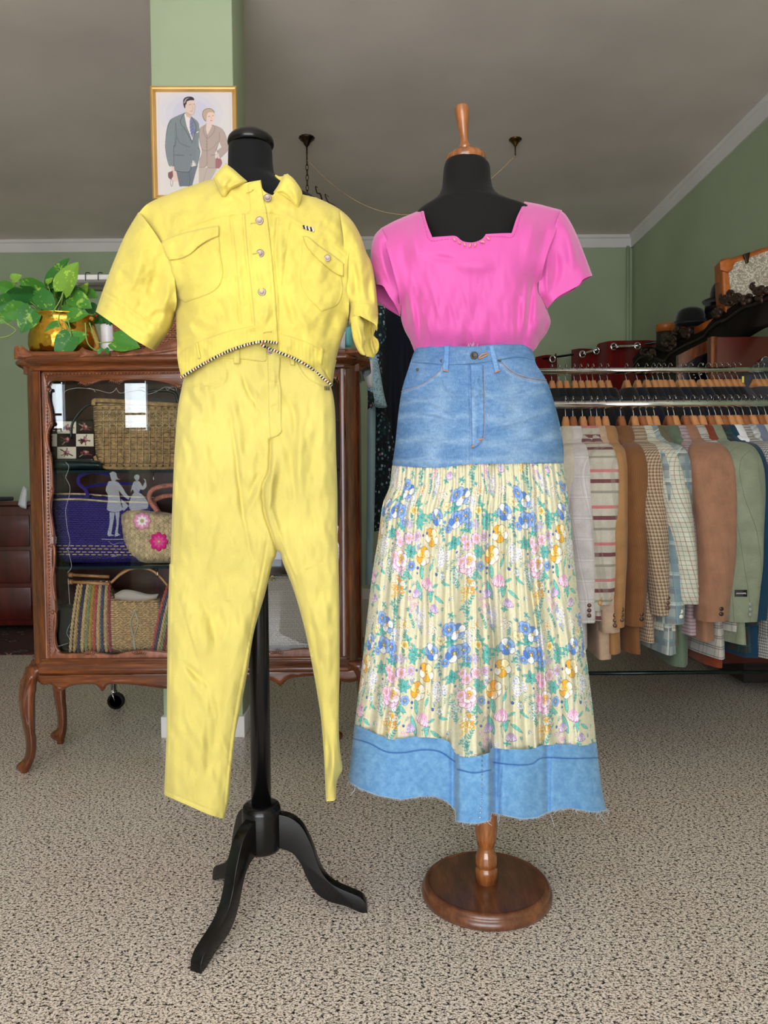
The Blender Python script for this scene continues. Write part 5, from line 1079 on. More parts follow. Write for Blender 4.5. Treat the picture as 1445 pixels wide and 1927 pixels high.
# big seagrass basket bag, top shelf
YS = YC + .075
wb1 = thing('basket_bag', W(260, 880, YS), 'large rectangular braided seagrass bag on the top glass shelf', 'bag')
bo_ = c2([(468, 350), (480, 335), (560, 338), (640, 342), (760, 350), (900, 360), (1010, 368), (1090, 372), (1100, 560), (1080, 690), (1040, 722), (760, 728), (560, 728), (520, 715), (485, 680), (472, 560)])
_, sbk = puff('body', bo_, YS + .05, .045, 14, weave_mat('seagrass_weave', (70, 46, 24), (176, 140, 88), (214, 180, 124), 45, 120), wb1, step=2, bl=2)
mb = MB()
for r in range(16):       # thick braided courses
    y = 768 + r * 7.4 if r < 14 else 768 + r * 7.2
    if y > 876: break
    for c in range(16):
        x = 182 + c * 12.4 + (y - 768) * .02
        if x > 385: continue
        P = [(x, y + 1), (x + 3, y - 1.2), (x + 8, y - 1.0), (x + 11, y + 1)]
        mb.add(*g_tube([W(a, b_, float(sbk(a, b_)) - z) for (a, b_), z in zip(P, (.000, .004, .004, .0))], [.002, .0042, .0042, .002], 6))
        mb.add(*g_tube([W(a, b_ + 2.4, float(sbk(a, b_)) - z) for (a, b_), z in zip(P, (.000, .0035, .0035, .0))], [.0016, .003, .003, .0016], 6))
tag(mb.build('braided_courses', m_rope, wb1), kind='stuff')
mb = MB()
for c in range(16):       # upright binding cords and crossed stitches
    x = 194 + c * 12.4
    for r in range(13):
        y = 771 + r * 7.6
        if y > 872: break
        mb.add(*g_tube([W(x, y, float(sbk(x, y)) - .005), W(x + .6, y + 4, float(sbk(x, y)) - .008), W(x, y + 8, float(sbk(x, y)) - .005)], .0016, 5))
    for r in range(3):
        y = 772 + r * 12
        for s_ in (-1, 1): mb.add(*g_tube([W(x - 4 * s_, y, float(sbk(x, y)) - .008), W(x + 4 * s_, y + 9, float(sbk(x, y)) - .009)], .0011, 4))
tag(mb.build('binding_cords', m_rope2, wb1), kind='stuff')
def braid(nm, pts, Y, r, mat, par, pitch=9, amp=2.2, off=.0):
    P = spl(np.array(pts, float), 12); L = np.cumsum(np.r_[0, np.hypot(*np.diff(P, axis=0).T)]); t = np.arange(0, L[-1], pitch / 8)
    X = np.interp(t, L, P[:, 0]); Z = np.interp(t, L, P[:, 1]); tx = np.gradient(X); tz = np.gradient(Z); q_ = np.hypot(tx, tz); nx, nz_ = -tz / q_, tx / q_
    mb = MB()
    for k in range(3):
        ph = 2 * math.pi * (t / pitch + k / 3); a = amp * np.sin(ph); d = .6 * r * np.sin(2 * ph)
        yy = (Y(X, Z) if callable(Y) else Y) - off
        mb.add(*g_tube(W(X + nx * a, Z + nz_ * a, yy - d), r, 6))
    return mb.build(nm, mat, par)
braid('braided_rim', c2([(470, 365), (478, 342), (560, 344), (640, 348), (760, 356), (900, 366), (1050, 375)]), YS + .005, .0042, m_rope, wb1)
braid('braided_rim', c2([(476, 660), (490, 690), (525, 718), (580, 726), (760, 728), (1000, 724)]), YS + .008, .003, m_rope, wb1, 7, 1.8)
tube('handle', [W(x, y, YS + .05) for x, y in c2([(760, 350), (770, 300), (850, 285), (930, 300), (950, 362)])], .006, m_blk2, wb1, smooth_n=6)
# tapestry bag
YT = YC + .10
tb = thing('tapestry_bag', W(140, 880, YT), 'black bag with flowered tapestry patches left of the seagrass basket', 'bag')
puff('base', c2([(225, 450), (470, 450), (480, 560), (500, 690), (520, 732), (235, 735), (230, 700)]), YT + .055, .05, 12, m_blk2, tb, step=3, bl=1)
cvt = Cv(92, 790, 182, 868, 4, (26, 22, 22)); rg = np.random.default_rng(5)
for gy, y0 in enumerate((460, 532, 604)):
    for gx, (x0, x1) in enumerate(((160, 262), (264, 370), (370, 472))):
        lt = (gx + gy) % 2 == 1; y1 = y0 + 70
        P = c2([(x0, y0), (x1, y0), (x1, y1), (x0, y1)]); cvt.poly(P, (222, 210, 186) if lt else (40, 28, 26))
        cx_, cy_ = c2([((x0 + x1) / 2, (y0 + y1) / 2)])[0]
        for k in range(14):
            a = rg.random() * 6.28; r_ = 3 + rg.random() * 12; x_, y_ = cx_ + r_ * math.cos(a), cy_ + r_ * .7 * math.sin(a)
            cvt.line([(cx_ + 3 * math.cos(a), cy_ + 2 * math.sin(a)), (x_, y_)], 1.6, [(84, 26, 34), (40, 34, 26), (96, 62, 36), (60, 16, 28)][k % 4] if lt else [(150, 60, 70), (170, 150, 120), (110, 70, 50), (60, 60, 40)][k % 4])
        cvt.dot(cx_, cy_, 4.5, (140, 84, 84)); cvt.dot(cx_ + 2, cy_ - 2, 2.4, (196, 150, 140)); cvt.dot(cx_ - 2, cy_ + 1, 2.2, (90, 24, 40))
puff('tapestry_panel', c2([(226, 460), (470, 460), (472, 560), (476, 674), (236, 674)]), YT + .005, .006, 3, cloth('tapestry', attr=True, weave=500), tb, step=.9, Db=.004, bl=0, sm=2, col=cvt.samp)
tube('handle', [W(x, y, YT + .0) for x, y in c2([(345, 560), (350, 480), (385, 420), (430, 375), (480, 358)])], .009, m_blk2, tb, smooth_n=6, sq=(1, .5))
# dark bag lying on the top shelf at the back
tag(puff('leather_bag', c2([(228, 678), (470, 682), (520, 700), (520, 733), (235, 736)]), YC + .06, .02, 8, m_grn, None, step=2.5, bl=1)[0], 'flat dark green leather bag lying along the top glass shelf', 'bag')
# purple raffia tote
YV = YC + .08
pt = thing('raffia_tote', W(160, 1064, YV), 'deep purple woven raffia tote with cream braided borders, middle shelf', 'bag')
m_pur = weave_mat('purple_raffia', (14, 10, 40), (50, 38, 116), (72, 56, 150), 150, 150, st=.8)
_, spt = puff('body', c2([(240, 870), (330, 866), (440, 868), (560, 878), (700, 884), (820, 890), (835, 960), (820, 1080), (780, 1200), (740, 1262), (560, 1266), (400, 1262), (300, 1255), (262, 1220), (245, 1150), (238, 1000)]), YV + .05, .05, 14, m_pur, pt, step=2, bl=3)
braid('cream_braid', c2([(240, 874), (330, 872), (425, 874), (550, 884), (700, 890), (815, 895)]), lambda x, y: spt(x, y), .0013, m_rope2, pt, 6, 1.3, .003)
braid('cream_braid', c2([(240, 905), (330, 902), (425, 904), (550, 914), (700, 918), (820, 922)]), lambda x, y: spt(x, y), .0013, m_rope2, pt, 6, 1.3, .003)
mb = MB()
for r, y0 in enumerate((1165, 1182, 1200, 1215)):
    for c in range(15):
        x = 262 + c * 36 + (r % 2) * 16; P = c2([(x, y0 + c * .3), (x + 24, y0 + c * .3)])
        mb.add(*g_tube([W(a, b_, float(spt(a, b_)) - .003) for a, b_ in P], .0020, 6, sq=(1, 1)))
mb.build('cream_checks', m_rope2, pt)
m_pc = cloth('purple_cord', (54, 40, 128), 300)
tube('handle', [W(x, y, YV - .01) for x, y in c2([(440, 895), (425, 850), (388, 815), (390, 775), (440, 752), (500, 750), (560, 766)])], .0058, m_pc, pt, smooth_n=8, n=10)
tube('handle', [W(x, y, YV + .09) for x, y in c2([(430, 850), (440, 832), (520, 818), (620, 812), (700, 822), (740, 870)])], .0058, m_pc, pt, smooth_n=8, n=10)
# straw bag with flower appliques
YSb = YC + .05
sb_ = thing('straw_bag', W(290, 1064, YSb), 'round straw handbag with pink flower patches and wrapped handles, middle shelf', 'bag')
_, ssb = puff('body', c2([(622, 985), (660, 962), (720, 955), (800, 965), (870, 975), (950, 985), (1040, 975), (1120, 1010), (1120, 1120), (1080, 1200), (1000, 1258), (860, 1264), (760, 1262), (710, 1240), (660, 1190), (635, 1120), (625, 1050)]), YSb + .05, .05, 16, m_rope2, sb_, step=2, bl=3)
mb = MB()
for c in range(18):
    for r in range(20):
        x = 640 + c * 27 + (3 if r % 2 else -3); y = 985 + r * 14
        P = c2([(x, y), (x + 13, y + 11), (x + 1, y + 20)]); ok = all(g_ for g_ in [inside(np.array([P[1][0]]), np.array([P[1][1]]), np.array(c2([(630, 990), (720, 965), (950, 990), (1110, 1010), (1110, 1120), (1070, 1200), (1000, 1250), (760, 1250), (715, 1235), (665, 1185), (640, 1120)])))[0]])
        if ok: mb.add(*g_tube([W(a, b_, float(ssb(a, b_)) - .002) for a, b_ in P], [.0012, .0030, .0012], 5))
tag(mb.build('plaited_straw', m_rope2, sb_), kind='stuff')
def applique(x, y, r, c, cc, cin, nm):
    X, Y = c2([(x, y)])[0]; r /= 3.012; n = 8; pts = []
    for k in range(n * 6):
        a = k * 2 * math.pi / (n * 6); rr = r * (.80 + .2 * abs(math.cos(a * n / 2))); pts.append((X + rr * math.cos(a), Y + rr * math.sin(a)))
    def cc_(xx, yy):
        d = np.hypot(xx - X, yy - Y) / r; a = np.arctan2(yy - Y, xx - X); o = np.tile(np.array(c, float), (len(xx), 1)); o[d < .5 + .1 * np.cos(a * n)] = cin; o[d < .22] = cc; o[d < .1] = (230, 200, 170) if nm else cc; return o
    patch('flower_applique', pts, ssb, .006, cloth('felt_' + str(nm), attr=True), sb_, 1.0, R=3, col=cc_, sm=1, fold=lambda xx, yy: .002 * np.abs(np.cos(np.arctan2(yy - Y, xx - X) * n / 2)))
applique(745, 1025, 54, (240, 158, 190), (200, 170, 110), (250, 240, 240), 0); applique(840, 1142, 56, (222, 44, 130), (226, 120, 110), (238, 96, 160), 1)
m_hd = cloth('wrapped_cane', (196, 128, 108), 200, .2, .6, .5, 90)
for dz, pts in ((0, [(832, 970), (795, 920), (785, 880), (810, 845), (870, 828), (930, 826), (985, 850), (1000, 910), (980, 985)]), (.05, [(840, 975), (815, 930), (820, 905), (870, 885), (930, 882), (970, 900), (985, 960)])):
    P = spl(np.array(c2(pts)), 14); mb = MB(); mb.add(*g_tube(W(P[:, 0], P[:, 1], YSb - .005 + dz), .0078, 10))
    for i in range(0, len(P) - 1):
        if i % 2 == 0: mb.add(*g_tube(W([P[i][0], P[i + 1][0]], [P[i][1], P[i + 1][1]], YSb - .005 + dz), .0088, 10, True))
    mb.build('handle', m_hd, sb_)
# macrame bag on wooden rods, bottom
YM = YC + .06
mc = thing('macrame_bag', W(220, 1228, YM), 'macrame straw bag on wooden rods with arched cane handle, bottom of cabinet', 'bag')
m_str = cloth('corn_husk_cord', (208, 172, 118), 300, .2, .75, .6, 50)
_, smc = puff('body', c2([(590, 1460), (650, 1470), (740, 1475), (820, 1462), (860, 1500), (860, 1768), (700, 1772), (560, 1772), (420, 1772), (345, 1765), (335, 1690), (360, 1560), (375, 1440), (400, 1360), (560, 1360), (580, 1420)]), YM + .06, .045, 12, weave_mat('husk_weave', (120, 84, 46), (200, 164, 110), (220, 188, 138), 70, 130), mc, step=2.2, bl=2)
cols = [(212, 180, 128), (206, 170, 112), (60, 60, 84), (216, 186, 132), (150, 160, 110), (196, 150, 60), (200, 90, 84), (214, 184, 134), (70, 78, 110), (210, 176, 120), (160, 70, 80)]
mats = [cloth('husk_cord_%d' % i, c, 300, .15, .8, .6, 60) for i, c in enumerate(cols)]
pan = []
for k in range(11):
    mb = MB(); x0 = 388 + k * 17.5; x1 = 345 + k * 23
    for q2 in range(2):
        t = np.linspace(0, 1, 80); X = x0 + (x1 - x0) * t - 12 * np.sin(t * 2.5) + 5.2 * np.sin(t * 60 + math.pi * q2); Y = 1365 + t * 405
        P = T(3.012, 20, 640, list(zip(X, Y))); mb.add(*g_tube([W(a, b_, YM + .012 - .004 * math.cos(t[i] * 60 + math.pi * q2)) for i, (a, b_) in enumerate(P)], .0030, 6))
    mb.build('twisted_cord', mats[k], mc)
for k in range(7):
    mb = MB(); x0 = 905 + k * 14; x1 = 800 + k * 17
    for q2 in range(2):
        t = np.linspace(0, 1, 80); X = x0 + (x1 - x0) * t ** .7 + 5.2 * np.sin(t * 60 + math.pi * q2); Y = 1375 + t * 390
        P = T(3.012, 20, 640, list(zip(X, Y))); mb.add(*g_tube([W(a, b_, YM + .012 - .004 * math.cos(t[i] * 60 + math.pi * q2)) for i, (a, b_) in enumerate(P)], .0030, 6))
    mb.build('twisted_cord', mats[[6, 8, 3, 4, 10, 5, 0][k]], mc)
mb = MB()
for c in range(9):
    for r in range(17):
        x = 592 + c * 25; y = 1490 + r * 16.5
        P = c2([(x, y), (x + 12, y + 10 * (1 if c % 2 else -1)), (x + 24, y + 18 * (1 if c % 2 else -1))]); mb.add(*g_tube([W(a, b_, float(smc(a, b_)) - .003) for a, b_ in P], [.0015, .0034, .0015], 6))
tag(mb.build('woven_strands', m_str, mc), kind='stuff')
m_dow = wood('light_dowel', (140, 90, 50), (206, 160, 110), .4, (10, 10, 10), .2)
for y in (1338, 1378):
    P = c2([(330, y - 8), (560, y + 4)]); tube('rod', [W(P[0][0], P[0][1], YM + (.0 if y > 1350 else .04)), W(P[1][0], P[1][1], YM + (.0 if y > 1350 else .04))], .0058, m_dow, mc, n=12)
    P = c2([(330, y - 8), (352, y - 7)]); tube('rod_end', [W(a, b_, YM + (.0 if y > 1350 else .04)) for a, b_ in P], .009, m_dow, mc, n=12)
for dz, pts in ((0, [(570, 1375), (620, 1330), (680, 1298), (740, 1290), (800, 1305), (850, 1345), (890, 1392)]), (.03, [(572, 1372), (630, 1318), (690, 1290), (750, 1286), (815, 1308), (870, 1360)])):
    tube('handle', [W(x, y, YM + dz) for x, y in c2(pts)], .0048, m_dow, mc, smooth_n=8)
puff('fabric_lining', c2([(588, 1440), (640, 1415), (700, 1420), (780, 1440), (840, 1438), (825, 1465), (740, 1480), (640, 1474), (590, 1465)]), YM + .04, .012, 6, cloth('grey_linen', (186, 176, 164)), mc, step=2, bl=1)
tube('tie_cord', [W(x, y, YM + .008) for x, y in c2([(700, 1540), (680, 1600), (700, 1700), (705, 1755), (695, 1700), (722, 1600), (705, 1540), (702, 1535)])], .0024, cloth('grey_green_cord', (176, 176, 150)), mc, smooth_n=8)
tag(puff('leather_pouch', c2([(250, 1500), (300, 1492), (420, 1500), (430, 1772), (262, 1774), (250, 1700)]), YC + .16, .05, 12, m_grn, None, step=3, bl=1)[0], 'dark green leather bag standing behind the macrame bag, bottom left of cabinet', 'bag')
# cream crochet bag seen between the trouser legs
k9 = lambda pts: T(4.817, 480, 1040, pts)
cg = thing('crochet_bag', W(560, 1220, YC + .08), 'cream woven bag with gold clasp seen between the black pole and right trouser leg', 'bag')
_, scg = puff('body', k9([(40, 215), (170, 200), (300, 196), (430, 215), (640, 240), (700, 420), (700, 700), (680, 860), (480, 866), (160, 866), (30, 850), (20, 500)]), YC + .11, .05, 14, weave_mat('cream_plait', (150, 138, 126), (222, 212, 200), (238, 230, 220), 130, 300, st=.7), cg, step=2.4, bl=2)
mb = MB()
for r in range(30):
    y = 225 + r * 21
    for c in range(16):
        x = 60 + c * 38 + (r % 2) * 16; P = k9([(x, y), (x + 16, y - 5), (x + 32, y + 2)])
        mb.add(*g_tube([W(a, b_, float(scg(a, b_)) - .0015) for a, b_ in P], [.0008, .0019, .0008], 5))
tag(mb.build('crochet_rows', cloth('cream_cord', (224, 214, 202), 400), cg), kind='stuff')
x, y = k9([(158, 235)])[0]; tube('clasp', [W(x + 3.5 * math.cos(a), y + 5 * math.sin(a), YC + .05) for a in np.linspace(0, 6.3, 14)], .0016, metal('gold', (220, 180, 90), .2), cg)
# ================================================================== things on top of the cabinet
ZC = ZT + .06
c1 = lambda pts: T(3.803, 0, 460, pts)
YPt = YC + .13
pot = thing('potted_pothos', (float(W(122, 660, YPt)[0]), YPt, ZC), 'trailing pothos with variegated leaves in a hammered brass pot', 'plant')
m_brass, nt, b = nodes('hammered_brass'); v = coords(nt); vo = N(nt, 'ShaderNodeTexVoronoi'); vo.inputs['Scale'].default_value = 60; nt.links.new(v, vo.inputs['Vector'])
b.inputs['Base Color'].default_value = rgba((222, 168, 62)); b.inputs['Metallic'].default_value = 1; b.inputs['Roughness'].default_value = .24; bump(nt, b, vo.outputs['Distance'], .35, .004)
a, c_ = W(64, 630, YPt), W(190, 630, YPt); rp = (c_[0] - a[0]) / 2; zt = float(W(122, 598, YPt)[2]) - ZC
lathe('brass_pot', [(.02, .002), (rp * .78, .002), (rp * .93, .012), (rp, zt * .3), (rp * .985, zt * .5), (rp * .9, zt * .75), (rp * .86, zt * .88), (rp * .92, zt * .97), (rp * .97, zt), (rp * .93, zt * 1.005), (rp * .8, zt * .85), (rp * .3, zt * .8)], pot.location, m_brass, pot, 48)
lathe('soil', [(.001, zt * .86), (rp * .84, zt * .86), (rp * .84, zt * .8)], pot.location, basic('soil', (50, 36, 26), .95), pot)
m_leaf, nt, b = nodes('pothos_leaf'); at = N(nt, 'ShaderNodeAttribute', attribute_name='Col'); v = coords(nt)
nn = noise(nt, 34, 4, coords(nt, 'Object', (1, 1, 1)), .7)
g1 = ramp(nt, nn, [(.56, (44, 108, 38)), (.63, (190, 220, 90))]); nt.links.new(mixc(nt, .45, at.outputs['Color'], g1), b.inputs['Base Color'])
b.inputs['Roughness'].default_value = .45; b.inputs['Specular IOR Level'].default_value = .3
m_stem = basic('green_stem', (132, 160, 74), .5)
def heart(L, wd):
    """heart-shaped leaf in local (u along, v across)"""
    t = np.linspace(-1, 1, 13); rows = []
    us = np.linspace(0, 1, 12)
    half = np.interp(us, [0, .06, .15, .3, .5, .7, .85, .95, 1], [.30, .42, .49, .5, .44, .31, .18, .07, .0]) * wd
    back = .16
    V = []
    for i, u in enumerate(us):
        for s_ in t:
            uu = u * L - back * L * max(0, (1 - u * 4)) * (abs(s_) ** .7) * (1 if abs(s_) > .1 else 0) + back * L * .0
            V.append((uu, s_ * half[i]))
    return np.array(V), 12, 13
mbs = []
def leaf3(mb, px, py, Y, L, ang, tilt=.5, lean=.2, roll=0.0, cup=.18, hue=0, wd=.8):
    """leaf starting at px,py pointing `ang` degrees on screen (0 right, 90 up); tilt turns the face to the camera"""
    U, ni, nj = heart(L, L * wd); o = W(px, py, Y); a = math.radians(ang)
    d = np.array([math.cos(a) * math.cos(lean), -math.sin(lean), math.sin(a) * math.cos(lean)])
    nrm = np.array([0.0, -1.0, 0.0]); nrm = nrm - d * nrm.dot(d); nrm /= np.linalg.norm(nrm)
    s_ = np.cross(d, nrm); ct, st_ = math.cos(roll), math.sin(roll); s2 = s_ * ct + nrm * st_; n2 = nrm * ct - s_ * st_
    u, v_ = U[:, 0], U[:, 1]; h = cup * np.abs(v_) * 1.2 - .55 * L * (u / L) ** 2 * tilt * .6 + .004 * np.sin(u / L * 9) * np.abs(v_) / L
    V = o + u[:, None] * d + v_[:, None] * s2 + h[:, None] * n2
    Fc = [(i * nj + j_, i * nj + j_ + 1, (i + 1) * nj + j_ + 1, (i + 1) * nj + j_) for i in range(ni - 1) for j_ in range(nj - 1)]
    c = [(52, 112, 44), (84, 144, 48), (150, 190, 66), (40, 92, 44)][hue]; mb.add(V, Fc, lin(c))
mb = MB(); mst = MB(); ZP = YPt
LV_ = [  # crop coords: base x,y, tip x,y, hue, roll, depth offset
 (385, 310, 490, 110, 0, .5, .02), (455, 330, 555, 145, 2, .3, -.06), (300, 330, 150, 270, 1, .5, .0), (100, 330, -20, 290, 1, .4, -.02), (90, 255, 155, 225, 2, .2, .0), (240, 350, 60, 370, 3, .9, -.03), (290, 370, 390, 480, 0, .3, -.08), (400, 330, 330, 350, 3, .6, .06),
 (170, 470, 20, 500, 1, .3, -.05), (90, 400, -40, 470, 0, .5, -.02), (230, 470, 160, 620, 0, .25, -.10), (250, 370, 400, 390, 0, .5, -.05), (520, 380, 650, 450, 1, .3, -.05), (440, 350, 560, 380, 0, .6, .04), (580, 370, 630, 280, 2, .3, .03), (620, 350, 700, 380, 1, .5, .05),
 (490, 520, 625, 500, 1, .4, -.10), (430, 590, 330, 650, 1, .3, -.11), (500, 690, 620, 650, 1, .2, -.125), (505, 660, 415, 795, 0, .2, -.135), (745, 750, 745, 828, 0, .0, -.15), (820, 690, 985, 730, 1, .3, -.14), (200, 440, 120, 440, 3, .4, .03), (340, 280, 370, 250, 2, .5, .0),
 (470, 400, 380, 340, 0, .6, .03), (560, 470, 480, 440, 3, .5, .0), (320, 440, 220, 400, 0, .6, .02), (640, 440, 700, 520, 3, .4, .03), (150, 330, 250, 300, 0, .5, .04), (60, 500, -20, 560, 1, .4, .0), (350, 520, 300, 440, 3, .7, -.02), (390, 500, 440, 400, 0, .8, .02), (520, 340, 600, 330, 0, .6, .0), (660, 520, 740, 560, 3, .3, .04), (280, 520, 200, 540, 0, .3, -.03), (450, 480, 560, 470, 1, .5, -.04)]
for bx_, by_, tx, ty, hu, ro, dy_ in LV_:
    (X, Y), (X2, Y2) = c1([(bx_, by_), (tx, ty)]); Lp = math.hypot(X2 - X, Y2 - Y) * (YPt / FX) * 1.06
    leaf3(mb, X, Y, YPt + dy_, max(Lp, .03), math.degrees(math.atan2(Y - Y2, X2 - X)), .35, .15, ro, .2, hu, .85 if Lp > .05 else 1.0)
    if by_ < 600:
        R_ = spl([W(X, Y, YPt + dy_), W((X * 1.2 + 110) / 2.2, (Y + 612) / 2 - 6, YPt + dy_ * .6), W(105 + (X - 100) * .25, 600, YPt)], 5); mst.add(*g_tube(R_, .0019, 5))
mb.build('leaves', m_leaf, pot, color=True)
for P in ([(0, 668), (60, 655), (110, 620), (100, 600), (40, 560), (0, 530)], [(425, 500), (420, 560), (450, 620), (500, 690)], [(480, 520), (500, 600), (510, 660)], [(610, 560), (625, 700), (690, 760), (745, 755)], [(640, 560), (690, 690), (760, 700), (830, 690)], [(370, 500), (430, 400), (455, 330)], [(440, 540), (480, 580), (500, 640)]):
    tube('vine', [W(x, y, YPt - .135) for x, y in c1(P)], .0022, m_stem, pot, n=6, smooth_n=6)
mst.build('stems', m_stem, pot)
# small plant in ribbed white pot
YW = YC + .17
wp = thing('small_potted_plant', (float(W(203, 650, YW)[0]), YW, ZC), 'small leafy plant in a ribbed white pot between brass pot and wicker basket', 'plant')
rr = .5 * (float(W(214, 640, YW)[0]) - float(W(188, 640, YW)[0])) ; hh = float(W(203, 612, YW)[2]) - ZC
lathe('ribbed_pot', [(.01, 0)] + [p for k in range(9) for p in ((rr * (.86 + .014 * k), hh * k / 9), (rr * (.9 + .014 * k), hh * (k + .5) / 9))] + [(rr, hh), (rr * .9, hh), (rr * .85, hh * .85), (.005, hh * .85)], wp.location, basic('white_ceramic', (226, 226, 230), .35), wp, 32)
mb = MB(); rg = np.random.default_rng(2)
for k in range(34): leaf3(mb, 196 + rg.random() * 16, 612 - rg.random() * 34, YW + rg.uniform(-.03, .03), .024 + .012 * rg.random(), rg.uniform(10, 170), .4, .3, rg.uniform(-.8, .8), .2, [3, 3, 0][k % 3], .6)
mb.build('leaves', m_leaf, wp, color=True)
lathe('flower_bud', [(.0005, -.006), (.006, 0), (.0005, .006)], W(181, 594, YW - .03), basic('red_petal', (190, 40, 40), .5), wp, 12)
# wicker basket behind the sleeve
YWk = YC + .17
wk = thing('wicker_basket', (float(W(275, 655, YWk)[0]), YWk, ZC), 'brown woven wicker basket on top of the cabinet behind the yellow sleeve', 'basket')
_, swk = puff('body', [(210, 598), (240, 590), (290, 585), (345, 590), (352, 620), (348, 662), (300, 668), (230, 668), (215, 655), (212, 625)], YWk, .08, 26, weave_mat('brown_wicker', (70, 34, 18), (168, 104, 66), (196, 136, 96), 100, 170), wk, step=2, bl=3)
mb = MB()
for r in range(17):
    for c in range(24):
        x = 212 + c * 6 + (r % 2) * 3; y = 595 + r * 4.3
        if x < 348: mb.add(*g_tube([W(x, y, float(swk(x, y)) - .001), W(x + 2.2, y - .4, float(swk(x, y)) - .004), W(x + 4.6, y + .6, float(swk(x, y)) - .001)], [.001, .0031, .001], 5))
tag(mb.build('wicker_courses', cloth('wicker_strand', (178, 116, 78), 200, .3, .6, .4, 60), wk), kind='stuff')
# picture on the column
YPc = CY0 - .028
pi_ = lambda pts: T(6.568, 260, 140, pts)
pc = thing('framed_picture', W(365, 270, YPc), 'gold framed vintage fashion illustration of a suited man and woman on column', 'picture')
m_gold = basic('gold_leaf', (222, 176, 104), .38, metal=.45, var=.06)
fo_ = pi_([(142, 142), (1218, 142), (1232, 800), (1245, 1545), (178, 1545)]); fi = pi_([(216, 218), (1158, 218), (1180, 1490), (246, 1490)])
A, Bq, Cq, Dq = pi_([(142, 142), (1218, 142), (1240, 1545), (178, 1545)]); a_, b_q, c_q, d_q = fi
def rail(P0, P1, Q1, Q0):
    """frame rail with a raised bevel, four corners outer then inner"""
    V = []
    for P in (P0, P1, Q1, Q0): V.append(W(*P, YPc + .022))
    O0, O1, I1, I0 = [np.array(p) for p in (P0, P1, Q1, Q0)]
    rows_ = [(0, .022), (0, .004), (.25, -.004), (.5, -.002), (.75, .004), (1, .010), (1, .022)]
    V = []
    for t, dy in rows_:
        for o_, i_ in ((O0, I0), (O1, I1)): p = o_ * (1 - t) + i_ * t; V.append(W(p[0], p[1], YPc + dy))
    n = len(rows_); Fc = [(2 * k, 2 * k + 1, 2 * k + 3, 2 * k + 2) for k in range(n - 1)] + [tuple(2 * k for k in range(n)), tuple(2 * k + 1 for k in range(n))[::-1]]
    return mk('frame_rail', np.array(V), Fc, m_gold, pc, smooth=False)
rail(A, Bq, b_q, a_); rail(Bq, Cq, c_q, b_q); rail(Cq, Dq, d_q, c_q); rail(Dq, A, a_, d_q)
cp = Cv(290, 168, 446, 372, 4, (226, 218, 218))
def P_(pts, c, a=1., sm=3): cp.poly(pi_(pts), c, a, sm)
def L_(pts, w, c, a=1.): cp.line(pi_(pts), w, c, a, 5)
for r_, c in ((420, (220, 214, 222)), (330, (214, 208, 224)), (240, (206, 202, 222))): P_([(650 + r_ * math.cos(t) * .95, 480 + r_ * math.sin(t) * .7) for t in np.linspace(0, 6.28, 17)[:-1]], c, .6)
P_([(250, 1100), (1100, 1000), (1150, 1480), (260, 1480)], (222, 214, 208), .5)
GR = (134, 142, 146); GRD = (84, 92, 100); SK = (228, 200, 186); TP = (186, 166, 158); TPD = (142, 122, 118)
# man
P_([(470, 1195), (740, 1120), (720, 1180), (690, 1290), (665, 1385), (630, 1385), (600, 1383), (510, 1385)], (118, 126, 134)); L_([(625, 1200), (640, 1300), (625, 1385)], .7, GRD)
P_([(415, 545), (560, 480), (600, 470), (665, 525), (740, 590), (755, 680), (748, 860), (765, 960), (740, 1100), (725, 1125), (690, 1060), (660, 1080), (640, 1195), (560, 1205), (450, 1190), (440, 1135), (385, 1130), (350, 1010), (333, 880), (345, 720), (370, 610)], GR)
for k in range(15): L_([(450 + k * 19, 640 + abs(7 - k) * 6), (452 + k * 18, 1185 - max(0, k - 10) * 30)], .35, (86, 94, 110), .7)
for k in range(9): L_([(500 + k * 22, 1210), (520 + k * 18, 1380)], .35, (80, 88, 98), .7)
L_([(462, 600), (470, 750), (455, 880), (440, 900), (440, 1130)], .9, GRD); L_([(333, 870), (350, 1010), (385, 1130), (440, 1133)], .6, GRD); L_([(450, 1190), (560, 1205), (640, 1195), (665, 1070)], .8, (70, 78, 84)); L_([(470, 760), (520, 850), (640, 900)], 2.2, (104, 110, 116), .5)
L_([(452, 995), (565, 1000)], .9, (80, 86, 92)); L_([(410, 560), (370, 640), (345, 760)], .6, GRD); L_([(680, 1050), (725, 1120), (765, 960), (735, 900)], .6, GRD)
P_([(570, 490), (600, 480), (640, 540), (668, 640), (690, 700), (668, 820), (640, 740), (600, 640)], (236, 226, 222)); P_([(640, 560), (662, 545), (680, 640), (690, 710), (668, 790), (648, 720), (636, 640)], (130, 132, 172))
for k in range(4): L_([(640, 620 + k * 40), (682, 590 + k * 40)], .8, (92, 94, 140), .8)
L_([(565, 480), (520, 590), (580, 680), (655, 820)], .9, GRD); L_([(660, 530), (715, 640), (690, 760), (660, 850)], .9, GRD); cp.dot(*pi_([(652, 997)])[0], .8, (70, 76, 82)); P_([(718, 715), (748, 700), (746, 712), (720, 725)], (244, 242, 242), 1, 1)
P_([(575, 360), (600, 330), (690, 320), (704, 380), (700, 440), (690, 485), (660, 500), (610, 480), (580, 430)], SK); P_([(578, 470), (620, 480), (655, 500), (650, 540), (600, 520)], (214, 184, 170))
P_([(556, 350), (565, 300), (610, 275), (665, 278), (695, 305), (690, 320), (640, 320), (600, 335), (595, 370), (585, 375), (580, 420), (568, 410)], (66, 58, 60)); P_([(560, 350), (590, 300), (640, 285), (600, 310), (575, 360)], (200, 196, 200), .8)
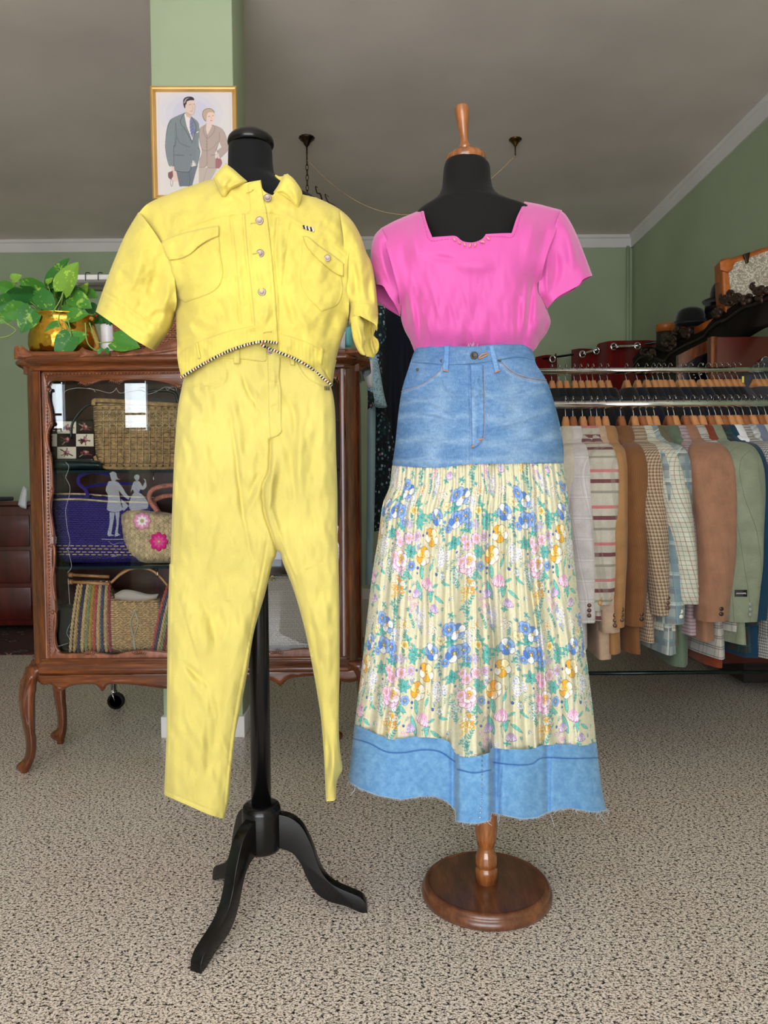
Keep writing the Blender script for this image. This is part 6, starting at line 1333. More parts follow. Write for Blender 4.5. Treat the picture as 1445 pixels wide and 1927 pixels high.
L_([(630, 375), (655, 368)], .7, (120, 90, 86)); L_([(680, 370), (700, 366)], .7, (120, 90, 86)); L_([(665, 380), (678, 430), (664, 432)], .4, (170, 130, 120)); L_([(645, 455), (675, 452)], .8, (186, 110, 104)); L_([(705, 380), (698, 450), (685, 490), (655, 500), (600, 475)], .4, (150, 112, 104))
P_([(410, 1135), (445, 1140), (450, 1185), (480, 1240), (490, 1320), (440, 1325), (420, 1240)], SK); P_([(370, 1215), (425, 1190), (430, 1260), (400, 1300), (372, 1270)], (136, 98, 100)); L_([(415, 1270), (400, 1340), (415, 1385), (428, 1330), (415, 1290)], .6, (120, 84, 84))
# woman
P_([(750, 1150), (975, 1160), (950, 1210), (890, 1310), (800, 1345), (750, 1350)], (196, 180, 172)); L_([(850, 1160), (800, 1345)], .4, TPD)
P_([(760, 665), (820, 625), (850, 600), (905, 620), (960, 635), (1050, 690), (1085, 760), (1108, 860), (1105, 940), (1030, 1020), (1010, 1040), (985, 960), (950, 960), (955, 1060), (975, 1155), (855, 1155), (845, 1130), (820, 1150), (752, 1150), (755, 1060), (790, 960), (765, 850), (752, 760)], TP)
P_([(1000, 830), (1030, 900), (960, 950), (965, 970)], (226, 220, 220)); L_([(850, 740), (850, 940), (850, 1100), (820, 1150)], .7, TPD); L_([(790, 930), (840, 945), (920, 910), (985, 830)], 1.6, (160, 140, 134), .5); L_([(1005, 720), (1000, 830), (955, 940)], .6, TPD)
P_([(845, 600), (905, 590), (915, 630), (870, 720), (855, 750), (840, 680)], (232, 208, 196)); L_([(820, 625), (805, 690), (850, 790), (930, 720), (945, 650), (905, 625)], .7, TPD)
for k in range(4): cp.dot(*pi_([(842, 825 + k * 38)])[0], .8, TPD)
L_([(752, 1150), (820, 1150)], .6, TPD); L_([(855, 1155), (975, 1158)], .6, TPD); L_([(760, 670), (752, 760), (765, 850), (790, 960), (755, 1060)], .6, TPD); L_([(960, 635), (1050, 690), (1108, 860), (1105, 940), (1010, 1040)], .5, TPD); L_([(905, 1000), (960, 990)], .8, TPD)
P_([(845, 470), (900, 440), (940, 470), (945, 530), (925, 590), (895, 605), (855, 570), (840, 520)], (236, 206, 192)); P_([(795, 500), (805, 450), (850, 425), (900, 425), (940, 455), (945, 490), (920, 470), (870, 470), (850, 500), (845, 540), (840, 585), (815, 560)], (196, 172, 152)); L_([(795, 500), (805, 450), (850, 425), (900, 425), (942, 460)], .9, (130, 104, 92)); L_([(795, 510), (815, 560), (840, 582)], .9, (120, 92, 80))
L_([(868, 520), (885, 518)], .8, (110, 84, 76)); L_([(915, 512), (932, 510)], .8, (110, 84, 76)); L_([(892, 572), (912, 570)], 1.0, (196, 96, 96)); L_([(900, 525), (908, 552)], .4, (170, 130, 116))
P_([(955, 1040), (1000, 1025), (1030, 1060), (1035, 1110), (1000, 1165), (955, 1160)], (170, 116, 122)); L_([(985, 950), (975, 1030), (1000, 1060)], .6, (140, 96, 100)); P_([(950, 975), (1000, 1010), (1010, 1040), (985, 1040)], SK)
L_([(255, 260), (262, 1470)], .5, (200, 190, 186)); L_([(1135, 240), (1150, 1470)], .6, (206, 196, 190))
g = Grid(fi, .55, 1, 30); V = W(g.x, g.y, YPc + .011)
ar = mk('artwork', V, g.q, cloth('printed_paper', attr=True, weave=2000, bmp=.02, rough=.7, sheen=0), pc, col=lin(cp.samp(g.x, g.y)))
g = Grid(fi, 6, 1, 30); mk('backing', W(g.x, g.y, YPc + .02), g.q, m_mahd, pc)
# ================================================================== clothes racks on the right
YFR, YRR = 2.75, 3.35
def rack(nm, Y, pxl, pyl, xr_, zbot, label, seed=0, posts=True):
    a = W(pxl, pyl, Y); z = float(W(1240, pyl_mid, Y)[2]) if False else None
    return a
m_tube = metal('chrome_tube', (215, 215, 215), .16)
m_tubed = metal('dark_steel', (60, 72, 78), .35)
m_rub = basic('black_rubber', (16, 16, 17), .6)
def caster(x, y, zt, par, r=.032):
    """swivel castor: fork, wheel and tyre"""
    mb = MB(); V, Fc = g_lathe([(r, -.010), (r * 1.0, .010), (r * .75, .010), (r * .75, -.010)], (0, 0, 0), 24); V = np.stack([V[:, 0], V[:, 2], V[:, 1]], 1) + [x, y, r + .0]
    mk('tyre', V, Fc, m_rub, par)
    V, Fc = g_lathe([(.001, -.008), (r * .76, -.008), (r * .76, .008), (.001, .008)], (0, 0, 0), 24); V = np.stack([V[:, 0], V[:, 2], V[:, 1]], 1) + [x, y, r]
    mk('wheel', V, Fc, m_tubed, par)
    mb = MB()
    for s_ in (-1, 1): mb.add(*g_tube([(x, y + s_ * .014, r), (x - .004, y + s_ * .015, r * 1.5), (x - .010, y + s_ * .014, 2 * r + .004)], [.004, .008, .012], 8, True, (1, .35)))
    mb.add(*g_lathe([(.016, 2 * r), (.017, 2 * r + .008), (.010, 2 * r + .014), (.009, zt)], (x - .010, y, 0), 14))
    mb.build('fork', m_tube, par)
def make_rack(Y, x0, x1, zr, zb, label):
    t = thing('clothes_rack', ((x0 + x1) / 2, Y, 0), label, 'clothes rack', 'chrome rails of the menswear racks')
    tube('rail', [(x0, Y, zr), (x1, Y, zr)], .0135, m_tube, t, 18)
    if zb: tube('cross_bar', [(x0, Y, zb), (x1, Y, zb)], .009, m_tubed, t, 12)
    for x in (x0, x1):
        tube('post', [(x, Y, .09), (x, Y, zr)], .0125, m_tube, t, 14)
        tube('foot', [(x, Y - .24, .09), (x, Y + .24, .09)], .0125, m_tube, t, 12)
        for s_ in (-1, 1): caster(x, Y + s_ * .23, .09, t)
    return t
zF = float(W(1240, 760.5, YFR)[2]); zRr = float(W(1240, 697, YRR)[2])
xF0 = float(W(960, 800, YFR)[0]); xR0 = float(W(985, 800, YRR)[0])
make_rack(YFR, xF0, 1.68, zF, 0, 'front chrome clothes rack carrying pale, checked and brown blazers')
zbar = float(W(1240, 1266, YRR)[2])
make_rack(YRR, xR0, 2.0, zRr, max(zbar, .12), 'rear chrome clothes rack carrying dark suit jackets, behind the blazers')
# ---- wooden hanger
m_hng = wood('beech_hanger', (170, 108, 62), (216, 160, 108), .38, (10, 10, 10), .25)
m_hng2 = wood('dark_hanger', (120, 66, 34), (176, 110, 62), .38, (10, 10, 10), .25)
def hanger_mesh(m, zr, s=1.0, lean=.0):
    """hanger hung on a rail: local origin on the rail axis; arms run along y"""
    r = bpy.data.objects.new('coat_hanger', None); COL.objects.link(r)
    y = np.linspace(-1, 1, 41); ay = y * .125 * s; yy = np.maximum(0, np.abs(ay) - .016); az = -.088 - 1.05 * yy; w = .015 + .008 * np.abs(y); h = np.interp(np.abs(ay), [0, .016, .03, .06, .19], [.060, .058, .046, .024, .018])
    V = []
    for a, b, w_, h_ in zip(ay, az, w, h):
        for dx, dz in ((-1, .45), (-.6, .9), (.6, .9), (1, .45), (1, -.8), (-1, -.8)): V.append((dx * w_ * .8, a, b + dz * h_ * .6))
    n = 6; m_ = len(y); Fc = [(i * n + k, (i + 1) * n + k, (i + 1) * n + (k + 1) % n, i * n + (k + 1) % n) for i in range(m_ - 1) for k in range(n)] + [tuple(range(n)), tuple((m_ - 1) * n + k for k in range(n))[::-1]]
    mk('shoulders', np.array(V), Fc, m, r, local=True)
    t = np.linspace(-.9, 3.5, 18); P = [(0, .0165 * math.cos(a) , .0165 * math.sin(a) - .0) for a in t[::-1]]
    P = [(0, 0, -.075), (0, .002, -.05), (0, .016, -.028)] + [(0, .0175 * math.cos(a), .0175 * math.sin(a)) for a in np.linspace(-.6, 2.9, 16)]
    V, Fc = g_tube(P, .0017, 8); mk('hook', V, Fc, m_tube, r, local=True)
    return r
def dup(root):
    r = root.copy(); COL.objects.link(r)
    for ch in [c for c in bpy.data.objects if c.parent is root]:
        c = ch.copy(); COL.objects.link(c); c.parent = r
        for g in [c2_ for c2_ in bpy.data.objects if c2_.parent is ch]: d = g.copy(); COL.objects.link(d); d.parent = c
    return r
# ---- cloth patterns for tailored jackets (UV in metres)
def plaid(name, base, bands, rough=.9, weave=700):
    """bands: (axis 0 across / 1 down / 2 both, period m, offset 0..1, width 0..1, colour, strength)"""
    m, nt, b = nodes(name); uv = N(nt, 'ShaderNodeUVMap', uv_map='UVMap'); sp = N(nt, 'ShaderNodeSeparateXYZ'); nt.links.new(uv.outputs[0], sp.inputs[0])
    def stripe(ax, per, off, wd):
        a = N(nt, 'ShaderNodeMath', operation='MULTIPLY_ADD'); nt.links.new(sp.outputs[ax], a.inputs[0]); a.inputs[1].default_value = 1 / per; a.inputs[2].default_value = 10 - off
        f = N(nt, 'ShaderNodeMath', operation='FRACT'); nt.links.new(a.outputs[0], f.inputs[0])
        l = N(nt, 'ShaderNodeMath', operation='LESS_THAN'); nt.links.new(f.outputs[0], l.inputs[0]); l.inputs[1].default_value = wd; return l.outputs[0]
    v = coords(nt); base = np.array(base, float)
    col = ramp(nt, noise(nt, 22, 4, v), [(.3, base * .93), (.7, np.minimum(base * 1.05, 255))])
    for ax, per, off, wd, c, st_ in bands:
        for A in ((0, 1) if ax == 2 else (ax,)):
            k = N(nt, 'ShaderNodeMath', operation='MULTIPLY'); nt.links.new(stripe(A, per, off, wd), k.inputs[0]); k.inputs[1].default_value = st_
            col = mixc(nt, k.outputs[0], col, c)
    f = mixc(nt, .25, col, ramp(nt, noise(nt, weave, 1, v), [(.35, (120, 120, 120)), (.65, (255, 255, 255))]), 'MULTIPLY')
    nt.links.new(f, b.inputs['Base Color']); b.inputs['Roughness'].default_value = rough; b.inputs['Specular IOR Level'].default_value = .2; b.inputs['Sheen Weight'].default_value = .1
    bump(nt, b, noise(nt, weave, 1, v), .2, .001); return m
def g_oval(rows, n=28, p=2.3, fold=0, ph=0):
    """rows: (cx, cy, z, ax, ay); returns verts, faces, uv"""
    V, UV = [], []; L = 0
    for i, (cx, cy, z, ax, ay) in enumerate(rows):
        if i: L += math.dist((cx, cy, z), rows[i - 1][:3])
        for k in range(n + 1):
            th = 2 * math.pi * k / n; c, s = math.cos(th), math.sin(th); e = 2 / p
            fx = 1 + fold * math.sin(3 * th + ph + z * 5) + fold * .6 * math.sin(7 * th + ph * 2 + z * 9)
            V.append((cx + ax * fx * abs(c) ** e * (1 if c > 0 else -1), cy + ay * fx * abs(s) ** e * (1 if s > 0 else -1), z)); UV.append((k / n * 3.1 * (ax + ay), L))
    m = len(rows); N1 = n + 1
    Fc = np.array([(i * N1 + k, (i + 1) * N1 + k, (i + 1) * N1 + k + 1, i * N1 + k + 1) for i in range(m - 1) for k in range(n)])
    return np.array(V), Fc, np.array(UV)
def sm_rows(rows, k=4): return [tuple(r) for r in spl(np.array(rows, float), k)]
def jacket_mesh(mat, name='blazer', L=.74, sw=.215, slv=.63, th=.042, seed=0, btn=None, nb=3, swing=0.0, fat=1.0, hide=False):
    """tailored jacket on a hanger; local origin on the rail, shoulders along y, near sleeve towards -y"""
    rg = np.random.default_rng(seed); r = bpy.data.objects.new(name, None); COL.objects.link(r); z0 = -.110
    rows = [(0, 0, z0, .018, .045), (0, 0, z0 - .018, .028, .080), (0, 0, z0 - .042, .036, .125), (0, 0, z0 - .068, .040, sw - .05), (0, 0, z0 - .098, th, sw - .018), (0, 0, z0 - .15, th, sw - .014),
            (0, 0, z0 - .25, th * .95, sw - .02), (0, 0, z0 - .42, th * .9, sw - .03), (0, 0, z0 - .58, th * 1.0, sw - .015), (.0, 0, z0 - L, th * 1.12, sw - .002)]
    V, Fc, UV = g_oval(sm_rows(rows), 36, 2.6, .05, rg.random() * 6); mk('body', V, Fc, mat, r, uv=UV, local=True)
    # collar rising behind the hanger
    C = [(0, 0, z0 + .016, .024, .050), (0, 0, z0 + .012, .031, .062), (0, 0, z0 - .016, .040, .088), (0, 0, z0 - .040, .044, .112)]
    V, Fc, UV = g_oval(sm_rows(C, 3), 28, 2.2, .0); V[:, 0] += .004; mk('collar', V, Fc, mat, r, uv=UV, local=True)
    for s_ in (-1, 1):
        b = rg.uniform(-.01, .02); f = fat
        R_ = [(0, s_ * (sw - .088), z0 - .052, .018, .022), (0, s_ * (sw - .066), z0 - .064, .034 * f, .046), (0, s_ * (sw - .040), z0 - .094, .044 * f, .062), (0, s_ * (sw - .016), z0 - .15, .048 * f, .070), (-.004, s_ * (sw + .004 + b * .3), z0 - .235, .047 * f, .067),
              (-.004 + swing * .2, s_ * (sw + .010 + b), z0 - .34, .042 * f, .062), (swing * .5, s_ * (sw + .006 + b), z0 - .46, .039 * f, .058), (swing * .8, s_ * (sw - .006 + b), z0 - .56, .036 * f, .053), (swing, s_ * (sw - .018 + b), z0 - slv, .034 * f, .050)]
        V, Fc, UV = g_oval(sm_rows(R_), 28, 2.3, .06, rg.random() * 6); o = mk('sleeve', V, Fc, mat, r, uv=UV, local=True)
        if btn is not None and s_ == -1:
            for k in range(nb):
                bx = swing + .012; by = -(sw - .014 + b) - .050; bz = z0 - slv + .028 + k * .017
                V, Fc = g_lathe([(.001, .0), (.006, .0), (.0072, .0012), (.007, .003), (.001, .0022)], (0, 0, 0), 12); V = np.stack([V[:, 0], -V[:, 2], V[:, 1]], 1) + [bx, by, bz]
                mk('cuff_button', V, Fc, btn, o, local=True)
    return r
horn = basic('brown_button', (92, 60, 40), .35); dkb = basic('dark_button', (34, 28, 28), .35); pearl = basic('pearl_button', (222, 214, 200), .3); gry = basic('grey_button', (120, 126, 118), .4); gold_b = basic('amber_button', (200, 150, 80), .35)
K = lambda *a: a
BUR = K('striped_madras', (198, 190, 176), [(1, .122, .28, .11, (104, 20, 44), .88), (1, .122, .0, .085, (204, 96, 106), .8), (1, .122, .6, .07, (130, 124, 112), .7), (0, .09, .2, .2, (150, 142, 132), .35)])
specs = [  # hook px, material, label, rz, swing, L, btn, fat
 (1064, ('beige_linen', (206, 196, 180), []), 'plain beige linen blazer, leftmost on the front rail beside the skirt', -.10, .0, .76, pearl, .9, 0),
 (1078, ('white_check', (214, 206, 206), [(2, .07, 0, .03, (176, 168, 172), .5), (2, .07, .1, .03, (236, 232, 232), .6), (2, .07, .16, .03, (180, 172, 176), .5)]), 'off-white blazer with faint windowpane check near the skirt', -.06, .01, .76, horn, 1.1, 0),
 (1096, BUR, 'beige blazer with maroon and rose stripes, left one of the two', -.02, .0, .66, gold_b, .8, .62),
 (1112, BUR, 'beige blazer with maroon and rose stripes, right one of the two', -.02, .0, .66, gold_b, 1.0, .60),
 (1123, ('tan_linen', (196, 166, 142), []), 'pinkish tan linen blazer right of the striped blazers', -.05, .01, .80, horn, 1.0, .70),
 (1138, ('camel_suede', (170, 126, 82), [(0, .004, 0, .4, (150, 108, 68), .25)]), 'camel suede blazer between tan linen and brown corduroy', -.04, .0, .78, horn, .85, 0),
 (1168, ('brown_corduroy', (128, 86, 52), [(0, .006, 0, .45, (100, 62, 34), .5)]), 'mid-brown corduroy blazer left of the houndstooth blazer', .0, .0, .78, dkb, 1.0, .68),
 (1192, ('brown_houndstooth', (168, 144, 118), [(2, .012, 0, .4, (84, 58, 44), .55), (2, .012, .5, .12, (220, 206, 180), .5)]), 'brown and cream houndstooth tweed blazer beside the corduroy one', .02, .03, .74, horn, 1.0, 0),
 (1206, ('pale_check', (196, 196, 180), [(2, .016, 0, .13, (84, 104, 92), .6), (2, .032, .5, .07, (170, 100, 80), .5)]), 'pale grey-green blazer with fine graph check and bent sleeve', .18, .05, .70, pearl, 1.15, .60),
 (1217, ('blue_grey_plaid', (150, 158, 154), [(2, .052, .0, .45, (100, 104, 112), .6), (2, .104, .5, .12, (214, 216, 196), .65), (2, .052, .05, .06, (110, 160, 178), .6), (0, .104, .02, .2, (120, 150, 160), .5)]), 'blue-grey and cream large plaid blazer in the middle of the front rail', .12, .0, .78, pearl, 1.2, .67),
 (1231, ('olive_wool', (98, 92, 70), []), 'dark olive wool blazer right of the blue-grey plaid one', .05, .0, .76, dkb, .9, 0),
 (1257, ('moss_linen', (92, 106, 86), []), 'moss green blazer whose hem hangs below the blue-grey plaid one', .04, .0, .84, dkb, .8, .5),
 (1268, ('mauve_stripe', (168, 148, 150), [(1, .012, 0, .35, (110, 84, 92), .6)]), 'mauve striped blazer left of the plain brown blazer', .06, .0, .72, None, .9, .5),
 (1288, ('brown_linen', (150, 108, 84), [(0, .02, 0, .1, (124, 88, 66), .25)]), 'plain brown linen blazer with two dark cuff buttons, facing out', .04, .0, .73, dkb, 1.5, .655),
 (1302, ('glen_check', (176, 172, 164), [(1, .036, 0, .10, (90, 84, 84), .7), (1, .036, .2, .10, (90, 84, 84), .7), (0, .036, .3, .08, (110, 100, 96), .5), (0, .072, .4, .05, (160, 80, 50), .5)]), 'grey glen check blazer with amber cuff buttons right of plain brown', .18, .03, .80, gold_b, .75, .70),
 (1318, ('rust_wool', (120, 52, 28), []), 'rust red blazer visible only at the hem under the brown one', .05, .0, .84, None, .8, .5),
 (1334, ('sage_pinstripe', (128, 134, 112), [(0, .05, 0, .03, (84, 92, 74), .8)]), 'sage green pinstriped blazer with grey cuff buttons, facing out', .08, .0, .74, gry, 1.5, .66),
 (1346, ('dark_tartan', (30, 48, 48), [(2, .06, 0, .2, (70, 34, 40), .6), (2, .06, .5, .1, (30, 80, 70), .6)]), 'dark green tartan blazer just right of the sage one', .20, .0, .78, dkb, 1.0, 0),
 (1358, ('navy_teal', (18, 52, 74), []), 'deep teal navy blazer right of the dark tartan one', .16, .0, .80, None, 1.0, .66),
 (1372, ('white_poplin', (222, 222, 224), []), 'white shirt with only its collar showing among the blazers', .1, .0, .60, None, .7, .4),
 (1384, ('mono_houndstooth', (186, 184, 178), [(2, .010, 0, .45, (60, 58, 60), .6)]), 'black and white houndstooth blazer near the right end of the front rail', .22, .0, .80, None, 1.3, .72),
 (1398, ('pale_tartan', (178, 180, 176), [(2, .05, 0, .3, (120, 130, 144), .5), (2, .05, .6, .08, (220, 220, 210), .6)]), 'pale grey tartan blazer beside the black and white houndstooth', .1, .0, .76, None, 1.0, 0),
 (1413, ('slate_blue', (110, 118, 140), []), 'slate blue blazer near the right edge of the photo', .1, .0, .76, None, 1.0, 0),
 (1427, ('light_check', (190, 186, 176), [(2, .02, 0, .1, (110, 110, 120), .5)]), 'light small-check blazer near the right edge of the photo', .1, .0, .78, None, 1.0, 0),
 (1440, ('indigo_wool', (62, 64, 104), []), 'indigo blue blazer, rightmost one cut by the photo edge', .1, .0, .78, None, 1.0, 0)]
hg0 = hanger_mesh(m_hng, zF); hg1 = hanger_mesh(m_hng2, zF); used0 = [False, False]; made = {}
def hang(px, Y, z, rz, label, grp, dark=False):
    k = 1 if dark else 0; h = (hg0, hg1)[k]
    if used0[k]: h = dup(h)
    used0[k] = True; h.location = (float(W(px, 900, Y)[0]), Y, z + .0135); h.rotation_euler = (0, 0, rz)
    return tag(h, label, 'hanger', grp)
for i, (px, mt_, lab, rz, sw_, L_j, bt, fat, sl_) in enumerate(specs):
    hang(px, YFR, zF, rz - .08, 'wooden hanger on the front chrome rail holding the ' + lab.split(' blazer')[0].split(' shirt')[0] + (' shirt' if 'shirt' in lab else ' blazer') + (' with maroon stripes, ' + lab.split(', ')[-1].split()[0] + ' one' if 'one of the two' in lab else ''), 'wooden hangers on the front rail', i % 5 in (1, 3))
    if mt_[0] not in made: made[mt_[0]] = plaid(*mt_)
    nm = 'shirt' if 'shirt' in lab else 'blazer'
    r = jacket_mesh(made[mt_[0]], nm, L=L_j + .0, slv=sl_ or L_j - .10, th=.034 * (1 + .2 * (fat - 1)), sw=.255 if fat > 1.3 else .245 if mt_ is BUR else .17 if (lab[:4] in ('rust', 'moss', 'whit')) else .232 if fat > 1.05 else .215, seed=i, btn=bt, nb=2 if i in (2, 3, 9, 13) else 3, swing=sw_, fat=fat)
    rz = rz - .08; r.location = (float(W(px, 900, YFR)[0]), YFR, zF + .0135); r.rotation_euler = (0, 0, rz)
    tag(r, lab, nm, 'blazers on the front rail')
# woven label on the sage cuff: small black patch with pale script
bpy.context.view_layer.update(); dg_ = bpy.context.evaluated_depsgraph_get()
def hit(px, py):
    d = Vector((Fv * FX + cr * (px - 722.5) + cu * (963.5 - py)).tolist()).normalized(); h = S.ray_cast(dg_, Vector((0, 0, CAMH)), d); return h[1] - d * .002
lt_ = thing('sleeve_label', hit(1394, 1117), 'small black woven label with white script on the sage blazer', 'label')
gx_, gy_ = np.meshgrid(np.linspace(1382, 1406, 9), np.linspace(1110, 1123, 4)); V = np.array([hit(a, b) for a, b in zip(gx_.ravel(), gy_.ravel())])
mk('patch', V, np.array([(i * 9 + k, i * 9 + k + 1, (i + 1) * 9 + k + 1, (i + 1) * 9 + k) for i in range(3) for k in range(8)]), m_blk, lt_)
tube('white_script', [hit(1384.5 + .5 * k, 1116.5 + 1.6 * math.sin(k * 1.9) * (1 if k % 5 else 1.8)) - Vector((0, .002, 0)) for k in range(39)], .00035, m_white, lt_, 5)
# dark jackets behind
rear_px = [1038.5, 1052, 1064.5, 1080.5, 1092.5, 1105, 1115.5, 1129.5, 1143, 1178, 1198.5, 1215.5, 1228.5, 1238.5, 1248, 1260, 1277, 1285.5, 1298.5, 1317, 1331, 1343, 1352.5, 1365, 1377, 1387.5, 1420.5, 1431, 1440.5]
dkc = [plaid('charcoal_suiting', (26, 26, 30), []), plaid('navy_suiting', (20, 24, 38), []), plaid('black_suiting', (16, 16, 19), [(0, .02, 0, .04, (60, 60, 66), .5)]), plaid('grey_suiting', (62, 62, 66), [])]
ORD = 'first second third fourth fifth sixth seventh eighth ninth tenth eleventh twelfth thirteenth fourteenth fifteenth sixteenth seventeenth eighteenth nineteenth twentieth twenty-first twenty-second twenty-third twenty-fourth twenty-fifth twenty-sixth twenty-seventh twenty-eighth twenty-ninth'.split()
protos = [jacket_mesh(dkc[k], 'suit_jacket', L=.78, slv=.66, th=.034, seed=40 + k) for k in range(4)]; usedp = [0] * 4
for i, px in enumerate(rear_px):
    k = 3 if i >= 25 else [0, 1, 2][i % 3]; r = protos[k]
    if usedp[k]: r = dup(r)
    usedp[k] = 1; rz = -.05 + .012 * i + random.uniform(-.05, .05)
    r.location = (float(W(px, 800, YRR)[0]), YRR, zRr + .0135); r.rotation_euler = (0, 0, rz)
    tag(r, '%s suit jacket hanging on the rear chrome rail, %s from the left' % (['charcoal', 'dark navy', 'black', 'mid-grey'][k], ORD[i]), 'suit jacket', 'grey jackets at right end of rear rail' if k == 3 else 'dark suit jackets on the rear rail')
    hang(px, YRR, zRr, rz, 'pale wooden coat hanger on the rear chrome rail, %s from the left' % ORD[i], 'wooden hangers on the rear rail')
if not usedp[3]: pass
# ================================================================== rack and dresses behind the cabinet
YBk = 3.32
zk = float(W(450, 540, YBk)[2]) ; xk0 = float(W(142, 540, YBk)[0]); xk1 = .34
rk = thing('clothes_rack', ((xk0 + xk1) / 2, YBk, 0), 'chrome clothes rack on castors standing behind the display cabinet and column', 'clothes rack')
tube('rail', [(xk0, YBk, zk), (xk1, YBk, zk)], .014, m_tube, rk, 16)
xp = float(W(214, 1300, YBk)[0])
for x in (xp, xk1 - .03):
    tube('post', [(x, YBk, .09), (x, YBk, zk)], .0125, m_tube, rk, 14); caster(x + .010, YBk, .1, rk, .037)
box('shelf_board', ((xk0 + xk1) / 2, YBk, zk + .035), (xk1 - xk0, .10, .022), m_white, rk, .003)
mb = MB()
for k in range(9):
    x = xk0 + .01 + k * .055; mb.add(*g_tube(spl([(x, YBk - .052, zk + .02), (x + .004, YBk - .056, zk + .05), (x + .012, YBk - .03, zk + .058)], 4), .002, 5))
tag(mb.build('hooks', m_tubed, rk), kind='stuff')
k6 = lambda pts: T(3.569, 620, 560, pts)
def dress(nm, lab, pts, Y, D, R, mat, folds=(), col=None, cat='dress', step=3, D2=None):
    o, s_ = puff(nm, k6(pts), Y, D, R, mat, None, step=step, fold=ridge([(k6(a), w, h) for a, w, h in folds]), col=col, bl=4)
    return tag(o, lab, cat, 'clothes hanging right of the cabinet')
m_tq = cloth('turquoise_cotton', (120, 196, 202)); m_wh = cloth('white_cotton', (214, 216, 222)); m_lb = cloth('pale_blue_cotton', (158, 186, 200)); m_nv = cloth('navy_velvet', (12, 16, 34), sheen=.3, bmp=.4)
m_lc, nt, b = nodes('blue_lace'); v = coords(nt); vo = N(nt, 'ShaderNodeTexVoronoi'); vo.inputs['Scale'].default_value = 130; nt.links.new(v, vo.inputs['Vector'])
nt.links.new(ramp(nt, vo.outputs['Distance'], [(.25, (104, 146, 172)), (.5, (168, 196, 212))]), b.inputs['Base Color']); b.inputs['Roughness'].default_value = .9; bump(nt, b, vo.outputs['Distance'], .6, .004)
m_df, nt, b = nodes('dark_floral_print'); v = coords(nt); vo = N(nt, 'ShaderNodeTexVoronoi'); vo.inputs['Scale'].default_value = 62; nt.links.new(v, vo.inputs['Vector'])
hue = ramp(nt, N(nt, 'ShaderNodeSeparateColor').outputs[0], [(0, (0, 0, 0)), (1, (1, 1, 1))]); sc_ = nt.nodes[-2] if False else None
sep = N(nt, 'ShaderNodeSeparateColor'); nt.links.new(vo.outputs['Color'], sep.inputs[0])
fc = ramp(nt, sep.outputs[0], [(.0, (24, 66, 66)), (.35, (92, 132, 140)), (.5, (176, 186, 196)), (.7, (96, 128, 156)), (.86, (150, 100, 110)), (.92, (20, 56, 50))], 'CONSTANT')
msk = ramp(nt, vo.outputs['Distance'], [(.34, (255, 255, 255)), (.44, (0, 0, 0))]); nt.links.new(mixc(nt, msk, (14, 24, 34), fc), b.inputs['Base Color']); b.inputs['Roughness'].default_value = .9
nt.nodes.remove([n_ for n_ in nt.nodes if n_.bl_idname == 'ShaderNodeSeparateColor' and n_ is not sep and n_.name != sep.name][0])
dress('navy_gown', 'long dark navy evening dress hanging between the yellow sleeve and the skirt', [(360, 20), (470, 30), (620, 120), (640, 700), (600, 1300), (540, 1950), (420, 1930), (360, 1500), (340, 600)], 3.42, .06, 25, m_nv, [([(420, 100), (430, 900), (440, 1800)], 6, .012), ([(500, 100), (510, 900)], 6, -.012)])
dress('floral_dress', 'long dark green dress with small pale flowers beside the cabinet', [(310, 50), (372, 60), (380, 260), (350, 420), (372, 720), (432, 960), (420, 1200), (400, 1480), (360, 1560), (300, 1572), (296, 1200), (300, 760), (290, 430)], 3.30, .035, 12, m_df, [([(330, 400), (345, 900), (330, 1500)], 3.5, .010), ([(375, 800), (385, 1100), (370, 1400)], 3, .009), ([(352, 800), (362, 1200)], 2, -.008)])
dress('petticoat_hem', 'white lace hem showing below the dark floral dress', [(302, 1500), (356, 1490), (352, 1565), (300, 1572)], 3.31, .02, 6, m_wh, cat='petticoat')
dress('pale_blue_dress', 'plain pale blue long dress just right of the cabinet', [(255, 700), (310, 710), (306, 1200), (300, 1500), (286, 1930), (240, 1930), (250, 1300)], 3.24, .03, 8, m_lb, [([(280, 760), (285, 1300), (275, 1900)], 3, .006)])
dress('lace_blouse', 'light blue lace blouse with scalloped hem beside the cabinet', [(262, 395), (315, 385), (335, 470), (360, 620), (388, 738), (340, 742), (300, 730), (256, 700), (250, 500)], 3.20, .035, 10, m_lc, [([(290, 420), (300, 600)], 3, .006)], cat='blouse')
dress('white_blouse', 'white ruffled blouse edge between cabinet corner and lace blouse', [(255, 410), (285, 420), (300, 480), (292, 560), (298, 600), (262, 610), (250, 560)], 3.17, .02, 5, m_wh, [([(280, 430), (275, 600)], 2, .008)], cat='blouse')
dress('turquoise_top', 'turquoise top seen between yellow jacket and right sleeve', [(88, 205), (150, 190), (150, 330), (90, 335)], 3.24, .03, 8, m_tq, [([(115, 200), (118, 330)], 2, .010)], cat='top')
dress('cream_top', 'cream top edge between yellow jacket and cabinet crest', [(70, 290), (95, 230), (108, 230), (104, 345), (72, 345)], 3.2, .02, 5, m_wh, cat='top')
dress('grey_scarf', 'grey floral scarf end below the white blouse at cabinet corner', [(256, 620), (292, 640), (300, 700), (284, 745), (256, 750)], 3.16, .02, 5, m_df, cat='scarf')
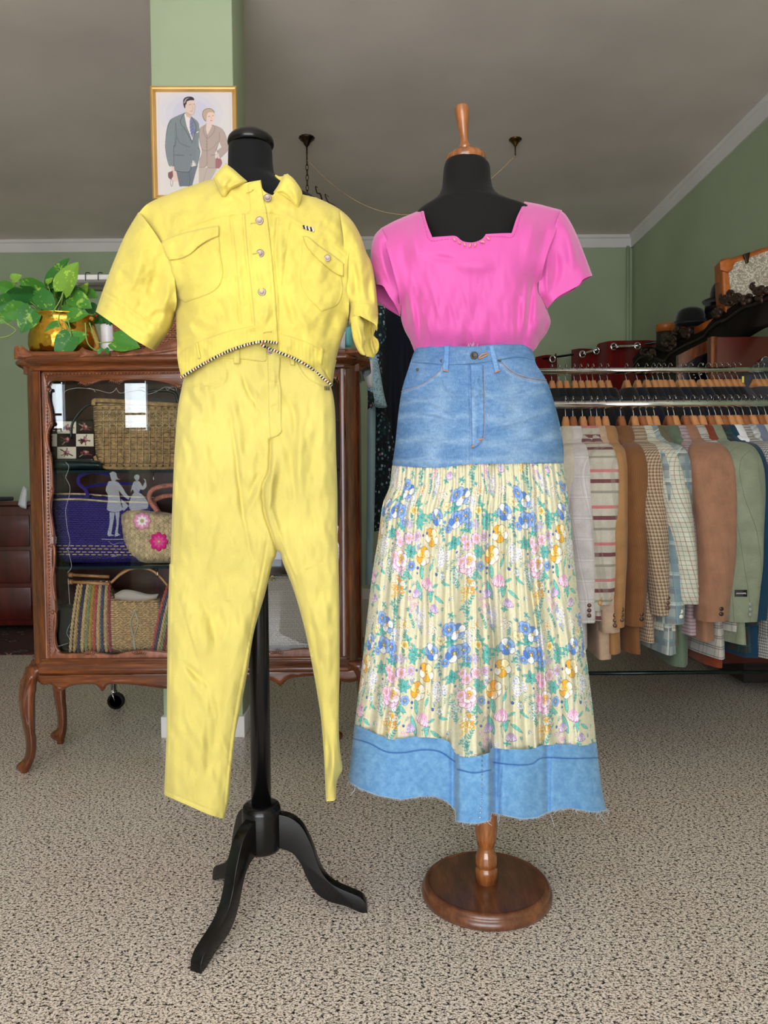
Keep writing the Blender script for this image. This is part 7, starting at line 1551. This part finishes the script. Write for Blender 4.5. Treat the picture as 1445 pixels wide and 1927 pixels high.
# ================================================================== far left: chest and rug
YCh = 5.1
xs = float(W(70, 1000, YCh)[0])
ch = thing('dark_chest', (xs - .6, YCh + .25, 0), 'dark red mahogany chest against the back wall at the left edge', 'chest')
m_dred = wood('dark_red_mahogany', (44, 10, 6), (96, 30, 20), .3, (5, 5, 1), .3)
zc_ = float(W(20, 944, YCh)[2])
boxx('body', xs - 1.3, xs, YCh, YCh + .5, .05, zc_ - .03, m_dred, ch, .005); boxx('top', xs - 1.33, xs + .02, YCh - .02, YCh + .52, zc_ - .03, zc_, m_dred, ch, .006)
for z0, z1 in ((.66, .9), (.38, .63), (.1, .35)): boxx('drawer', xs - 1.25, xs - .05, YCh - .012, YCh, z0 * zc_, min(z1, .94) * zc_, m_dred, ch, .004)
tag(boxx('folded_cloth', xs - 1.25, xs - .35, YCh + .02, YCh + .4, zc_, zc_ + .03, cloth('charcoal_cloth', (50, 54, 58)), None, .01), 'folded charcoal cloth lying on the dark chest at the left edge', 'cloth')
tag(puff('white_cloth', [(44, 914), (40, 925), (36, 940), (34, 950), (40, 955), (50, 958), (52, 920)], 5.07, .02, 4, m_wh, None, step=1.5, bl=1)[0], 'white cloth corner sticking out left of the cabinet', 'cloth')
m_rug, nt, b = nodes('oriental_rug'); v = coords(nt); vo = N(nt, 'ShaderNodeTexVoronoi', feature='F1', distance='MANHATTAN'); vo.inputs['Scale'].default_value = 9; nt.links.new(v, vo.inputs['Vector'])
nt.links.new(ramp(nt, vo.outputs['Distance'], [(.2, (70, 24, 22)), (.35, (120, 104, 92)), (.42, (40, 18, 20)), (.7, (60, 22, 22))], 'CONSTANT'), b.inputs['Base Color']); b.inputs['Roughness'].default_value = .95
tag(boxx('rug', -3.9, float(W(110, 1220, 4.5)[0]), 4.42, 6.0, 0.0, .012, m_rug), 'dark oriental rug on the floor at the left edge before the chest', 'rug')
# ================================================================== wardrobe corner on the right
m_red = cloth('dark_red_curtain', (118, 20, 18), 500, .08, .85, .3, 5)
YCu = 5.6
cu_ = thing('curtain', W(1150, 690, YCu), 'dark red eyelet curtain hanging on a thin rod in the back corner', 'curtain')
kc = lambda pts: T(3.247, 1000, 440, pts)
Ra, Rb = W(1003, 678, 6.44), W(1247, 642.5, 5.5)   # thin rod set across the corner
def cur_y(x):
    m = (Rb[1] - Ra[1]) / (Rb[0] - Ra[0]); k = (x - 722.5) / FX; return (Ra[1] - m * Ra[0]) / (1 - m * k)
def drape(pts, am, wl, ph):
    g = Grid(pts, 2.5, 3, 40); Y = cur_y(g.x) - .02 + am * np.cos((g.x - ph) / wl)
    V = W(g.x, g.y, Y); n = len(V); V = np.vstack([V, V + [0, .012, 0]]); mk('cloth', V, np.vstack([g.q, g.q[:, ::-1] + n]), m_red, cu_)
drape(kc([(246, 708), (300, 700), (390, 705), (410, 670), (480, 655), (600, 652), (700, 650), (770, 655), (775, 1300), (246, 1300)]), .05, 8.2, 1120)
drape(kc([(26, 752), (90, 740), (140, 742), (156, 775), (156, 1300), (10, 1300)]), .04, 7, 1030)
tube('rod', [Ra + (Rb - Ra) * t_ for t_ in (-(6.5 - Ra[1]) / (Ra[1] - Rb[1]), .5, (XR - Ra[0]) / (Rb[0] - Ra[0]))], .009, m_tubed, cu_, 10)
for a_, b_2 in (((300, 738), (405, 706)), ((495, 690), (655, 684))):
    p_, q_ = kc([a_, b_2]); tube('rod_loop', [W(*p_, cur_y(p_[0]) - .085), W(*q_, cur_y(q_[0]) - .085)], .010, m_tube, cu_, 10)
for x, y in ((312, 736), (398, 716), (503, 690), (648, 686), (130, 766)):
    x, y = kc([(x, y)])[0]; tube('eyelet', [W(x + 5.2 * math.cos(a), y + 6 * math.sin(a), cur_y(x) - .078) for a in np.linspace(0, 6.28, 18)], .0075, m_tube, cu_, 8)
# wardrobe seen obliquely: long side faces left
XW = 1.66
m_bw = wood('ebonised_wood', (12, 8, 6), (30, 18, 12), .55, (4, 4, 4), 0)
m_rw = wood('red_polished_wood', (58, 12, 6), (84, 24, 12), .3, (4, 4, 1), .3)
def onX(px, py, X):
    d = Fv * FX + cr * (px - 722.5) + cu * (963.5 - py); k = X / d[0]; return d * k + np.array([0, 0, CAMH])
far = onX(1196, 690, XW); ztop = float(onX(1320, 618, XW)[2])
wr = thing('wardrobe', (XW + .24, 4.2, 0), 'big dark wardrobe with carved cornice in the right corner behind the racks', 'wardrobe')
boxx('carcass', XW + .05, XR - .01, 3.52, 5.2, .04, ztop - .12, m_bw, wr, .004)
# swept cornice: wavy top line running away along the wall
pts = [(1190, 676), (1206, 655), (1225, 652), (1250, 662), (1262, 650), (1290, 636), (1322, 622), (1336, 606), (1352, 590), (1366, 584), (1385, 570), (1402, 560), (1425, 556), (1460, 540)]
top_ = np.array([onX(x, y, XW) for x, y in spl(np.array(pts, float), 4)]); low = top_ * 1.0; low[:, 2] = ztop - .16 + .05 * np.sin(np.arange(len(low)) * .35)
A = top_; Bv = np.array([onX(x, y + 30 + 34 * i / 64 + 5 * math.sin(i * .2), XW) for i, (x, y) in enumerate(spl(np.array(pts, float), 4))]); Bv[:, 1] = A[:, 1]
n = len(A); back_ = A + np.array([.10, 0, 0]); bb = Bv + np.array([.10, 0, 0])
V = np.vstack([A + [.0, 0, 0], Bv + [.02, 0, 0], back_, bb]); Fc = [(i, i + 1, n + i + 1, n + i) for i in range(n - 1)] + [(2 * n + i, i, i + 1, 2 * n + i + 1)[::1] for i in range(n - 1)] + [(n + i, n + i + 1, 3 * n + i + 1, 3 * n + i) for i in range(n - 1)] + [(2 * n + i + 1, 3 * n + i + 1, 3 * n + i, 2 * n + i)[::-1] for i in range(n - 1)]
mk('cornice', V, Fc, m_bw, wr)
tube('cornice_beading', np.array([onX(x, y + 16 + 3 * math.sin(i * .2), XW - .012) for i, (x, y) in enumerate(spl(np.array(pts, float), 4))]), .009, m_bw, wr)
m_carv = wood('carved_dark_wood', (24, 14, 9), (72, 44, 28), .5, (20, 20, 20), 0)
mb = MB(); rg = np.random.default_rng(9)
for cx_, cy_, n_, s_ in ((1262, 640, 12, 9), (1370, 566, 12, 8), (1385, 556, 8, 8), (1412, 560, 8, 8), (1432, 548, 10, 8), (1222, 664, 8, 6), (1290, 626, 8, 6), (1350, 588, 8, 5)):
    for k in range(n_):
        x, y = cx_ + rg.normal() * s_, cy_ + rg.normal() * s_ * .6; a = rg.random() * 6.28
        P = [onX(x + 5 * math.cos(a + u) * u * .7, y + 5 * math.sin(a + u) * u * .7, XW - .014 - .01 * math.sin(u)) for u in np.linspace(.2, 2.6, 8)]
        mb.add(*g_tube(P, np.linspace(.014, .005, 8), 6))
tag(mb.build('carved_scrolls', m_carv, wr), kind='stuff')
# open door turned to the camera, with key and ring
YDr = 3.45
a, c_ = W(1336, 634, YDr), W(1520, 634, YDr)
dd = boxx('door', a[0], c_[0], YDr, YDr + .03, .15, a[2], m_rw, wr, .003)
x0_, x1_ = W(1336, 700, YDr)[0], W(1347, 700, YDr)[0]
boxx('door_edge', x0_, x1_, YDr - .012, YDr, .15, a[2], m_mah, wr, .002)
x, y = 1440, 680; tube('ring_pull', [W(x + 7 * math.cos(t_), y + 8 * math.sin(t_), YDr - .02) for t_ in np.linspace(0, 6.28, 20)], .004, m_tube, dd)
tube('key', [W(1434, 672, YDr - .01), W(1434, 690, YDr - .03)], .003, metal('old_brass', (190, 160, 90), .3), dd)
# oblique glazed door frame left of it
q_ = [(1276, 668), (1336, 638), (1338, 780), (1276, 780)]
fm = slab('glazed_frame', q_[:4], 3.75, .03, m_mah, wr, .003)
slab('frame_opening', [(1284, 690), (1310, 672), (1331, 664), (1331, 780), (1284, 780)], 3.745, .012, m_blk, fm, .001)
mb = MB()
for k in range(14): mb.add(*g_lathe([(.0005, -.006), (.006, 0), (.0005, .006)], W(1290 + rg.random() * 36, 684 + rg.random() * 40, 3.74), 8))
mb.build('glass_beads', m_tube, fm)
# things on top of the wardrobe
m_tanl = wood('tan_leather_trim', (150, 74, 18), (198, 110, 40), .5, (12, 12, 12), .1)
m_par, nt, b = nodes('marbled_paper'); v = coords(nt); n1 = noise(nt, 55, 3, v, .6)
nt.links.new(ramp(nt, n1, [(.40, (150, 138, 122)), (.49, (164, 152, 136)), (.53, (236, 226, 206)), (.57, (160, 148, 132))]), b.inputs['Base Color']); b.inputs['Roughness'].default_value = .7
YSu = 3.62
su = thing('suitcase', W(1400, 570, YSu), 'old suitcase with tan trim and mottled cream panel standing on the wardrobe', 'suitcase')
so = [(1354, 492), (1358, 487), (1375, 485), (1400, 478), (1425, 470), (1470, 456), (1520, 440), (1520, 585), (1362, 592), (1357, 560)]
puff('shell', so, YSu + .09, .09, 6, m_tanl, su, step=3, Db=.09, bl=0, corner=30)
pn = [(1380, 500), (1384, 494), (1410, 485), (1450, 470), (1500, 455), (1500, 560), (1378, 580), (1374, 540), (1371, 512), (1378, 508)]
slab('panel', pn, YSu - .004, .01, m_par, su, .001)
slab('corner_patch', [(1355, 492), (1372, 487), (1380, 494), (1378, 506), (1370, 512), (1356, 508)], YSu - .010, .012, m_tanl, su, .002, sm=2)
slab('clasp', [(1399, 478), (1412, 474), (1410, 486), (1409, 494), (1404, 496), (1402, 488)], YSu - .012, .014, m_bronze, su, .002)
m_felt = cloth('black_felt', (14, 14, 15), 400, .05, .9, .2, sheen=.25)
def bowler(nm, lab, px, py, Y, w, h, brim, tilt=0, par=None):
    c = W(px, py, Y); s_ = Y / FX; w *= s_; h *= s_; brim *= s_
    o = lathe(nm, [(brim, .012), (brim * .93, .002), (w * 1.02, .0), (w, h * .2), (w * .97, h * .5), (w * .82, h * .8), (w * .5, h * .96), (.001, h)], (0, 0, 0), m_felt, None, 32, sm=4, local=True)
    o.location = tuple(c); o.rotation_euler = (0, tilt, 0)
    return tag(o, lab, 'hat')
bowler('bowler_hat', 'round black bowler hat resting on the hat box left of suitcase', 1299, 609, 4.05, 26, 30, 30)
bowler('bowler_hat', 'tall black bowler hat half hidden behind the tan suitcase', 1366, 569, 3.9, 28, 41, 42)
def drum(nm, lab, px, py, Y, w, h, mat_, rim):
    c = W(px, py, Y); s_ = Y / FX; t = thing(nm, c, lab, 'box'); w *= s_; h *= s_
    lathe('body', [(.001, 0), (w * .97, 0), (w * .97, h), (.001, h)], c, mat_, t, 36); lathe('lid', [(.001, h), (w, h - .02), (w, h + .02), (w * .96, h + .028), (.001, h + .028)], c, rim, t, 36)
m_dkl = basic('dark_leatherette', (30, 22, 18), .5, var=.3, scale=30)
drum('hat_box', 'dark round hat box with tan lid below the round bowler hat', 1296, 640, 4.25, 31, 24, m_dkl, m_tanl)
drum('drum_box', 'dark drum-shaped box with tan rim at the left end of the wardrobe', 1252, 662, 4.6, 17, 42, m_dkl, m_tanl)
drum('leather_box', 'black round leather box under the tall bowler hat', 1356, 604, 4.0, 28, 22, m_blk2, m_blk2)
tag(slab('wooden_box', [(1336, 601), (1356, 594), (1360, 612), (1336, 615)], 3.85, .2, m_tanl, None, .003), 'small tan wooden box at the foot of the suitcase', 'box')
# grey jacket hanging in front of the wardrobe door, right edge
tag(puff('grey_coat', [(1392, 720), (1400, 700), (1425, 684), (1445, 672), (1480, 668), (1500, 700), (1500, 900), (1392, 900)], 3.42, .04, 12, cloth('grey_wool', (66, 66, 70)), None, step=3, bl=2)[0], 'grey wool coat shoulder rising above the rear rail at the right edge', 'coat')
tag(mk('hanging_tag', W(np.array([1396, 1400, 1400, 1396]), np.array([708, 708, 720, 720]), 3.3), np.array([[0, 1, 2, 3]]), basic('yellow_tag', (226, 208, 90), .6)), 'tiny yellow tag on the rear rail near the right edge', 'tag')
